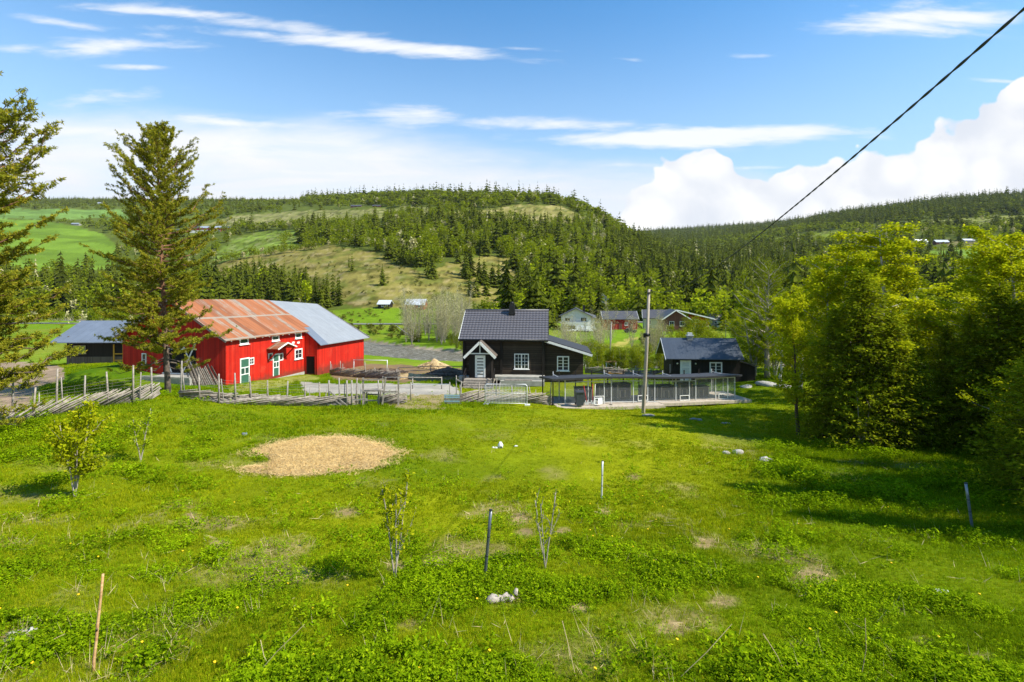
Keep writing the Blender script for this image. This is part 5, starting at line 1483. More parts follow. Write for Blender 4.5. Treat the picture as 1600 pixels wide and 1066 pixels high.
def tools():
    redp = m_plain('red_plastic', (.55, .03, .03), (.45, .03, .03), 5, .5)
    for px, lab, mt, hh, lean in ((906, 'red handled shovel leaning on the dog run beside the trash bin', redp, 1.35, -.35), (915, 'red handled rake upright against the dog run mesh', redp, 1.45, .1), (918, 'white handled broom beside the red rake at the dog run', M_white, 1.4, .2)):
        gx, gy, gz = on_deck(1.35 + (px - 906) * .05, -.45)
        R = thing('garden_tool', lab, 'tool', (gx, gy, gz), 0)
        mb = MB(); mb.tube([(0, 0, .2), (lean * .5, .35, hh)], .022, 6); obj('handle', mb, mt, R)
        mb = MB(); mb.add([(-.14, 0, 0), (.14, 0, 0), (.12, .02, .3), (-.12, .02, .3), (-.14, .03, 0), (.14, .03, 0), (.12, .05, .3), (-.12, .05, .3)], [(0, 1, 2, 3), (7, 6, 5, 4), (0, 4, 5, 1), (3, 2, 6, 7), (1, 5, 6, 2), (0, 3, 7, 4)]); obj('blade', mb, M_alu, R)
    gx, gy, gz = on_deck(2.2, -.75)
    R = thing('scrap_frame', 'white metal frame lying tilted by the deck near the trash bin', 'frame', (gx, gy, gz), .2); R.scale = (.7, .7, .7)
    mb = MB()
    for a, c in (((-.5, 0, .05), (.3, 0, .1)), ((-.35, .4, .6), (.45, .4, .65)), ((-.5, 0, .05), (-.35, .4, .6)), ((.3, 0, .1), (.45, .4, .65)), ((-.1, 0, .08), (.05, .4, .62))): mb.bar(a, c, .07, .07)
    obj('frame_bars', mb, M_white, R)
    mb = MB(); mb.add([(-.08, .02, .1), (.28, .02, .12), (.4, .36, .6), (.06, .36, .58)], [(0, 1, 2, 3)]); mb.add([(-.08, .03, .09), (.28, .03, .11), (.4, .37, .59), (.06, .37, .57)], [(3, 2, 1, 0)]); obj('sheet', mb, M_alu, R)
tools()
# ---------------------------------------------------------------- fences
def path_pts(P):
    P = [ground_at(*p) if len(p) == 3 else ground_at(p[0], p[1], 15) for p in P]
    A_ = np.array(P)[:, :2]; s = np.r_[0, np.cumsum(np.hypot(*np.diff(A_, axis=0).T))]
    return A_, s
def pole_fence(name, label, P, post_gap=1.75, ph=1.45, rise=.75, run=2.6, seed=1, group=None, rails=True, wires=True, tilt=.03, side=.0, per=.17):
    rng = np.random.default_rng(seed)
    A_, s = path_pts(P); X = lambda t: np.interp(t, s, A_[:, 0]); Y = lambda t: np.interp(t, s, A_[:, 1])
    R = thing(name, label, 'fence', (float(A_[0, 0]), float(A_[0, 1]), hz(*A_[0])), 0, group)
    o = np.array(R.location)
    t = 0.1; k = 0
    while t < s[-1]:
        x, y = float(X(t)), float(Y(t)); z = hz(x, y); h = ph * rng.uniform(.72, 1.15)
        mb = MB(); lx, ly = rng.normal() * tilt * h, rng.normal() * tilt * h
        mb.tube(np.array([(x, y, z - .2), (x + lx * .5, y + ly * .5, z + h * .5), (x + lx, y + ly, z + h)]) - o, [.050, .045, .036], 6)
        obj('post', mb, M_rail_w if k % 3 else M_grey, R); k += 1
        if rng.random() < .45:
            mb = MB(); a = t + .2; x, y = float(X(a)), float(Y(a)); h *= .8
            mb.tube(np.array([(x, y + .1, z - .2), (x + rng.normal() * .1, y + .1 + rng.normal() * .05, z + h)]) - o, [.035, .025], 5)
            obj('post', mb, M_grey, R)
        t += post_gap * rng.uniform(.8, 1.2)
    if rails:
        mb = MB(); t = -run * .6
        while t < s[-1] - .3:
            t0, t1 = max(t, 0), min(t + run * rng.uniform(.85, 1.2), s[-1])
            f0, f1 = (t0 - t) / run, (t1 - t) / run
            x0, y0, x1, y1 = float(X(t0)), float(Y(t0)), float(X(t1)), float(Y(t1))
            j = rng.normal() * .05
            z0 = hz(x0, y0) + .04 + rise * f0 + rng.normal() * .02; z1 = hz(x1, y1) + .04 + rise * min(1.05, f1) + rng.normal() * .04
            mb.tube(np.array([(x0, y0 + j, z0), ((x0 + x1) / 2, (y0 + y1) / 2 + j + rng.normal() * .02, (z0 + z1) / 2 + rng.normal() * .02), (x1, y1 - j, z1)]) - o, [.038, .034, .022], 5)
            t += per * rng.uniform(.6, 1.4)
        obj('rails', mb, M_rail_w, R)
    if wires:
        mb = MB(); n = int(s[-1] / .9) + 2; tt = np.linspace(0, s[-1], n)
        zz = height(X(tt), Y(tt))
        for hh in (.85, 1.0, 1.15, 1.3):
            mb.tube(np.c_[X(tt), Y(tt), zz + hh] - o, .005, 3, False)
        for a in np.arange(0, s[-1], .5):
            x, y = float(X(a)), float(Y(a)); z = hz(x, y); mb.tube(np.array([(x, y, z + .8), (x, y, z + 1.3)]) - o, .003, 3, False)
        obj('wire_net', mb, M_grey, R)
    return R
pole_fence('pole_fence', 'slanted pole fence running up from the left edge to the pine tree', [(-70, 690), (0, 668), (60, 655), (125, 643), (180, 634), (222, 628), (250, 622)], .9, 2.15, .72, 1.5, 3, tilt=.045, per=.12)
pole_fence('pole_fence', 'weathered slanted pole fence in front of the red barn', [(280, 622), (305, 626), (345, 631), (420, 634), (480, 635), (545, 634), (562, 633)], 1.0, 1.8, .55, 3.0, 4, tilt=.03, per=.13)
pole_fence('pole_fence', 'short piece of slanted pole fence between the bench and the yard opening', [(590, 632), (612, 632), (636, 632)], 1.1, 1.5, .7, 2.2, 5, wires=False, per=.13)
pole_fence('pole_fence', 'slanted pole fence running right behind the striped pallet and mesh barrier', [(715, 630), (745, 629), (790, 628), (825, 630), (862, 634)], 1.35, 1.55, .75, 2.6, 6, wires=False, tilt=.08, per=.12)
pole_fence('pole_fence', 'dark low pole fence of the paddock beside the far end of the barn', [(515, 586, 30), (560, 590, 30), (605, 593, 30), (625, 594, 30)], 1.7, 1.5, .8, 2.6, 7, wires=False, per=.14)
pole_fence('pole_fence', 'weathered pole fence crossing the garden between log house and cabin', [(914, 583, 40), (950, 585, 40), (1000, 588, 40), (1040, 590, 40)], 1.8, 1.1, .7, 2.6, 8, wires=False, per=.16)

def rail_fence(label, P, ph=1.2, gap=2.4, zs=(1.05,), mat=None, name='rail_fence', thick=.06):
    A_, s = path_pts(P)
    R = thing(name, label, 'fence', (float(A_[0, 0]), float(A_[0, 1]), hz(*A_[0])))
    o = np.array(R.location); n = max(2, int(s[-1] / gap) + 1); tt = np.linspace(0, s[-1], n)
    X, Y = np.interp(tt, s, A_[:, 0]), np.interp(tt, s, A_[:, 1]); Z = height(X, Y)
    for x, y, z in zip(X, Y, Z):
        mb = MB(); mb.tube(np.array([(x, y, z - .2), (x, y, z + ph)]) - o, thick * .8, 6); obj('post', mb, mat or M_grey, R)
    for h in zs:
        mb = MB(); mb.tube(np.c_[X, Y, Z + h] - o + [0, -thick, 0], thick * .6, 5); obj('rail', mb, mat or M_grey, R)
    return R
rail_fence('metal rail fence round the straw paddock behind the yard', [(622, 592, 40), (660, 590, 40), (722, 590, 40)], 1.2, 2.6, (.35, .75, 1.12))
rail_fence('thin rail along the green behind the barn end', [(553, 577, 50), (605, 578, 50)], 1.15, 3, (1.1,), M_alu)
rail_fence('thin pale rail between the yard and the paddock', [(598, 608, 36), (640, 608, 36), (690, 608, 36)], 1.0, 2.2, (.95,))

# gate rails, pallet, barrier, bench
def bench():
    gx, gy, gz = ground_at(583, 632, 25)
    R = thing('milking_stand', 'grey wooden stand with four legs and a flat top beside the pole fence', 'wooden stand', (gx, gy - .1, gz), 0)
    mb = MB(); mb.box(-.5, .5, -.3, .3, .92, .98); obj('top', mb, M_rail_w, R)
    for x in (-.44, .44):
        for y in (-.25, .25):
            mb = MB(); mb.bar((x, y, -.1), (x, y, .92), .08, .06); obj('leg', mb, M_rail_w, R)
    mb = MB(); mb.bar((-.4, -.26, .32), (.4, -.26, .32), .05, .07); mb.bar((-.4, .26, .6), (.4, .26, .6), .05, .07); obj('stretcher', mb, M_rail_w, R)
bench()
def hurdle():
    gx, gy, gz = ground_at(597, 634, 25)
    R = thing('wooden_gate', 'tall narrow grey wooden gate frame standing ajar by the stand', 'gate', (gx, gy, gz), .1)
    for x, tl in ((-1.15, 0), (0, .22), (1.0, 0.0)):
        mb = MB(); mb.bar((x, 0, -.1), (x + tl, 0, 1.75), .1, .08); obj('post', mb, M_rail_w, R)
    for z_ in (.9, 1.62):
        mb = MB(); mb.bar((-1.15, -.05, z_), (.1, -.05, z_ + .02), .04, .07, (0, 0, 1)); obj('rail', mb, M_rail_w, R)
    mb = MB(); mb.bar((.0, -.05, .85), (1.0, -.05, .86), .04, .1); obj('rail', mb, M_rail_w, R)
hurdle()
def gate_left():
    gx, gy, gz = ground_at(533, 634, 25)
    R = thing('wooden_gate', 'broken pole gate with crossed slats left of the wooden stand', 'gate', (gx, gy, gz), 0)
    for x in (-.75, .35, .65):
        mb = MB(); mb.tube([(x, 0, -.1), (x, 0, 1.55)], .05, 6); obj('post', mb, M_grey, R)
    for a, c in (((-.7, -.06, .9), (.4, -.06, .0)), ((-.7, -.06, .6), (.1, -.06, .0)), ((.6, 0, .35), (1.6, 0, .4))):
        mb = MB(); mb.bar(a, c, .05, .07); obj('slat', mb, M_grey, R)
gate_left()
def pallet():
    gx, gy, gz = ground_at(706, 632, 25)
    R = thing('pallet', 'pale wooden pallet with light blue stripes set upright at the yard opening', 'pallet', (gx, gy, gz), -.04)
    blue = m_plain('faded_blue', (.25, .42, .50), (.35, .45, .48), 6, .8)
    for k in range(5):
        mb = MB(); mb.box(-.5, .5, -.03, 0, .03 + k * .125, .12 + k * .125); obj('board', mb, blue if k in (1, 3, 4) else M_rail_w, R)
    for x in (-.46, -.04, .38):
        mb = MB(); mb.box(x, x + .09, .003, .1, .0, .64); obj('batten', mb, M_rail_w, R)
pallet()
def post_gate():
    gx, gy, gz = ground_at(713, 627, 25)
    R = thing('gate_rail', 'tall thin posts with a grey bar sloping down towards the house steps', 'gate', (gx, gy, gz), 0)
    for x in (-.45, .0, .33):
        mb = MB(); mb.tube([(x, 0, -.1), (x, 0, 1.75 if x == 0 else 1.3)], .035, 6); obj('post', mb, M_grey, R)
    mb = MB(); mb.bar((.02, -.05, 1.5), (1.3, -.05, .85), .04, .07); obj('bar', mb, M_rail_w, R)
    mb = MB(); mb.bar((-3.1, -.0, 1.13), (-.4, -.0, 1.15), .04, .05); obj('bar', mb, M_alu, R)
    for x in (-3.1, ):
        mb = MB(); mb.tube([(x, 0, -.1), (x, 0, 1.3)], .045, 6); obj('post', mb, M_grey, R)
post_gate()
def barrier():
    gx, gy, gz = ground_at(758, 632.5, 25)
    R = thing('mesh_barrier', 'galvanised mesh fence barrier standing alone on the lawn before the log house', 'barrier', (gx, gy, gz), -.06)
    L, H = 2.74, 1.35
    mb = MB()
    mb.tube([(0, 0, 0), (0, 0, H - .1), (.1, 0, H), (L - .1, 0, H), (L, 0, H - .1), (L, 0, 0)], .034, 8); mb.tube([(0, 0, .1), (L, 0, .1)], .018, 6); mb.tube([(0, 0, H * .56), (L, 0, H * .56)], .016, 6)
    obj('frame_tube', mb, M_alu, R)
    mb = MB()
    for x in np.arange(.09, L, .095): mb.tube([(x, .0, .1), (x, 0, H)], .014, 3, False)
    for z_ in np.arange(.2, H, .2): mb.tube([(0, .0, z_), (L, 0, z_)], .007, 3, False)
    obj('wire_grid', mb, M_alu, R)
    for x in (0.02, L - .02):
        mb = MB(); mb.box(x - .12, x + .22, -.12, .12, -.02, .06); obj('foot', mb, M_white, R)
barrier()

# ---------------------------------------------------------------- pole and cable
def power_pole():
    gx, gy, gz = ground_at(1005, 646, 25)
    R = thing('power_pole', 'tall bare wooden power pole standing in front of the dog run', 'power pole', (gx, gy, gz), 0)
    d = gy; tx = (1014 - HX) / F * d - gx; tz = EYE - (452 - HY) / F * d - gz
    mb = MB(); mb.tube([(-.02, 0, -.4), (0, 0, 0), (tx * .5 + .03, 0, tz * .5), (tx, 0, tz)], [.13, .125, .11, .09], 12); obj('pole', mb, m_plain('pole_wood', (.42, .36, .28), (.27, .225, .175), 6, .9, (3, 3, .5), bump=.3), R)
    mb = MB(); mb.tube([(tx * .63, 0, tz * .62), (tx * .63, 0, tz * .645)], .135, 12); mb.box(tx * .63 - .22, tx * .63 - .1, -.05, .05, tz * .61, tz * .645); mb.box(tx * .63 + .1, tx * .63 + .2, -.04, .04, tz * .622, tz * .64); obj('band', mb, M_black, R)
    mb = MB(); mb.box(tx - .13, tx + .06, -.16, -.08, tz - .3, tz - .2); mb.box(tx + .08, tx + .2, -.04, .04, tz - .12, tz - .03); obj('hook', mb, M_black, R)
    mb = MB(); mb.tube([(-.02, -.17, 0), (-.03, -.17, 1.3), (-.0, -.16, 2.0)], .012, 5); obj('earth_wire', mb, M_black, R)
    top = np.array([gx + tx + .15, gy, gz + tz - .08])
    # twisted cable sagging from the pole over the viewer
    end = np.array(P3(1600, 14, 3.4)); 
    n = 140; t = np.linspace(0, 1.25, n)
    L = top + (end - top) * t[:, None]; L[:, 2] -= 4 * .73 * t * (1 - t)
    mb = MB(); ph = np.cumsum(np.r_[0, np.linalg.norm(np.diff(L, axis=0), axis=1)]) / .28 * 2 * PI
    # sample finer for the twist
    tf = np.linspace(0, 1.25, 1500); Lf = top + (end - top) * tf[:, None]; Lf[:, 2] -= 4 * .73 * tf * (1 - tf)
    ds = np.cumsum(np.r_[0, np.linalg.norm(np.diff(Lf, axis=0), axis=1)]); a = ds / .45 * 2 * PI
    dirn = (end - top) / np.linalg.norm(end - top); s1 = np.cross(dirn, (0, 0, 1)); s1 /= np.linalg.norm(s1); s2 = np.cross(s1, dirn)
    for off in (0, PI):
        mb.tube(Lf + (s1 * np.cos(a + off)[:, None] + s2 * np.sin(a + off)[:, None]) * .0054, .0068, 5, False)
    tag(obj('power_cable', mb, m_plain('cable_rubber', (.03, .035, .035), (.05, .055, .055), 30, .5)), 'black twisted cable sagging from the top of the power pole up across the sky', 'cable')
    # thinner pole among the trees with a cable towards the house
    gx2, gy2, gz2 = ground_at(952, 572, 62)
    R = thing('utility_pole', 'thin grey pole among bushes in front of the red outbuilding', 'utility pole', (gx2, gy2, gz2))
    tz2 = EYE - (503 - HY) / F * gy2 - gz2
    mb = MB(); mb.tube([(0, 0, -.3), (.35, 0, tz2)], [.13, .09], 8); obj('pole', mb, M_grey, R)
    mb = MB(); mb.tube([(.35, -.1, tz2 - .15), (.35, .1, tz2 - .15)], .06, 6); obj('insulator', mb, M_black, R)
    e2 = np.array([gx2 + .35, gy2, gz2 + tz2 - .1]); s0 = top - [.2, 0, .1]
    t = np.linspace(0, 1, 40); L = s0 + (e2 - s0) * t[:, None]; L[:, 2] -= 4 * .9 * t * (1 - t)
    mb = MB(); mb.tube(L, .014, 4, False); tag(obj('power_cable', mb, MATS['cable_rubber']), 'thin dark cable hanging between the tall power pole and the thin pole behind', 'cable')
power_pole()

# ---------------------------------------------------------------- stakes on the meadow
galv = m_plain('dull_steel', (.16, .18, .20), (.10, .115, .13), 20, .35, metal=.6, spec=.5)
def stake(px, yb, xt, yt, lab, name='metal_post', r=.026, mat=None, cat='post'):
    gx, gy, gz = ground_at(px, yb, 4.5)
    tx, tz = (xt - HX) / F * gy - gx, EYE - (yt - HY) / F * gy - gz
    mb = MB(); mb.tube([(0, 0, -.15), (0, 0, 0), (tx * .33, 0, tz * .33), (tx * .66, 0, tz * .66), (tx, 0, tz)], r, 10)
    R = thing(name, lab, cat, (gx, gy, gz)); obj('tube', mb, mat or galv, R)
    mb = MB(); mb.tube([(tx * .98, 0, tz * .99), (tx, 0, tz + .006)], r * 1.12, 10)
    for f in (.35, .62): mb.tube([(tx * f, 0, tz * f), (tx * (f + .008), 0, tz * f + .012)], r * 1.15, 10)
    obj('collar', mb, M_black, R)
stake(757, 908, 767, 797, 'dark steel post leaning slightly on the grass in the centre foreground')
stake(940, 781, 941.5, 720, 'thin steel post upright in the grass right of the straw circle', r=.024, mat=M_alu)
stake(1519, 824, 1509, 755, 'steel post leaning left in the shaded grass on the right', r=.03, mat=m_plain('bluish_steel', (.30, .34, .38), (.2, .23, .26), 20, .35, metal=.5))
def wood_stick():
    gx, gy, gz = ground_at(146, 1050, 4.2); d = gy
    tx, tz = (161 - HX) / F * d - gx, EYE - (897 - HY) / F * d - gz
    R = thing('wooden_stick', 'peeled light brown stick standing in the grass at lower left', 'stick', (gx, gy, gz))
    mb = MB(); mb.tube([(0, 0, -.1), (.004, 0, .12), (tx * .33, 0, tz * .35), (tx * .45, 0, tz * .5), (tx * .8, 0, tz * .8), (tx, 0, tz)], [.017, .016, .015, .016, .013, .012], 8)
    obj('shaft', mb, m_plain('peeled_wood', (.62, .42, .20), (.36, .17, .07), 6, .7, (1, 1, 4)), R)
    mb = MB(); mb.tube([(tx * .38, -.005, tz * .42), (tx * .38 + .02, -.03, tz * .46)], [.014, .008], 6); obj('knot', mb, M_bark, R)
wood_stick()

# ---------------------------------------------------------------- stones, straw, small things on the ground
def rock(px, py, w, hgt, lab, mat=None, seed=0, name='stone', cat='stone', elong=1.4, dmin=4.5):
    rng = np.random.default_rng(seed)
    gx, gy, gz = ground_at(px, py, dmin)
    nu, nv = 14, 8; U_, V_ = np.meshgrid(np.arange(nu) / nu * 2 * PI, np.linspace(.02, PI - .02, nv), indexing='ij')
    v = np.stack([np.cos(U_) * np.sin(V_), np.sin(U_) * np.sin(V_), np.cos(V_)], -1)
    k = rng.normal(size=(6, 3)); amp = 1 + sum(.11 * np.sin((v @ q_) * 2.2 + i * 1.7) for i, q_ in enumerate(k))
    v = v * amp[..., None] * [w / 2, w / 2 / elong, hgt / 2]
    i = np.arange(nu)[:, None] * nv; i2 = ((np.arange(nu) + 1) % nu)[:, None] * nv; j = np.arange(nv - 1)[None]
    mb = MB(); mb.add(v.reshape(-1, 3), np.stack([i + j, i + j + 1, i2 + j + 1, i2 + j], -1).reshape(-1, 4), True)
    o = obj(name, mb, mat or M_stone, None, (gx, gy, gz + hgt * .10), rng.normal() * .4)
    return tag(o, lab, cat)
M_pale = m_plain('pale_stone', (.48, .46, .41), (.24, .22, .19), 7, .9, bump=.6)
rock(1153, 709, .5, .26, 'larger pale round stone of the pair on the grass', M_pale, 1)
rock(1134, 709, .26, .2, 'smaller pale stone left of the larger pale stone', M_pale, 2)
rock(1195, 720, .5, .2, 'jagged whitish stone at the edge of the tree shadow', M_pale, 3)
rock(1012, 650, .8, .15, 'flat stone slab at the foot of the power pole', M_stone, 4)
rock(1088, 656, .7, .14, 'flat grey stone in the grass right of the power pole', M_stone, 5)
rock(1135, 662, .5, .12, 'small flat stone near the tree shadow, right of the deck', M_stone, 6)
rock(1202, 603, 2.2, .6, 'long heap of pale rock right of the cabin', M_pale, 7, dmin=38)
rock(1225, 606, 1.4, .5, 'pale rock beside the bare birch trunk', M_pale, 8, dmin=38)
rock(1168, 606, 1.0, .4, 'pale rock behind the right end of the deck', M_pale, 9, dmin=38)
rock(383, 680, .22, .2, 'small bluish stone at the left end of the straw circle', m_plain('bluish_stone', (.18, .22, .26), (.12, .14, .17), 6, .8), 10)
rock(1470, 925, .2, .05, 'small white scrap lying in the right foreground grass', M_white, 11)
for i, (a, c, w_) in enumerate(((20, 992, .16), (42, 990, .2), (12, 1003, .12))):
    rock(a, c, w_, .08, ('left', 'largest', 'lowest')[i] + ' pale stone on the bare patch at lower left corner', M_pale, 30 + i)
rock(716, 632, .28, .12, 'small dark blue ball-like scrap on the path by the pallet', m_plain('blue_scrap', (.02, .03, .12), (.03, .04, .1), 6, .6), 12)
# weathered log end in the foreground
def log_piece():
    gx, gy, gz = ground_at(783, 942, 4.5)
    R = thing('tree_log', 'bleached weathered log end half buried in the foreground weeds', 'log', (gx, gy, gz), .25)
    rng = np.random.default_rng(4); mb = MB()
    n = 9; x = np.linspace(-.22, .18, n); rad = .058 * (1 + rng.normal(size=n) * .1); rad[0] *= .5
    mb.tube(np.c_[x, np.zeros(n), .05 + rng.normal(size=n) * .012], rad, 14); mb.tube([(.2, .0, .08), (.24, .03, .15)], [.05, .02], 6)
    obj('trunk_piece', mb, m_plain('bleached_wood', (.50, .44, .37), (.26, .21, .17), 7, .9, (1, 5, 5), bump=.7), R)
log_piece()
def toy():
    gx, gy, gz = ground_at(782, 700, 12)
    R = thing('white_container', 'small white plastic container lying on the grass in the middle of the paddock', 'container', (gx, gy, gz), .3)
    mb = MB(); mb.tube([(0, 0, .0), (0, 0, .14), (0, 0, .19), (0, 0, .24)], [.10, .11, .07, .05], 10); mb.box(-.22, -.12, -.04, .04, 0, .05); obj('body', mb, M_white, R)
    mb = MB(); mb.tube([(0, -.09, .06), (0, -.12, .06)], .035, 8); obj('opening', mb, M_black, R)
toy()
rock(806, 698, .16, .08, 'small white scrap on the grass right of the white container', M_white, 13)
rock(771, 700, .12, .07, 'tiny white scrap left of the white container', M_white, 14)
M_straw = m_plain('straw', (.56, .42, .21), (.32, .21, .10), 3.5, .95)
M_straw2 = m_leaf('straw_strands', (.74, .54, .24), (.46, .30, .12), (.86, .70, .38), 1.2, .2, 9, 0)
def straw_circle():
    cx, cy, _ = ground_at(505, 711, 10); rng = np.random.default_rng(3)
    rx, ry = 2.62, 2.75
    n = 150; g_ = np.linspace(-1.25, 1.25, n); X, Y = np.meshgrid(g_ * rx, g_ * ry, indexing='ij')
    r = np.hypot(X / rx, Y / ry) + (fbm(X + cx, Y + cy, 1.1, 5, 4) - .5) * .42
    # a green tuft bites into its left front edge
    r = r + .6 * np.exp(-(((X + 2.0) / .55) ** 2 + ((Y + 1.35) / .5) ** 2))
    hgt = np.clip((1 - r) * 2.5, 0, 1) * .05 + (fbm(X, Y, .5, 7, 4) - .5) * .09 * np.clip((1 - r) * 6, 0, 1)
    Z = height(X + cx, Y + cy) + np.where(r < 1, .02 + np.maximum(hgt, 0), -.15)
    idx = np.arange(n * n).reshape(n, n); keep = (r[:-1, :-1] < 1.04)
    f = np.stack([idx[:-1, :-1], idx[1:, :-1], idx[1:, 1:], idx[:-1, 1:]], -1)[keep]
    mb = MB(); mb.add(np.stack([X, Y, Z], -1).reshape(-1, 3), f, True)
    k = 34000; a = rng.random(k) * 6.283; q_ = rng.random(k) ** .5 * 1.3
    sx, sy = np.cos(a) * q_ * rx, np.sin(a) * q_ * ry
    rr_ = np.hypot(sx / rx, sy / ry) + (fbm(sx + cx, sy + cy, 1.1, 5, 4) - .5) * .42 + .6 * np.exp(-(((sx + 2.0) / .55) ** 2 + ((sy + 1.35) / .5) ** 2))
    w = rr_ < 1.02 + rng.random(len(sx)) ** 3 * .28; sx, sy = sx[w], sy[w]
    sz = height(sx + cx, sy + cy) + .05 + np.clip((1 - rr_[w]) * 4, 0, 1) * .10 + rng.random(len(sx)) * .05
    mb.mi = 1
    quads(mb, np.c_[sx, sy, sz], .17, .07, 1.6, rng)
    o = obj('straw_bedding', mb, [M_straw, M_straw2], None, (cx, cy, 0))
    tag(o, 'round patch of spread golden straw on the paddock grass', 'straw', None, 'stuff')
    return cx, cy, rx, ry
STRAW = straw_circle()
def heap(px, py, w, d_, hgt, lab, mat, name, seed, dmin):
    rng = np.random.default_rng(seed); cx, cy, cz = ground_at(px, py, dmin)
    n = 40; g_ = np.linspace(-1, 1, n); X, Y = np.meshgrid(g_ * w / 2, g_ * d_ / 2, indexing='ij')
    r = np.hypot(X / w * 2, Y / d_ * 2); H_ = np.clip(1 - r, 0, 1) ** .8 * hgt * (.6 + .8 * fbm(X, Y, w * .2, seed, 4)) 
    mb = MB(); idx = np.arange(n * n).reshape(n, n); f = np.stack([idx[:-1, :-1], idx[1:, :-1], idx[1:, 1:], idx[:-1, 1:]], -1)[r[:-1, :-1] < 1]
    mb.add(np.stack([X, Y, height(X + cx, Y + cy) - cz - .02 + H_], -1).reshape(-1, 3), f, True)
    k = 1500; a = rng.random(k) * 6.28; q_ = rng.random(k) ** .5; sx, sy = np.cos(a) * q_ * w / 2, np.sin(a) * q_ * d_ / 2
    quads(mb, np.c_[sx, sy, height(sx + cx, sy + cy) - cz + np.clip(1 - q_, 0, 1) ** .8 * hgt * .9], .3, .2, .6, rng)
    return tag(obj(name, mb, mat, None, (cx, cy, cz)), lab, 'heap')
M_wet = m_plain('dark_manure', (.15, .10, .065), (.08, .055, .04), 3, .95)
heap(678, 575, 4.5, 3, 1.0, 'golden straw heap on the far edge of the paddock left of the log house', M_straw, 'straw_heap', 3, 50)
heap(640, 591, 6.0, 2.5, .5, 'low spread of golden straw inside the paddock rails', M_straw, 'straw_heap', 4, 45)
heap(700, 586, 5.5, 4, .9, 'dark brown manure heap close to the left wall of the log house', M_wet, 'manure_heap', 5, 48)
heap(600, 582, 5.5, 3, .5, 'low brown manure heap left in the paddock beside the barn end', M_wet, 'manure_heap', 6, 50)
heap(1010, 573, 7.0, 4, .8, 'dark brush heap in front of the bushes left of the cabin', m_plain('brush', (.06, .05, .03), (.10, .085, .05), 3, .95), 'brush_heap', 7, 55)
def lumber():
    rng = np.random.default_rng(12)
    gx, gy, gz = ground_at(975, 585, 45)
    R = thing('lumber_stack', 'loose stack of light and orange boards lying on the lawn between house and cabin', 'lumber', (gx, gy, gz), .0)
    org = m_plain('orange_board', (.55, .30, .10), (.45, .25, .09), 4, .8)
    for k in range(14):
        x0 = -2.4 + rng.random() * 1.4; L = 2.2 + rng.random() * 2.2; y = -.8 + k * .12; z_ = .1 + .04 * (k % 4)
        mb = MB(); mb.bar((x0, y, z_ + .1 + rng.random() * .25), (x0 + L, y + rng.normal() * .3, z_), .13, .04); obj('board', mb, org if k % 4 == 0 else M_rail_w, R)
    gx, gy, gz = ground_at(955, 578, 45)
    R = thing('saw_bench', 'white trestle with an orange top beside the loose boards', 'trestle', (gx, gy, gz), .2)
    mb = MB(); mb.box(-.65, .65, -.35, .35, .95, 1.05); obj('top', mb, org, R)
    for a, c in (((-.6, 0, 0), (-.6, 0, .95)), ((.6, 0, 0), (.6, 0, .95)), ((-.6, 0, .9), (1.0, 0, .0))):
        mb = MB(); mb.bar(a, c, .09, .09); obj('leg', mb, M_white, R)
lumber()
def garden_stake_fence():
    rng = np.random.default_rng(15)
    for i, (px, py, lab) in enumerate(((925, 596, 'thin leaning bare stick in the yard left of the dog run'),)):
        pass
garden_stake_fence()

# ---------------------------------------------------------------- houses far away
def gabled(root, Lx, Dp, E, RG, wallm, roofm, ov=.5, trim=M_white, th=.18, white_verge=True):
    w = MB(); w.box(0, Lx, 0, .15, -1.5, E); w.box(0, Lx, Dp - .15, Dp, -1.5, E)
    for x in (0, Lx - .15): w.prism([(x, .15, -1.5), (x, Dp - .15, -1.5), (x, Dp - .15, E), (x, Dp / 2, RG - .1), (x, .15, E)], (.15, 0, 0))
    obj('wall', w, wallm, root)
    rf = MB(); k = (RG - E) / (Dp / 2)
    for yy in (-ov, Dp + ov):
        top = np.array([(-ov, yy, E - ov * k + .12), (Lx + ov, yy, E - ov * k + .12), (Lx + ov, Dp / 2, RG + .1), (-ov, Dp / 2, RG + .1)])
        rf.add(np.r_[top, top - [0, 0, th]], [(0, 1, 2, 3), (7, 6, 5, 4), (4, 5, 1, 0), (5, 6, 2, 1), (6, 7, 3, 2), (7, 4, 0, 3)])
    ro = obj('roof', rf, roofm, root)
    if white_verge:
        for x in (-ov - .04, Lx + ov + .04):
            fm = MB(); fm.bar((x, -ov, E - ov * k), (x, Dp / 2, RG), .06, .25, (0, -k, 1)); fm.bar((x, Dp + ov, E - ov * k), (x, Dp / 2, RG), .06, .25, (0, k, 1)); obj('barge_board', fm, trim, root)
    return ro
M_rooffar = m_plain('dark_roof', (.085, .085, .095), (.06, .06, .068), 1, .5)
M_metalroof = m_plain('pale_metal_roof', (.42, .45, .50), (.36, .39, .44), 1, .4, metal=.3)
M_brightroof = m_plain('bright_metal_roof', (.66, .68, .72), (.55, .57, .6), 1, .4, metal=.2)
FW = lambda: Wall((0, 0, 0), (1, 0, 0), (0, -1, 0))
def yard(x, y, r): YARDS.append((x, y, 0, r))
M_redbright = m_plain('bright_red_wall', (.50, .02, .02), (.42, .018, .018), 1, .7)
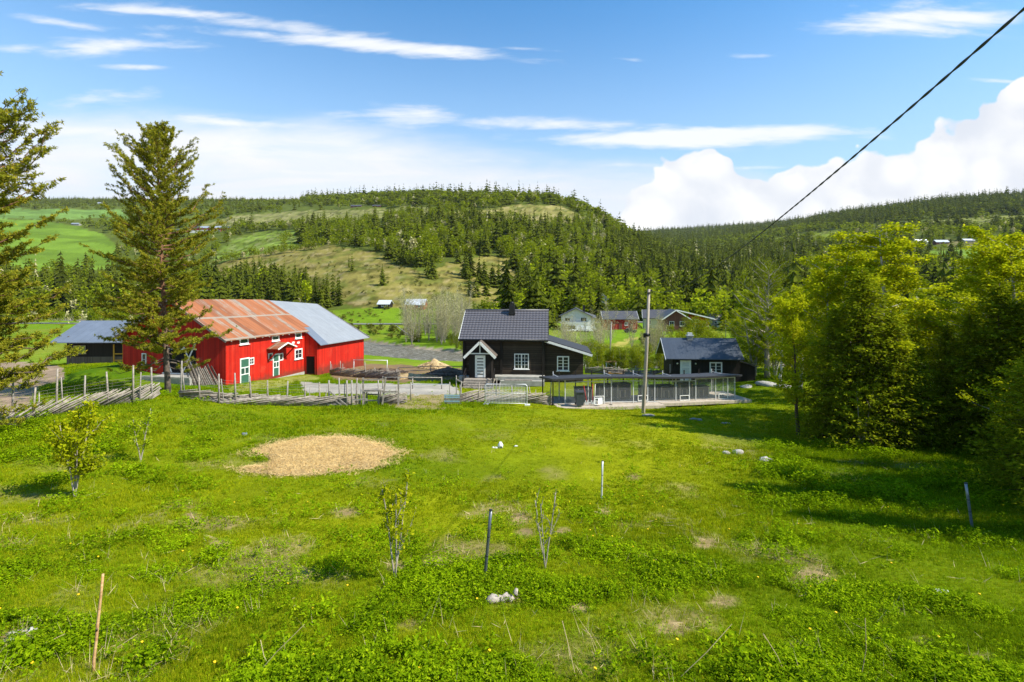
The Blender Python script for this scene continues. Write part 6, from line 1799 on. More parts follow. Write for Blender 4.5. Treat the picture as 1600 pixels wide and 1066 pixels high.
def far_houses():
    def spot(px, py, dmin):
        return ground_at(px, py, dmin)
    # white villa
    x, y, z = spot(877, 515.5, 150); k = y / F
    R = thing('white_house', 'white two storey villa with dark roof and balcony behind the log house', 'house', (x, y, z), -.12); yard(x + 4, y + 4, 11)
    # its gable looks towards us: ridge runs away, so build it turned
    H_ = thing('villa', None, None); bpy.data.objects.remove(H_)
    Lx = 8.5
    w = MB(); w.prism([(0, 0, -1), (Lx, 0, -1), (Lx, 0, 4.2), (Lx / 2, 0, 6.2), (0, 0, 4.2)][::-1], (0, .15, 0)); w.box(0, .15, .15, 9, -1, 4.2); w.box(Lx - .15, Lx, .15, 9, -1, 4.2); obj('wall', w, M_whitewall, R)
    rf = MB()
    for sg, xx in ((-1, -.7), (1, Lx + .7)):
        v = np.array([(Lx / 2, -.7, 6.4), (Lx / 2, 9.5, 6.4), (xx, 9.5, 3.95), (xx, -.7, 3.95)]); v = v if sg < 0 else v[::-1]
        rf.add(np.r_[v, v - [0, 0, .18]], [(0, 1, 2, 3), (7, 6, 5, 4), (4, 5, 1, 0), (5, 6, 2, 1), (6, 7, 3, 2), (7, 4, 0, 3)])
    ro = obj('roof', rf, M_rooffar, R)
    w = MB(); w.box(Lx, Lx + 1.3, 2.5, 8.5, -1, 3.2); obj('wing', w, M_whitewall, R)
    rf = MB(); v = np.array([(Lx - .4, 1.8, 4.0), (Lx + 1.8, 1.8, 3.3), (Lx + 1.8, 7.5, 4.0), (Lx - 1.2, 7.5, 5.0)]); rf.add(np.r_[v, v - [0, 0, .15]], [(0, 1, 2, 3), (7, 6, 5, 4), (4, 5, 1, 0), (5, 6, 2, 1), (6, 7, 3, 2), (7, 4, 0, 3)]); obj('roof', rf, M_rooffar, R)
    ch = MB(); ch.box(Lx - 2.2, Lx - 1.5, 3, 3.7, 5, 7.2); obj('chimney', ch, M_black, ro)
    window(R, FW(), 1.0, 2.6, 2.4, 3.6, 2, 1, fw=.12); window(R, FW(), 5.6, 7.4, 2.4, 3.7, 3, 1, fw=.12); window(R, FW(), 1.2, 2.4, -.2, .9, 1, 1, fw=.12)
    bl = MB(); bl.box(1.0, 7.6, -1.6, -.02, 1.35, 1.5); bl.box(1.0, 7.6, -1.6, -1.52, 1.5, 2.35); bl.box(1.0, 1.08, -1.52, -.02, 1.5, 2.35); bl.box(7.52, 7.6, -1.52, -.02, 1.5, 2.35)
    for xx in (1.2, 4.3, 7.3): bl.box(xx, xx + .15, -1.5, -1.35, -1, 1.35)
    obj('balcony', bl, M_whitewall, R)
    # red outbuilding
    x, y, z = spot(943, 515.5, 150)
    R = thing('red_outbuilding', 'long red outbuilding with dark roof to the right of the white villa', 'outbuilding', (x, y, z), -.04); yard(x + 5, y + 3, 10)
    gabled(R, 9.9, 6, 3.3, 5.4, M_redfar, M_rooffar, .35)
    for a in (1.2, 4.5, 7.6): 
        dm = MB(); FW().box(dm, a, a + 1.0, .004, .05, .2, 1.9); obj('hatch', dm, M_brownw, R)
    window(R, FW(), 6.2, 7.1, 1.3, 2.2, 2, 1)
    # grey white house half hidden
    x, y, z = spot(1006, 514, 155)
    R = thing('grey_house', 'old grey-white house half hidden behind bare trees next to the power pole', 'house', (x, y, z), -.2); yard(x + 3, y + 3, 8)
    gabled(R, 7, 6.5, 3.6, 6.0, M_cream, M_rooffar, .4); window(R, FW(), 1.2, 2.2, 1.4, 2.8, 2, 2); window(R, FW(), 4.4, 5.4, 1.4, 2.8, 2, 2)
    # brown house with white bargeboards
    x, y, z = spot(1037, 519, 140)
    R = thing('brown_house', 'wide brown house with white-edged gable and red upper storey with balcony', 'house', (x, y, z), -.1); yard(x + 6, y + 4, 12)
    Lx = 7.0
    w = MB(); w.prism([(0, 0, -1), (Lx, 0, -1), (Lx, 0, 3.6), (Lx / 2 - .2, 0, 5.8), (0, 0, 3.4)][::-1], (0, .15, 0)); w.box(0, .15, .15, 9, -1, 3.4); obj('wall', w, M_brownw, R)
    w = MB(); w.prism([(Lx, 1.5, -1), (Lx + 5.4, 1.5, -1), (Lx + 5.4, 1.5, 3.4), (Lx, 1.5, 4.7)][::-1], (0, .15, 0)); w.box(Lx + 5.25, Lx + 5.4, 1.65, 9, -1, 3.4); obj('wing', w, M_redfar, R)
    rf = MB()
    v = np.array([(Lx / 2 - .2, -.6, 6.0), (Lx / 2 - .2, 9.5, 6.0), (-.7, 9.5, 3.2), (-.7, -.6, 3.2)]); rf.add(np.r_[v, v - [0, 0, .18]], [(0, 1, 2, 3), (7, 6, 5, 4), (4, 5, 1, 0), (5, 6, 2, 1), (6, 7, 3, 2), (7, 4, 0, 3)])
    v = np.array([(Lx / 2 - .2, -.6, 6.0), (Lx + 6.3, -.6, 3.6), (Lx + 6.3, 9.5, 3.6), (Lx / 2 - .2, 9.5, 6.0)]); rf.add(np.r_[v, v - [0, 0, .18]], [(0, 1, 2, 3), (7, 6, 5, 4), (4, 5, 1, 0), (5, 6, 2, 1), (6, 7, 3, 2), (7, 4, 0, 3)])
    obj('roof', rf, M_rooffar, R)
    fm = MB(); fm.bar((-.7, -.65, 3.1), (Lx / 2 - .2, -.65, 5.9), .06, .3); fm.bar((Lx / 2 - .2, -.65, 5.9), (Lx + 6.3, -.65, 3.5), .06, .3); fm.bar((Lx / 2 - .2, -.7, 5.7), (Lx + .6, -.7, 3.1), .06, .25); obj('barge_board', fm, M_white, R)
    W_ = Wall((0, 1.5, 0), (1, 0, 0), (0, -1, 0)); window(R, W_, 8.0, 9.8, 2.4, 3.3, 2, 1, fw=.14); window(R, FW(), 1.5, 2.8, 1.5, 2.8, 2, 1); window(R, FW(), 4.3, 5.5, 1.5, 2.8, 2, 1)
    bl = MB()
    for a, c in (((8, 0, .1), (11.8, 0, 1.5)), ((8, 0, 1.5), (11.8, 0, .1)), ((8, 0, 1.55), (12, 0, 1.55)), ((8, 0, -.9), (8, 0, 1.5)), ((12, 0, -.9), (12, 0, 1.5)), ((10, 0, -.9), (10, 0, 1.5))): bl.bar(a, c, .12, .16)
    obj('balcony', bl, M_white, R)
    # low white buildings to the right
    for px, py, Lx, E, RG, lab, rm, wm in ((1112, 510, 5, 2.4, 4.2, 'low weathered shed with pale roof right of the brown house', M_greyw, M_greyw), (1121, 512, 6.5, 2.0, 2.6, 'low white flat-roofed building right of the weathered shed', M_brightroof, M_whitewall)):
        x, y, z = spot(px, py, 150); R = thing('shed', lab, 'shed', (x, y, z), -.1); yard(x + Lx / 2, y + 2, 6); gabled(R, Lx, 4, E, RG, wm, rm, .3, white_verge=False); window(R, FW(), 1, 2, .8, 1.6, 1, 1)
    # pale yellow house up the slope
    x, y, z = spot(930, 481, 200)
    R = thing('yellow_house', 'pale yellow gabled house among birches above the white villa', 'house', (x, y, z), -.1); yard(x + 3, y + 2, 8)
    Lx = 6.2 * y / 260
    w = MB(); w.prism([(0, 0, -1.5), (Lx, 0, -1.5), (Lx, 0, 4.6), (Lx / 2, 0, 7.2), (0, 0, 4.6)][::-1], (0, .15, 0)); w.box(0, .15, .15, 8, -1.5, 4.6); w.box(Lx - .15, Lx, .15, 8, -1.5, 4.6); obj('wall', w, M_cream, R)
    rf = MB()
    for sg, xx in ((-1, -.6), (1, Lx + .6)):
        v = np.array([(Lx / 2, -.5, 7.4), (Lx / 2, 8.5, 7.4), (xx, 8.5, 4.2), (xx, -.5, 4.2)]); v = v if sg < 0 else v[::-1]
        rf.add(np.r_[v, v - [0, 0, .18]], [(0, 1, 2, 3), (7, 6, 5, 4), (4, 5, 1, 0), (5, 6, 2, 1), (6, 7, 3, 2), (7, 4, 0, 3)])
    obj('roof', rf, M_brightroof, R); window(R, FW(), 1.4, 2.4, 2.6, 3.8, 1, 1); window(R, FW(), 3.8, 4.8, 2.6, 3.8, 1, 1)
    # cabins on the left bank
    for px, py, w_, dep, E, RG, wm, rm, lab, nm in ((590.5, 483, 4.6, 4.5, 2.0, 3.4, M_darkb, M_brightroof, 'tiny black cabin with pale roof across the river', 'black_cabin'), (633.5, 484, 7.6, 5, 2.1, 4.1, M_redfar, M_brightroof, 'small red cabin with bright metal roof across the river', 'red_cabin')):
        x, y, z = spot(px, py, 190); s_ = y / 205
        R = thing(nm, lab, 'cabin', (x, y, z), -.1); R.scale = (s_,) * 3; yard(x + 3, y + 2, 8)
        gabled(R, w_, dep, E, RG, wm, rm, .4, white_verge=False); window(R, FW(), w_ * .3, w_ * .3 + 1.1, .8, 1.7, 2, 1); window(R, FW(), w_ * .68, w_ * .68 + .9, .8, 1.7, 2, 1)
    # roofs peeping out of the woods
    for px, py, lab, rm in ((1076, 472, 'small white-walled cottage high among the spruces, left of two', M_brightroof), (1092, 468, 'small cottage roof high among the spruces, right of two', M_brightroof)):
        x, y, z = spot(px, py, 230); R = thing('cottage', lab, 'cottage', (x, y, z), -.2); yard(x + 2, y + 2, 7); gabled(R, 5, 5, 2.6, 4.4, M_cream, rm, .3, white_verge=False); window(R, FW(), 2, 3, 1, 1.9, 1, 1)
    # long farm on the left hill
    x, y, z = spot(293, 364, 480); s_ = y / F
    R = thing('long_farm_building', 'long low farm building with white base and red right end on the left hill', 'barn', (x, y, z), 0); yard(x + 34 * s_, y + 5, 40 * s_)
    for a, c, hh, rh, up, lab in ((0, 18, 7.0, 11, .55, 1), (18, 51, 7.6, 11.2, .62, 2), (51, 72, 7.6, 11.2, 1, 3)):
        a *= s_; c *= s_; hh *= s_; rh *= s_
        w = MB()
        if up < 1: w.box(a, c, 0, 12, -3, hh * up)
        else: w.box(a, c, 0, 12, -3, hh * .0 + .01)
        obj('base_wall', w, M_whitewall, R)
        w = MB(); w.box(a, c, .15, 12, hh * up if up < 1 else .015, hh); obj('upper_wall', w, M_redbright, R)
        rf = MB(); 
        for yy in (-1, 13):
            v = np.array([(a - .5, yy, hh - .1), (c + .5 - (.9 if up < 1 else 0), yy, hh - .1), (c + .5 - (.9 if up < 1 else 0), 6, rh), (a - .5, 6, rh)])
            rf.add(np.r_[v, v - [0, 0, .3]], [(0, 1, 2, 3), (7, 6, 5, 4), (4, 5, 1, 0), (5, 6, 2, 1), (6, 7, 3, 2), (7, 4, 0, 3)])
        obj('roof', rf, M_metalroof if lab == 2 else M_rooffar, R)
    # smaller far farms: px, py, width px, wall, roof
    for px, py, wp, hp, wm, rm, lab, nm, dm in (
            (117, 352, 12, 3.5, M_greyw, M_metalroof, 'tiny grey barn among the green fields on the far left hill', 'field_barn', 500),
            (280, 363, 10, 5, M_redfar, M_rooffar, 'small red shed just left of the long farm building', 'red_shed', 480),
            (156, 320, 8, 4, M_whitewall, M_metalroof, 'tiny white farmhouse near the left skyline woods', 'farmhouse', 700),
            (1441, 384, 18, 10, M_whitewall, M_brightroof, 'white farmhouse with bright roof on the right hill', 'farmhouse', 450),
            (1473, 383, 20, 8, M_brownw, M_metalroof, 'brown barn with pale roof right of the white farmhouse', 'farm_barn', 450),
            (1515, 379, 16, 6, M_greyw, M_brightroof, 'grey hall with pale blue roof on the right hill', 'farm_hall', 450),
            (1497, 357, 8, 4, M_whitewall, M_brightroof, 'tiny white house below the upper right field', 'farmhouse', 600),
            (1530, 355, 5, 3, M_whitewall, M_brightroof, 'tiniest white house right of another below the upper right field', 'farmhouse', 600),
            (1559, 374, 9, 4, M_greyw, M_metalroof, 'small pale shed at the far end of the right hill farm', 'farm_shed', 450),
            (556, 325, 16, 5, M_brownw, M_rooffar, 'low brown farmhouse on the hilltop meadow, left one', 'hill_farmhouse', 600),
            (588, 324, 12, 4, M_brownw, M_rooffar, 'low brown farm building on the hilltop meadow, right one', 'hill_farmhouse', 600),
            (405, 313, 5, 4, M_whitewall, M_metalroof, 'tiny white house on the far left hill crest', 'farmhouse', 900)):
        x, y, z = spot(px - wp / 2, py, dm); s_ = y / F
        R = thing(nm, lab, 'farm building', (x, y, z), 0); yard(x + wp * s_ / 2, y + 4, max(12, wp * s_ * .8))
        L_, H_ = wp * s_, hp * s_
        ro = gabled(R, L_, 6, H_ * .6, H_, wm, rm, .5, white_verge=False, th=.3)
        for i in range(2): window(R, FW(), L_ * (.25 + .4 * i), L_ * (.25 + .4 * i) + L_ * .1, H_ * .2, H_ * .42, 1, 1, sill=False)
far_houses()
# cars and vans parked by the villa
def car(x, y, z, rot, col, label, van=False, sc_=1.0, name='parked_car', group=None):
    R = thing(name, label, 'car' if not van else 'van', (x, y, z), rot, group); R.scale = (sc_,) * 3
    paint = MATS.get('paint_' + col[0]) or m_plain('paint_' + col[0], col[1], tuple(v * .9 for v in col[1]), 3, .3, spec=.6)
    h1, h2 = (.95, 1.45) if not van else (1.1, 1.95)
    prof = [(-2.1, .35), (2.1, .35), (2.15, .75), (1.9, h1 - .05), (1.0, h1), (-1.95, h1 + .02), (-2.15, .75)]
    mb = MB(); mb.prism([(a, -.85, b_) for a, b_ in prof][::-1], (0, 1.7, 0)); obj('body', mb, paint, R)
    cp = [(1.0, h1), (.35, h2), (-1.3, h2), (-1.85, h1)] if not van else [(1.4, h1), (1.0, h2), (-2.0, h2), (-2.1, h1)]
    mb = MB(); mb.prism([(a, -.74, b_) for a, b_ in cp], (0, 1.48, 0)); obj('cabin', mb, M_glass if not van else paint, R)
    mb = MB(); mb.prism([(a * .97 - .02, -.70, b_ + .03) for a, b_ in ((cp[1][0], h2), (cp[2][0], h2), (cp[2][0] + .05, h2 + .04), (cp[1][0] - .05, h2 + .04))], (0, 1.4, 0)); obj('roof', mb, paint, R)
    for a in (-1.35, 1.35):
        for yy in (-.88, .66):
            mb = MB(); mb.tube([(a, yy, .32), (a, yy + .22, .32)], .32, 12); obj('wheel', mb, M_black, R)
for i, (px, py, c, rot, lab, van) in enumerate((
        (889, 519, ('white', (.75, .75, .75)), .1, 'white car parked left below the villa balcony', False), (908, 518.5, ('white', (.75, .75, .75)), .0, 'white van parked in front of the villa, middle', True),
        (924, 519, ('white', (.75, .75, .75)), .1, 'white van parked rightmost of the white vehicles by the villa', True), (985, 520, ('black', (.02, .02, .022)), .0, 'black car parked in front of the red outbuilding', False),
        (1175, 519, ('blue', (.25, .32, .40)), .0, 'bluish car glinting among the trees right of the white low building', False))):
    gx, gy, gz = ground_at(px, py, 125)
    car(gx, gy, gz, rot, c, lab, van, gy / 160 * .9)
gx, gy, gz = ground_at(1566, 377, 450); car(gx, gy, gz, .1, ('blue', (.25, .32, .40)), 'pale truck parked on the right hill farm', True, 2.2, 'parked_truck')
rail = ribbon('guard_rail', ROAD + [0, -4.2], .1, .55, M_rail); tag(rail, 'low pale guard rail along the road across the valley', 'guard rail')

# ---------------------------------------------------------------- trees nearby
def plant(name, cat, label, ms, loc, rz=0, sc_=1.0, mats=None, group=None):
    R = thing(name, label, cat, loc, rz, group); R.scale = (sc_,) * 3 if np.isscalar(sc_) else sc_
    obj('trunk', ms[0], mats[0], R); obj('crown', ms[1], mats[1], R)
    return R
x, y, z = ground_at(263, 615, 26)
d = y; hpine = (615 - 203) / F * d
plant('pine_tree', 'pine', 'tall scraggly pine in front of the barn with orange upper trunk', mesh_pine(hpine, 3.9, 21, .10, ((243 - 262) / F * d / hpine, 0), 190, prof=[.80, 1.0, .98, .90, .98, .84, .56, .30, .08]), (x, y, z), 0, 1, (M_pinebark, M_pine))
x, y, z = P3(-88, 640, 20); z = hz(x, y)
plant('pine_tree', 'pine', 'large pine at the left edge with only its right branches in view', mesh_pine(13.0, 3.4, 34, .10, (0.0, 0), 230, prof=[1.0, 1.05, 1.0, .92, .90, .90, .82, .6, .2]), (x, y, z), 0, 1, (M_pinebark, M_pine))
SPR = [mesh_spruce(10, 3.1, 70, 11, .28, 26, .22, .19, .03), mesh_spruce(10, 2.7, 71, 10, .30, 24, .30, .18, .05), mesh_spruce(7, 2.3, 72, 10, .26, 20, .24, .17, .04)]
BI = [mesh_leafy(8, 2.1, 80, 40, 20000, .095, .22), mesh_leafy(9, 2.3, 81, 44, 22000, .095, .2, droop=.25), mesh_leafy(6.5, 1.7, 82, 34, 13000, .085, .25), mesh_leafy(7, 2.2, 83, 44, 18000, .09, .12, stems=3)]
def spot_tree(kind, i, px, py, top, label, mats=None, group=None, dmin=12, wide=1.0, name=None):
    x, y, z = ground_at(px, py, dmin)
    base_h = {'s': (10, 10, 7), 'b': (8, 9, 6.5, 7)}[kind][i]
    h = (py - top) / F * y; s_ = h / base_h
    ms = (SPR if kind == 's' else BI)[i]
    mats = mats or ((M_bark, M_spruce_n) if kind == 's' else (M_birchbark, M_birch))
    return plant(name or ('spruce_tree' if kind == 's' else 'birch_tree'), 'spruce' if kind == 's' else 'birch', label, ms, (x, y, z - .05), px * .7, (s_ * wide, s_ * wide, s_), mats, group)
Y_ = (M_birchbark, M_birch_y)
NEAR = [
    ('s', 0, 1350, 692, 420, 'big spruce with yellow new tips, front left of the right-hand grove', None, 1.35), ('s', 1, 1480, 694, 505, 'broad spruce in the middle of the right-hand grove', None, 1.15),
    ('s', 0, 1560, 704, 440, 'big yellowish spruce near the right edge of the grove', None, 1.25), ('s', 2, 1425, 688, 520, 'shorter spruce between the two big ones in the grove', None, 1.1),
    ('s', 1, 1620, 712, 450, 'dark spruce cut by the right picture edge', None, 1.2), ('s', 2, 1310, 684, 540, 'small spruce at the left foot of the grove', None, 1.0),
    ('b', 1, 1378, 672, 362, 'tall bright birch rising behind the front spruce of the grove', Y_, 1.5), ('b', 3, 1440, 696, 585, 'leafy bush-like birch at the front of the grove, near its middle', None, 1.2), ('b', 0, 1320, 650, 400, 'rounded birch crown between the airy birch and the tall bright birch', Y_, 1.3), ('b', 1, 1555, 665, 380, 'yellow birch crown beside the bright birch at the right edge', Y_, 1.3), ('b', 3, 1545, 700, 590, 'leafy shrub at the front right of the grove', None, 1.2), ('b', 3, 1345, 700, 600, 'leafy shrub in front of the big yellow-tipped spruce', None, 1.1), ('b', 0, 1585, 690, 382, 'bright yellow-green birch towering at the right edge', Y_, 1.35),
    ('b', 3, 1400, 697, 560, 'thin white-stemmed birch in front of the grove', None, .9), ('b', 3, 1505, 697, 570, 'low leafy birch in front of the middle spruce', None, 1.0),
    ('b', 0, 1460, 660, 480, 'slender birch with rounded top behind the grove centre', Y_, .9), ('b', 2, 1300, 668, 420, 'airy birch just left of the big spruce', Y_, 1.1),
    ('b', 1, 1520, 660, 480, 'birch filling the gap behind the broad spruce', Y_, 1.0), ('s', 1, 1535, 640, 425, 'dark spruce peak behind the grove right of centre', (M_bark, M_spruce), .9),
    ('b', 2, 1250, 612, 455, 'light birch behind the young foreground birch', None, 1.2), ('b', 0, 1290, 615, 440, 'leafy birch between the cabin and the grove', None, 1.1),
    ('b', 0, 1220, 598, 470, 'leafy birch just right of the cabin', None, 1.2), ('b', 1, 1335, 625, 410, 'tall birch behind the left part of the grove', Y_, 1.1),
    ('b', 3, 1180, 588, 480, 'bushy birch behind the cabin annex', None, 1.2), ('b', 2, 1610, 765, 560, 'leafy young birch at the right edge near the leaning post', None, 1.3),
    ('s', 0, 1395, 697, 485, 'spruce with sunlit tips right in front of the tall birch', None, 1.3), ('s', 1, 1515, 701, 490, 'spruce standing before the gap right of the grove centre', None, 1.3), ('s', 0, 1592, 707, 470, 'spruce in front of the bright birch at the right edge', None, 1.3), ('s', 1, 1305, 688, 480, 'narrow spruce at the left front of the grove', None, 1.1),
    ('s', 2, 1640, 775, 520, 'low spruce at the right edge casting shade on the grass', None, 1.4),
]
for k, i, px, py, top, lab, mt, wd in NEAR:
    spot_tree(k, i, px, py, top, lab, mt, None, 12 if py > 640 else 38, wd)
# trees out of the picture on the right whose shade falls on the meadow
for k, (x, y, s_) in enumerate(((13.2, 11.2, .62), (15.5, 13.4, .9), (18.5, 14.5, 1.0), (21.5, 17, 1.0), (24, 20, 1.0))):
    plant('spruce_tree', 'spruce', 'spruce just outside the right picture edge, its shade falls on the meadow', SPR[k % 2], (x, y, hz(x, y)), k, s_, (M_bark, M_spruce_n), 'spruces beyond the right edge')
# young birch and the big bare birch
x, y, z = ground_at(1247, 682, 18)
plant('birch_tree', 'birch', 'slim young birch with sparse pale leaves standing apart left of the grove', mesh_leafy((682 - 478) / F * y, 1.4, 90, 44, 10000, .095, .2, .9, thick=.014, lean=(-.06, 0)), (x, y, z), 0, 1, (M_bark, M_birch_y))
x, y, z = ground_at(1199, 590, 45)
plant('birch_tree', 'birch', 'large old birch with thick pale trunk and nearly bare crown right of the cabin', mesh_leafy((590 - 422) / F * y, 4.0, 91, 46, 13000, .10, .2, .85, thick=.026, spread=.2, fat=2.6), (x, y, z), 0, 1, (M_twig, M_birch_far))
# saplings on the meadow
x, y, z = ground_at(117, 777, 8); s_ = y / F
plant('sapling', 'sapling', 'bushy leafy sapling group on the left slope of the meadow', mesh_leafy((777 - 640) * s_, .85, 92, 30, 4200, .085, .2, 1.0, stems=4, thick=.009, spread=.09), (x, y, z), 0, 1, (M_twig, M_birch_y))
x, y, z = ground_at(617, 905, 5)
plant('sapling', 'sapling', 'thin leafy sapling in the foreground below the straw circle', mesh_leafy((905 - 752) / F * y, .30, 93, 18, 900, .062, .25, 2.0, stems=3, thick=.0035, spread=.04), (x, y, z), 0, 1, (M_twig, M_birch_y))
x, y, z = ground_at(852, 888, 5)
plant('sapling', 'sapling', 'small pale sapling right of the dark steel post', mesh_leafy((888 - 772) / F * y, .30, 94, 14, 200, .05, .25, 1.6, stems=3, thick=.003, spread=.05), (x, y, z), 0, 1, (M_twig, M_birch_y))
x, y, z = ground_at(219, 722, 10)
plant('sapling', 'sapling', 'wispy sapling left of the straw circle', mesh_leafy((722 - 640) / F * y, .5, 95, 14, 700, .08, .2, 1.2, stems=2, thick=.008, spread=.07), (x, y, z), 0, 1, (M_twig, M_birch))
# bare riverside trees and bushes
BR = [mesh_leafy(8, 2.0, s, 50, 1500, .13, .08, 1.3, stems=3, thick=.009, spread=.3) for s in (101, 102, 103)]
BU = [mesh_leafy(6, 2.0, s, 40, 5200, .15, .05, .8, stems=4, thick=.009, spread=.3) for s in (111, 112)]
def far_plants():
    rng = np.random.default_rng(9)
    lab_b = 'bare grey-brown alder with pale thin trunks on the riverbank behind the log house'
    for k in range(44):
        px = rng.uniform(630, 738); py = rng.uniform(520, 540) if k % 3 else rng.uniform(508, 524)
        x, y, z = ground_at(px, py, 100); h = rng.uniform(52, 72) * y / F if k % 4 else 40 * y / F
        plant('alder_tree', 'alder', lab_b, BR[k % 3], (x, y, z - .1), k * 1.3, (h / 8, h / 8, h / 8), (M_twig, M_bare), 'bare alders on the riverbank')
    for k in range(12):
        px = (645, 655, 668, 690, 705, 714, 640, 722, 738, 700, 728, 650)[k]; x, y, z = ground_at(px, (534, 528, 520, 530, 540, 546, 520, 548, 535, 520, 540, 515)[k], 90)
        plant('willow_bush', 'bush', 'dark green willow bush on the riverbank among the bare alders', BU[k % 2], (x, y, z - .1), k, rng.uniform(.35, .62), (M_twig, M_spruce_n if k in (0, 1) else M_birch_far), 'willow bushes on the riverbank')
    for k in range(30):
        px = rng.uniform(862, 1040); dd = rng.uniform(78, 118); x = (px - HX) / F * dd
        if 955 < px < 1005 and k % 3: continue
        plant('alder_tree', 'alder', 'thin half-bare tree in the thicket between the log house and the cabin', BR[k % 3], (x, dd, hz(x, dd) - .1), k, rng.uniform(.5, .95), (M_twig, M_bare if k % 2 else M_birch_far), 'thin trees behind the garden')
    for k in range(60):
        px = rng.uniform(908, 1045) if k < 34 else rng.uniform(1040, 1330); dd = rng.uniform(60, 74) if k < 34 else rng.uniform(60, 110); x = (px - HX) / F * dd
        if True:
            plant('willow_bush', 'bush', 'fresh green bush ' + ('in the thicket left of the cabin' if k < 34 else 'in the thicket behind and right of the cabin'), BU[k % 2], (x, dd, hz(x, dd) - .1), k, rng.uniform(.35, .6) if k < 34 else rng.uniform(.6, 1.1), (M_twig, M_birch), 'bushes left of the cabin' if k < 34 else 'bushes behind the cabin')
    for k in range(30):
        px = rng.uniform(1122, 1420); dd = rng.uniform(95, 150); x = (px - HX) / F * dd
        plant('birch_tree', 'birch', 'birch in the wood beyond the cabin, one of many alike', BI[k % 4], (x, dd, hz(x, dd) - .1), k, rng.uniform(.7, 1.15), (M_birchbark, M_birch_far if k % 3 else M_birch), 'birches beyond the cabin')
    for k in range(14):
        px = rng.uniform(1180, 1370); dd = rng.uniform(50, 80); x = (px - HX) / F * dd
        kind = k % 3 == 0
        plant('spruce_tree' if kind else 'birch_tree', 'spruce' if kind else 'birch', ('dark spruce' if kind else 'bright birch') + ' in the wood behind the right-hand grove', SPR[k % 2] if kind else BI[k % 4], (x, dd, hz(x, dd) - .1), k, rng.uniform(.8, 1.1), (M_bark, M_spruce) if kind else (M_birchbark, M_birch_y if k % 2 else M_birch), 'spruces behind the grove' if kind else 'birches behind the grove')
    for k in range(16):
        px = rng.uniform(60, 320); dd = rng.uniform(196, 212); x = (px - HX) / F * dd
        plant('willow_bush', 'bush', 'grey-green riverside bush behind the left field', BU[k % 2], (x, dd, hz(x, dd)), k, rng.uniform(.8, 1.1), (M_twig, M_bare if k % 2 else M_birch_far), 'bushes behind the left field')
    # fallen birch over the bank
    for k in range(26):
        px = rng.uniform(1000, 1125); dd = rng.uniform(98, 138); x = (px - HX) / F * dd
        plant('willow_bush', 'bush', 'low leafy bush on the meadow edge below the brown house', BU[k % 2], (x, dd, hz(x, dd) - .1), k, rng.uniform(.28, .5), (M_twig, M_birch), 'bushes below the brown house')
    a, c = np.array(ground_at(655, 533, 90)), np.array(P3(618, 508, 122)); 
    mb = MB(); mb.tube([a, (a + c) / 2 + [0, 0, -.2], c], [.16, .12, .05], 6); tag(obj('fallen_birch', mb, M_birchbark), 'pale fallen birch trunk leaning out over the river', 'tree trunk')
far_plants()
woods()
# ---------------------------------------------------------------- meadow grass and weeds
M_gr = m_leaf('grass_blades', (.045, .10, .002), (.23, .34, .004), (.50, .53, .015), .45, .30, 24.0, 0)
M_gr_y = m_leaf('short_grass', (.13, .18, .003), (.34, .38, .005), (.58, .52, .03), .5, .30, 24.0, 0)
M_wd = m_leaf('weed_leaves', (.05, .105, .002), (.24, .37, .004), (.48, .56, .012), .7, .30, 14.0, 0)
M_dry = m_leaf('dry_stalks', (.55, .46, .26), (.42, .31, .15), None, 3, .1, 4, 0)
M_yel = m_plain('dandelion_yellow', (.85, .60, .01), (.8, .5, .01), 3, .6)
def lawn_mask(x, y):
    z = height(x, y)
    c, dens, _, px, py = cover(x, y, z)
    dens = dens.copy()
    sx, sy, rx, ry = STRAW
    r = np.hypot((x - sx) / rx, (y - sy) / ry) + .6 * np.exp(-(((x - sx + 2.0) / .55) ** 2 + ((y - sy + 1.35) / .5) ** 2))
    dens[r < .99] = 0
    # under roofs and on the deck
    def rect(ox, oy, rot, a0, a1, b0, b1):
        cx, sn = math.cos(rot), math.sin(rot); u = (x - ox) * cx + (y - oy) * sn; v = -(x - ox) * sn + (y - oy) * cx
        dens[(u > a0) & (u < a1) & (v > b0) & (v < b1)] = 0
    for nm, a in (('log_house', (-.1, 11.1, -1.6, 6.7)), ('dark_cabin', (-.1, 8.2, 0, 4.7)), ('red_barn', (-4, 21.3, -.1, 14)), ('dark_shed', (0, 8.4, 0, 7.6)), ('dog_run', (-.9, 14.6, -.9, 3.2))):
        o = bpy.data.objects[nm]; rect(o.location.x, o.location.y, o.rotation_euler.z, *a)
    return z, c, dens, px, py
def blades(mb, P, H, n, spread, wid, rng, lean=.45, up=None):
    """n blades round each point: thin triangles bending outward"""
    m_ = len(P); c = np.repeat(P, n, 0); h = np.repeat(H, n) * rng.uniform(.5, 1.15, m_ * n)
    a = rng.random(m_ * n) * 6.283; r = np.sqrt(rng.random(m_ * n)) * np.repeat(spread, n)
    c = c + np.c_[np.cos(a) * r, np.sin(a) * r, np.zeros(m_ * n)]
    l = h * lean * rng.uniform(.3, 1.5, m_ * n); b_ = rng.random(m_ * n) * 6.283
    tip = c + np.c_[np.cos(b_) * l, np.sin(b_) * l, h]
    sd = np.c_[-np.sin(b_), np.cos(b_), np.zeros(m_ * n)] * (np.repeat(wid, n) * rng.uniform(.7, 1.3, m_ * n))[:, None]
    c[:, 2] -= .03
    v = np.stack([c - sd, c + sd, tip], 1)
    mb.add(v.reshape(-1, 3), np.arange(m_ * n * 3).reshape(-1, 3))
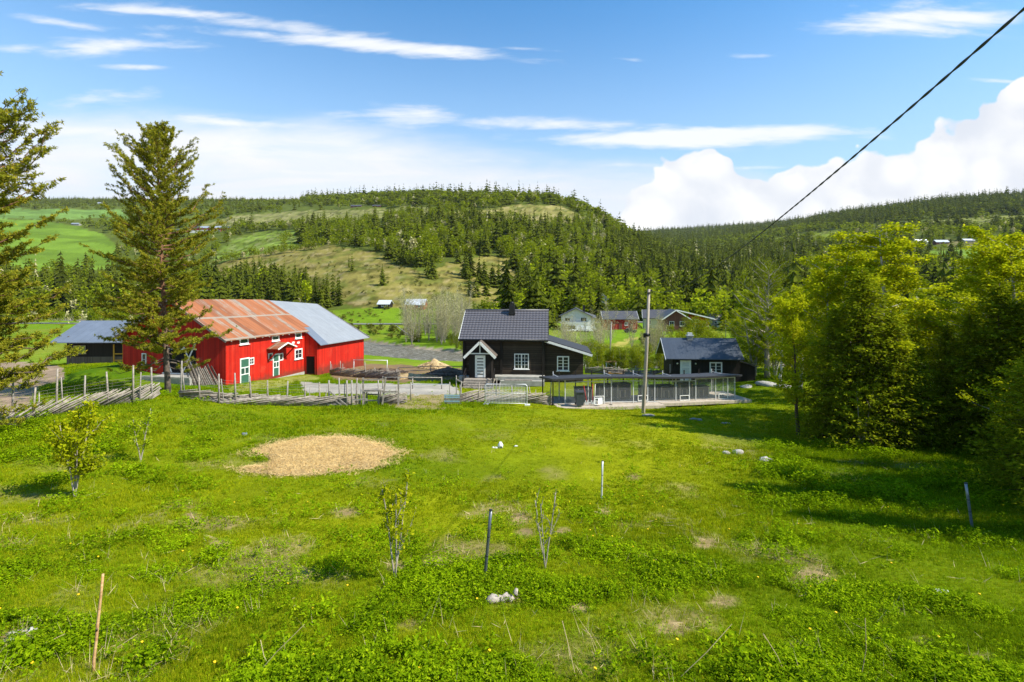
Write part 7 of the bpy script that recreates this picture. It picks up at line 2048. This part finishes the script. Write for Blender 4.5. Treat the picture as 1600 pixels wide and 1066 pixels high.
def rosettes(mb, P, H, n, rng, leaf=.5):
    """leafy weeds: leaves in layers round short stems"""
    m_ = len(P); c = np.repeat(P, n, 0); t = rng.random(m_ * n); h = np.repeat(H, n) * (.15 + .85 * t)
    a = rng.random(m_ * n) * 6.283; r = np.repeat(H, n) * (.25 + .4 * (1 - t)) * rng.uniform(.3, 1, m_ * n)
    q_ = c + np.c_[np.cos(a) * r, np.sin(a) * r, h]
    quads(mb, q_, np.repeat(H, n) * leaf, .42, 1.1, rng, np.c_[np.cos(a), np.sin(a), -.15 * np.ones(m_ * n)])
def meadow():
    rng = np.random.default_rng(77)
    def sample(N, d0, d1, um=1.3):
        u = rng.uniform(-um, um, N); y = np.exp(rng.uniform(math.log(d0), math.log(d1), N)); x = u * y
        return x, y
    # grass
    x, y = sample(185000, 4.3, 64)
    z, c, dens, px, py = lawn_mask(x, y)
    k = rng.random(len(x)) < dens; x, y, z, c, px, py = x[k], y[k], z[k], c[k], px[k], py[k]
    yel = c[:, 0] / (c[:, 1] + 1e-6); yel = yel + rng.normal(size=len(x)) * .07 > .66
    lush = fbm(x, y, 3.0, 201, 3)
    far = np.clip(y / 9, .75, 3.2)
    H = np.where(yel, .045, .085) * (0.6 + 1.2 * np.clip((lush - .3) * 2, 0, 1)) * far ** .45
    mid = np.exp(-((px - 850) / 350) ** 2 - ((py - 690) / 75) ** 2); H = H * (1 - .45 * mid)
    sp = .05 * far; wd = .0048 * far ** 1.15
    mb = MB(); P = np.c_[x, y, z]
    blades(mb, P[~yel], H[~yel], 11, sp[~yel], wd[~yel], rng)
    mb.mi = 1
    blades(mb, P[yel], H[yel], 11, sp[yel], wd[yel], rng, .6)
    o = obj('meadow_grass', mb, [M_gr, M_gr_y]); tag(o, 'thick green and yellow-green grass of the sloping paddock', 'grass', None, 'stuff')
    # leafy weeds: dense in front and in patches
    x, y = sample(160000, 4.3, 40)
    z, c, dens, px, py = lawn_mask(x, y)
    w = np.clip((py - 800) / 200, 0, 1) * .9 + .16
    w = np.maximum(w, .75 * ((px > 1180) & (py > 690) & (py < 800))); w = np.maximum(w, .5 * ((px < 330) & (py < 760)))
    pat = fbm(x, y, 1.6, 211, 3) * .55 + fbm(x, y, .35, 213, 2) * .45
    mid = np.exp(-((px - 820) / 300) ** 2 - ((py - 700) / 80) ** 2)
    k = (rng.random(len(x)) < dens * w * (1 - .9 * mid)) & (pat > .33)
    x, y, z, px, py = x[k], y[k], z[k], px[k], py[k]
    H = (.05 + .13 * np.clip((fbm(x, y, 1.1, 221, 3) - .4) * 4, 0, 1)) * np.clip(y / 9, .8, 1.8) * rng.uniform(.6, 1.3, len(x))
    mb = MB(); rosettes(mb, np.c_[x, y, z], H, 16, rng, .28)
    o = obj('leafy_weeds', mb, M_wd); tag(o, 'low leafy weeds and nettles growing through the grass', 'weeds', None, 'stuff')
    # big-leaved clumps close to the camera
    mb = MB()
    pts_ = []
    for (a, c_, n, s_) in ((240, 1040, 46, .6), (30, 1040, 26, .5), (430, 1030, 40, .6), (700, 1045, 40, .8), (980, 1040, 36, .8), (1150, 1030, 30, .6), (1420, 1020, 22, .7), (500, 960, 20, .5)):
        gx, gy, gz = ground_at(a, c_, 4.3)
        q_ = rng.normal(size=(n, 2)) * s_ * .45; X, Y = gx + q_[:, 0], gy + q_[:, 1]; pts_.append(np.c_[X, Y, height(X, Y)])
    pts_ = np.concatenate(pts_); rosettes(mb, pts_, rng.uniform(.10, .24, len(pts_)), 18, rng, .32)
    o = obj('nettle_clumps', mb, M_wd); tag(o, 'lush broad-leaved nettle clumps along the bottom edge', 'weeds', None, 'stuff')
    # dry stalks and litter
    x, y = sample(5200, 4.4, 26)
    z, c, dens, px, py = lawn_mask(x, y)
    k = (rng.random(len(x)) < np.where(dens < .8, 1.0, .16) * (dens > .05) * np.clip((py - 650) / 150, .1, 1)); x, y, z = x[k], y[k], z[k]
    mb = MB(); quads(mb, np.c_[x, y, z + .05], .22 * np.clip(y / 9, .7, 1.4), .035, .8, rng)
    n = 700; i = rng.integers(0, len(x), n); blades(mb, np.c_[x[i], y[i], z[i]], np.full(n, .22), 3, np.full(n, .12), np.full(n, .003), rng, .9)
    for (a, c_, b_, e_) in ((1060, 1062, 1150, 985), (395, 1062, 470, 985), (1345, 1062, 1362, 975), (1275, 900, 1290, 945), (660, 870, 705, 860), (50, 1020, 90, 1000), (165, 1030, 205, 1000), (900, 1062, 880, 980), (1230, 1062, 1200, 1000), (425, 1050, 400, 1010)):
        gx, gy, gz = ground_at(a, c_, 4.2); tx, tz = (b_ - HX) / F * gy, EYE - (e_ - HY) / F * gy
        tz = max(tz, gz + .15); mb.tube([(gx, gy, gz), ((gx + tx) / 2, gy, (gz + tz) / 2 + .03), (tx, gy + .1, tz)], .004, 4, False)
    o = obj('dry_stalks', mb, M_dry); tag(o, 'pale dry stalks and dead grass lying in the green', 'dry grass', None, 'stuff')
    # dandelions
    mb = MB(); x, y = sample(130, 4.6, 26); z, c, dens, px, py = lawn_mask(x, y); k = dens > .8; x, y, z = x[k], y[k], z[k]
    x = np.r_[x, ground_at(110, 857, 4)[0], ground_at(50, 1048, 4)[0]]; y = np.r_[y, ground_at(110, 857, 4)[1], ground_at(50, 1048, 4)[1]]; z = height(x, y)
    for a, b_, c_ in zip(x, y, z): mb.tube([(a, b_, c_ + .08), (a, b_, c_ + .095)], .016, 6)
    o = obj('dandelion_flowers', mb, M_yel); tag(o, 'tiny yellow dandelions dotted over the grass', 'flowers', None, 'stuff')
    print('grass done', sum(len(v) for v in mb.V))
meadow()

# ---------------------------------------------------------------- valley air
def haze():
    mb = MB(); mb.box(-22000 / 2, 22000 / 2, -60, 7000, -30, 700)
    m = bpy.data.materials.new('haze_air'); m.use_nodes = True; m.node_tree.nodes.clear(); q = Nodes(m.node_tree)
    out = q.n('ShaderNodeOutputMaterial'); v = q.n('ShaderNodeVolumePrincipled')
    v.inputs['Color'].default_value = (.80, .88, 1, 1); v.inputs['Density'].default_value = HAZE
    m.node_tree.links.new(v.outputs[0], out.inputs['Volume'])
    tag(obj('haze', mb, m), None, None, None, 'stuff')
HAZE = .000025
haze()
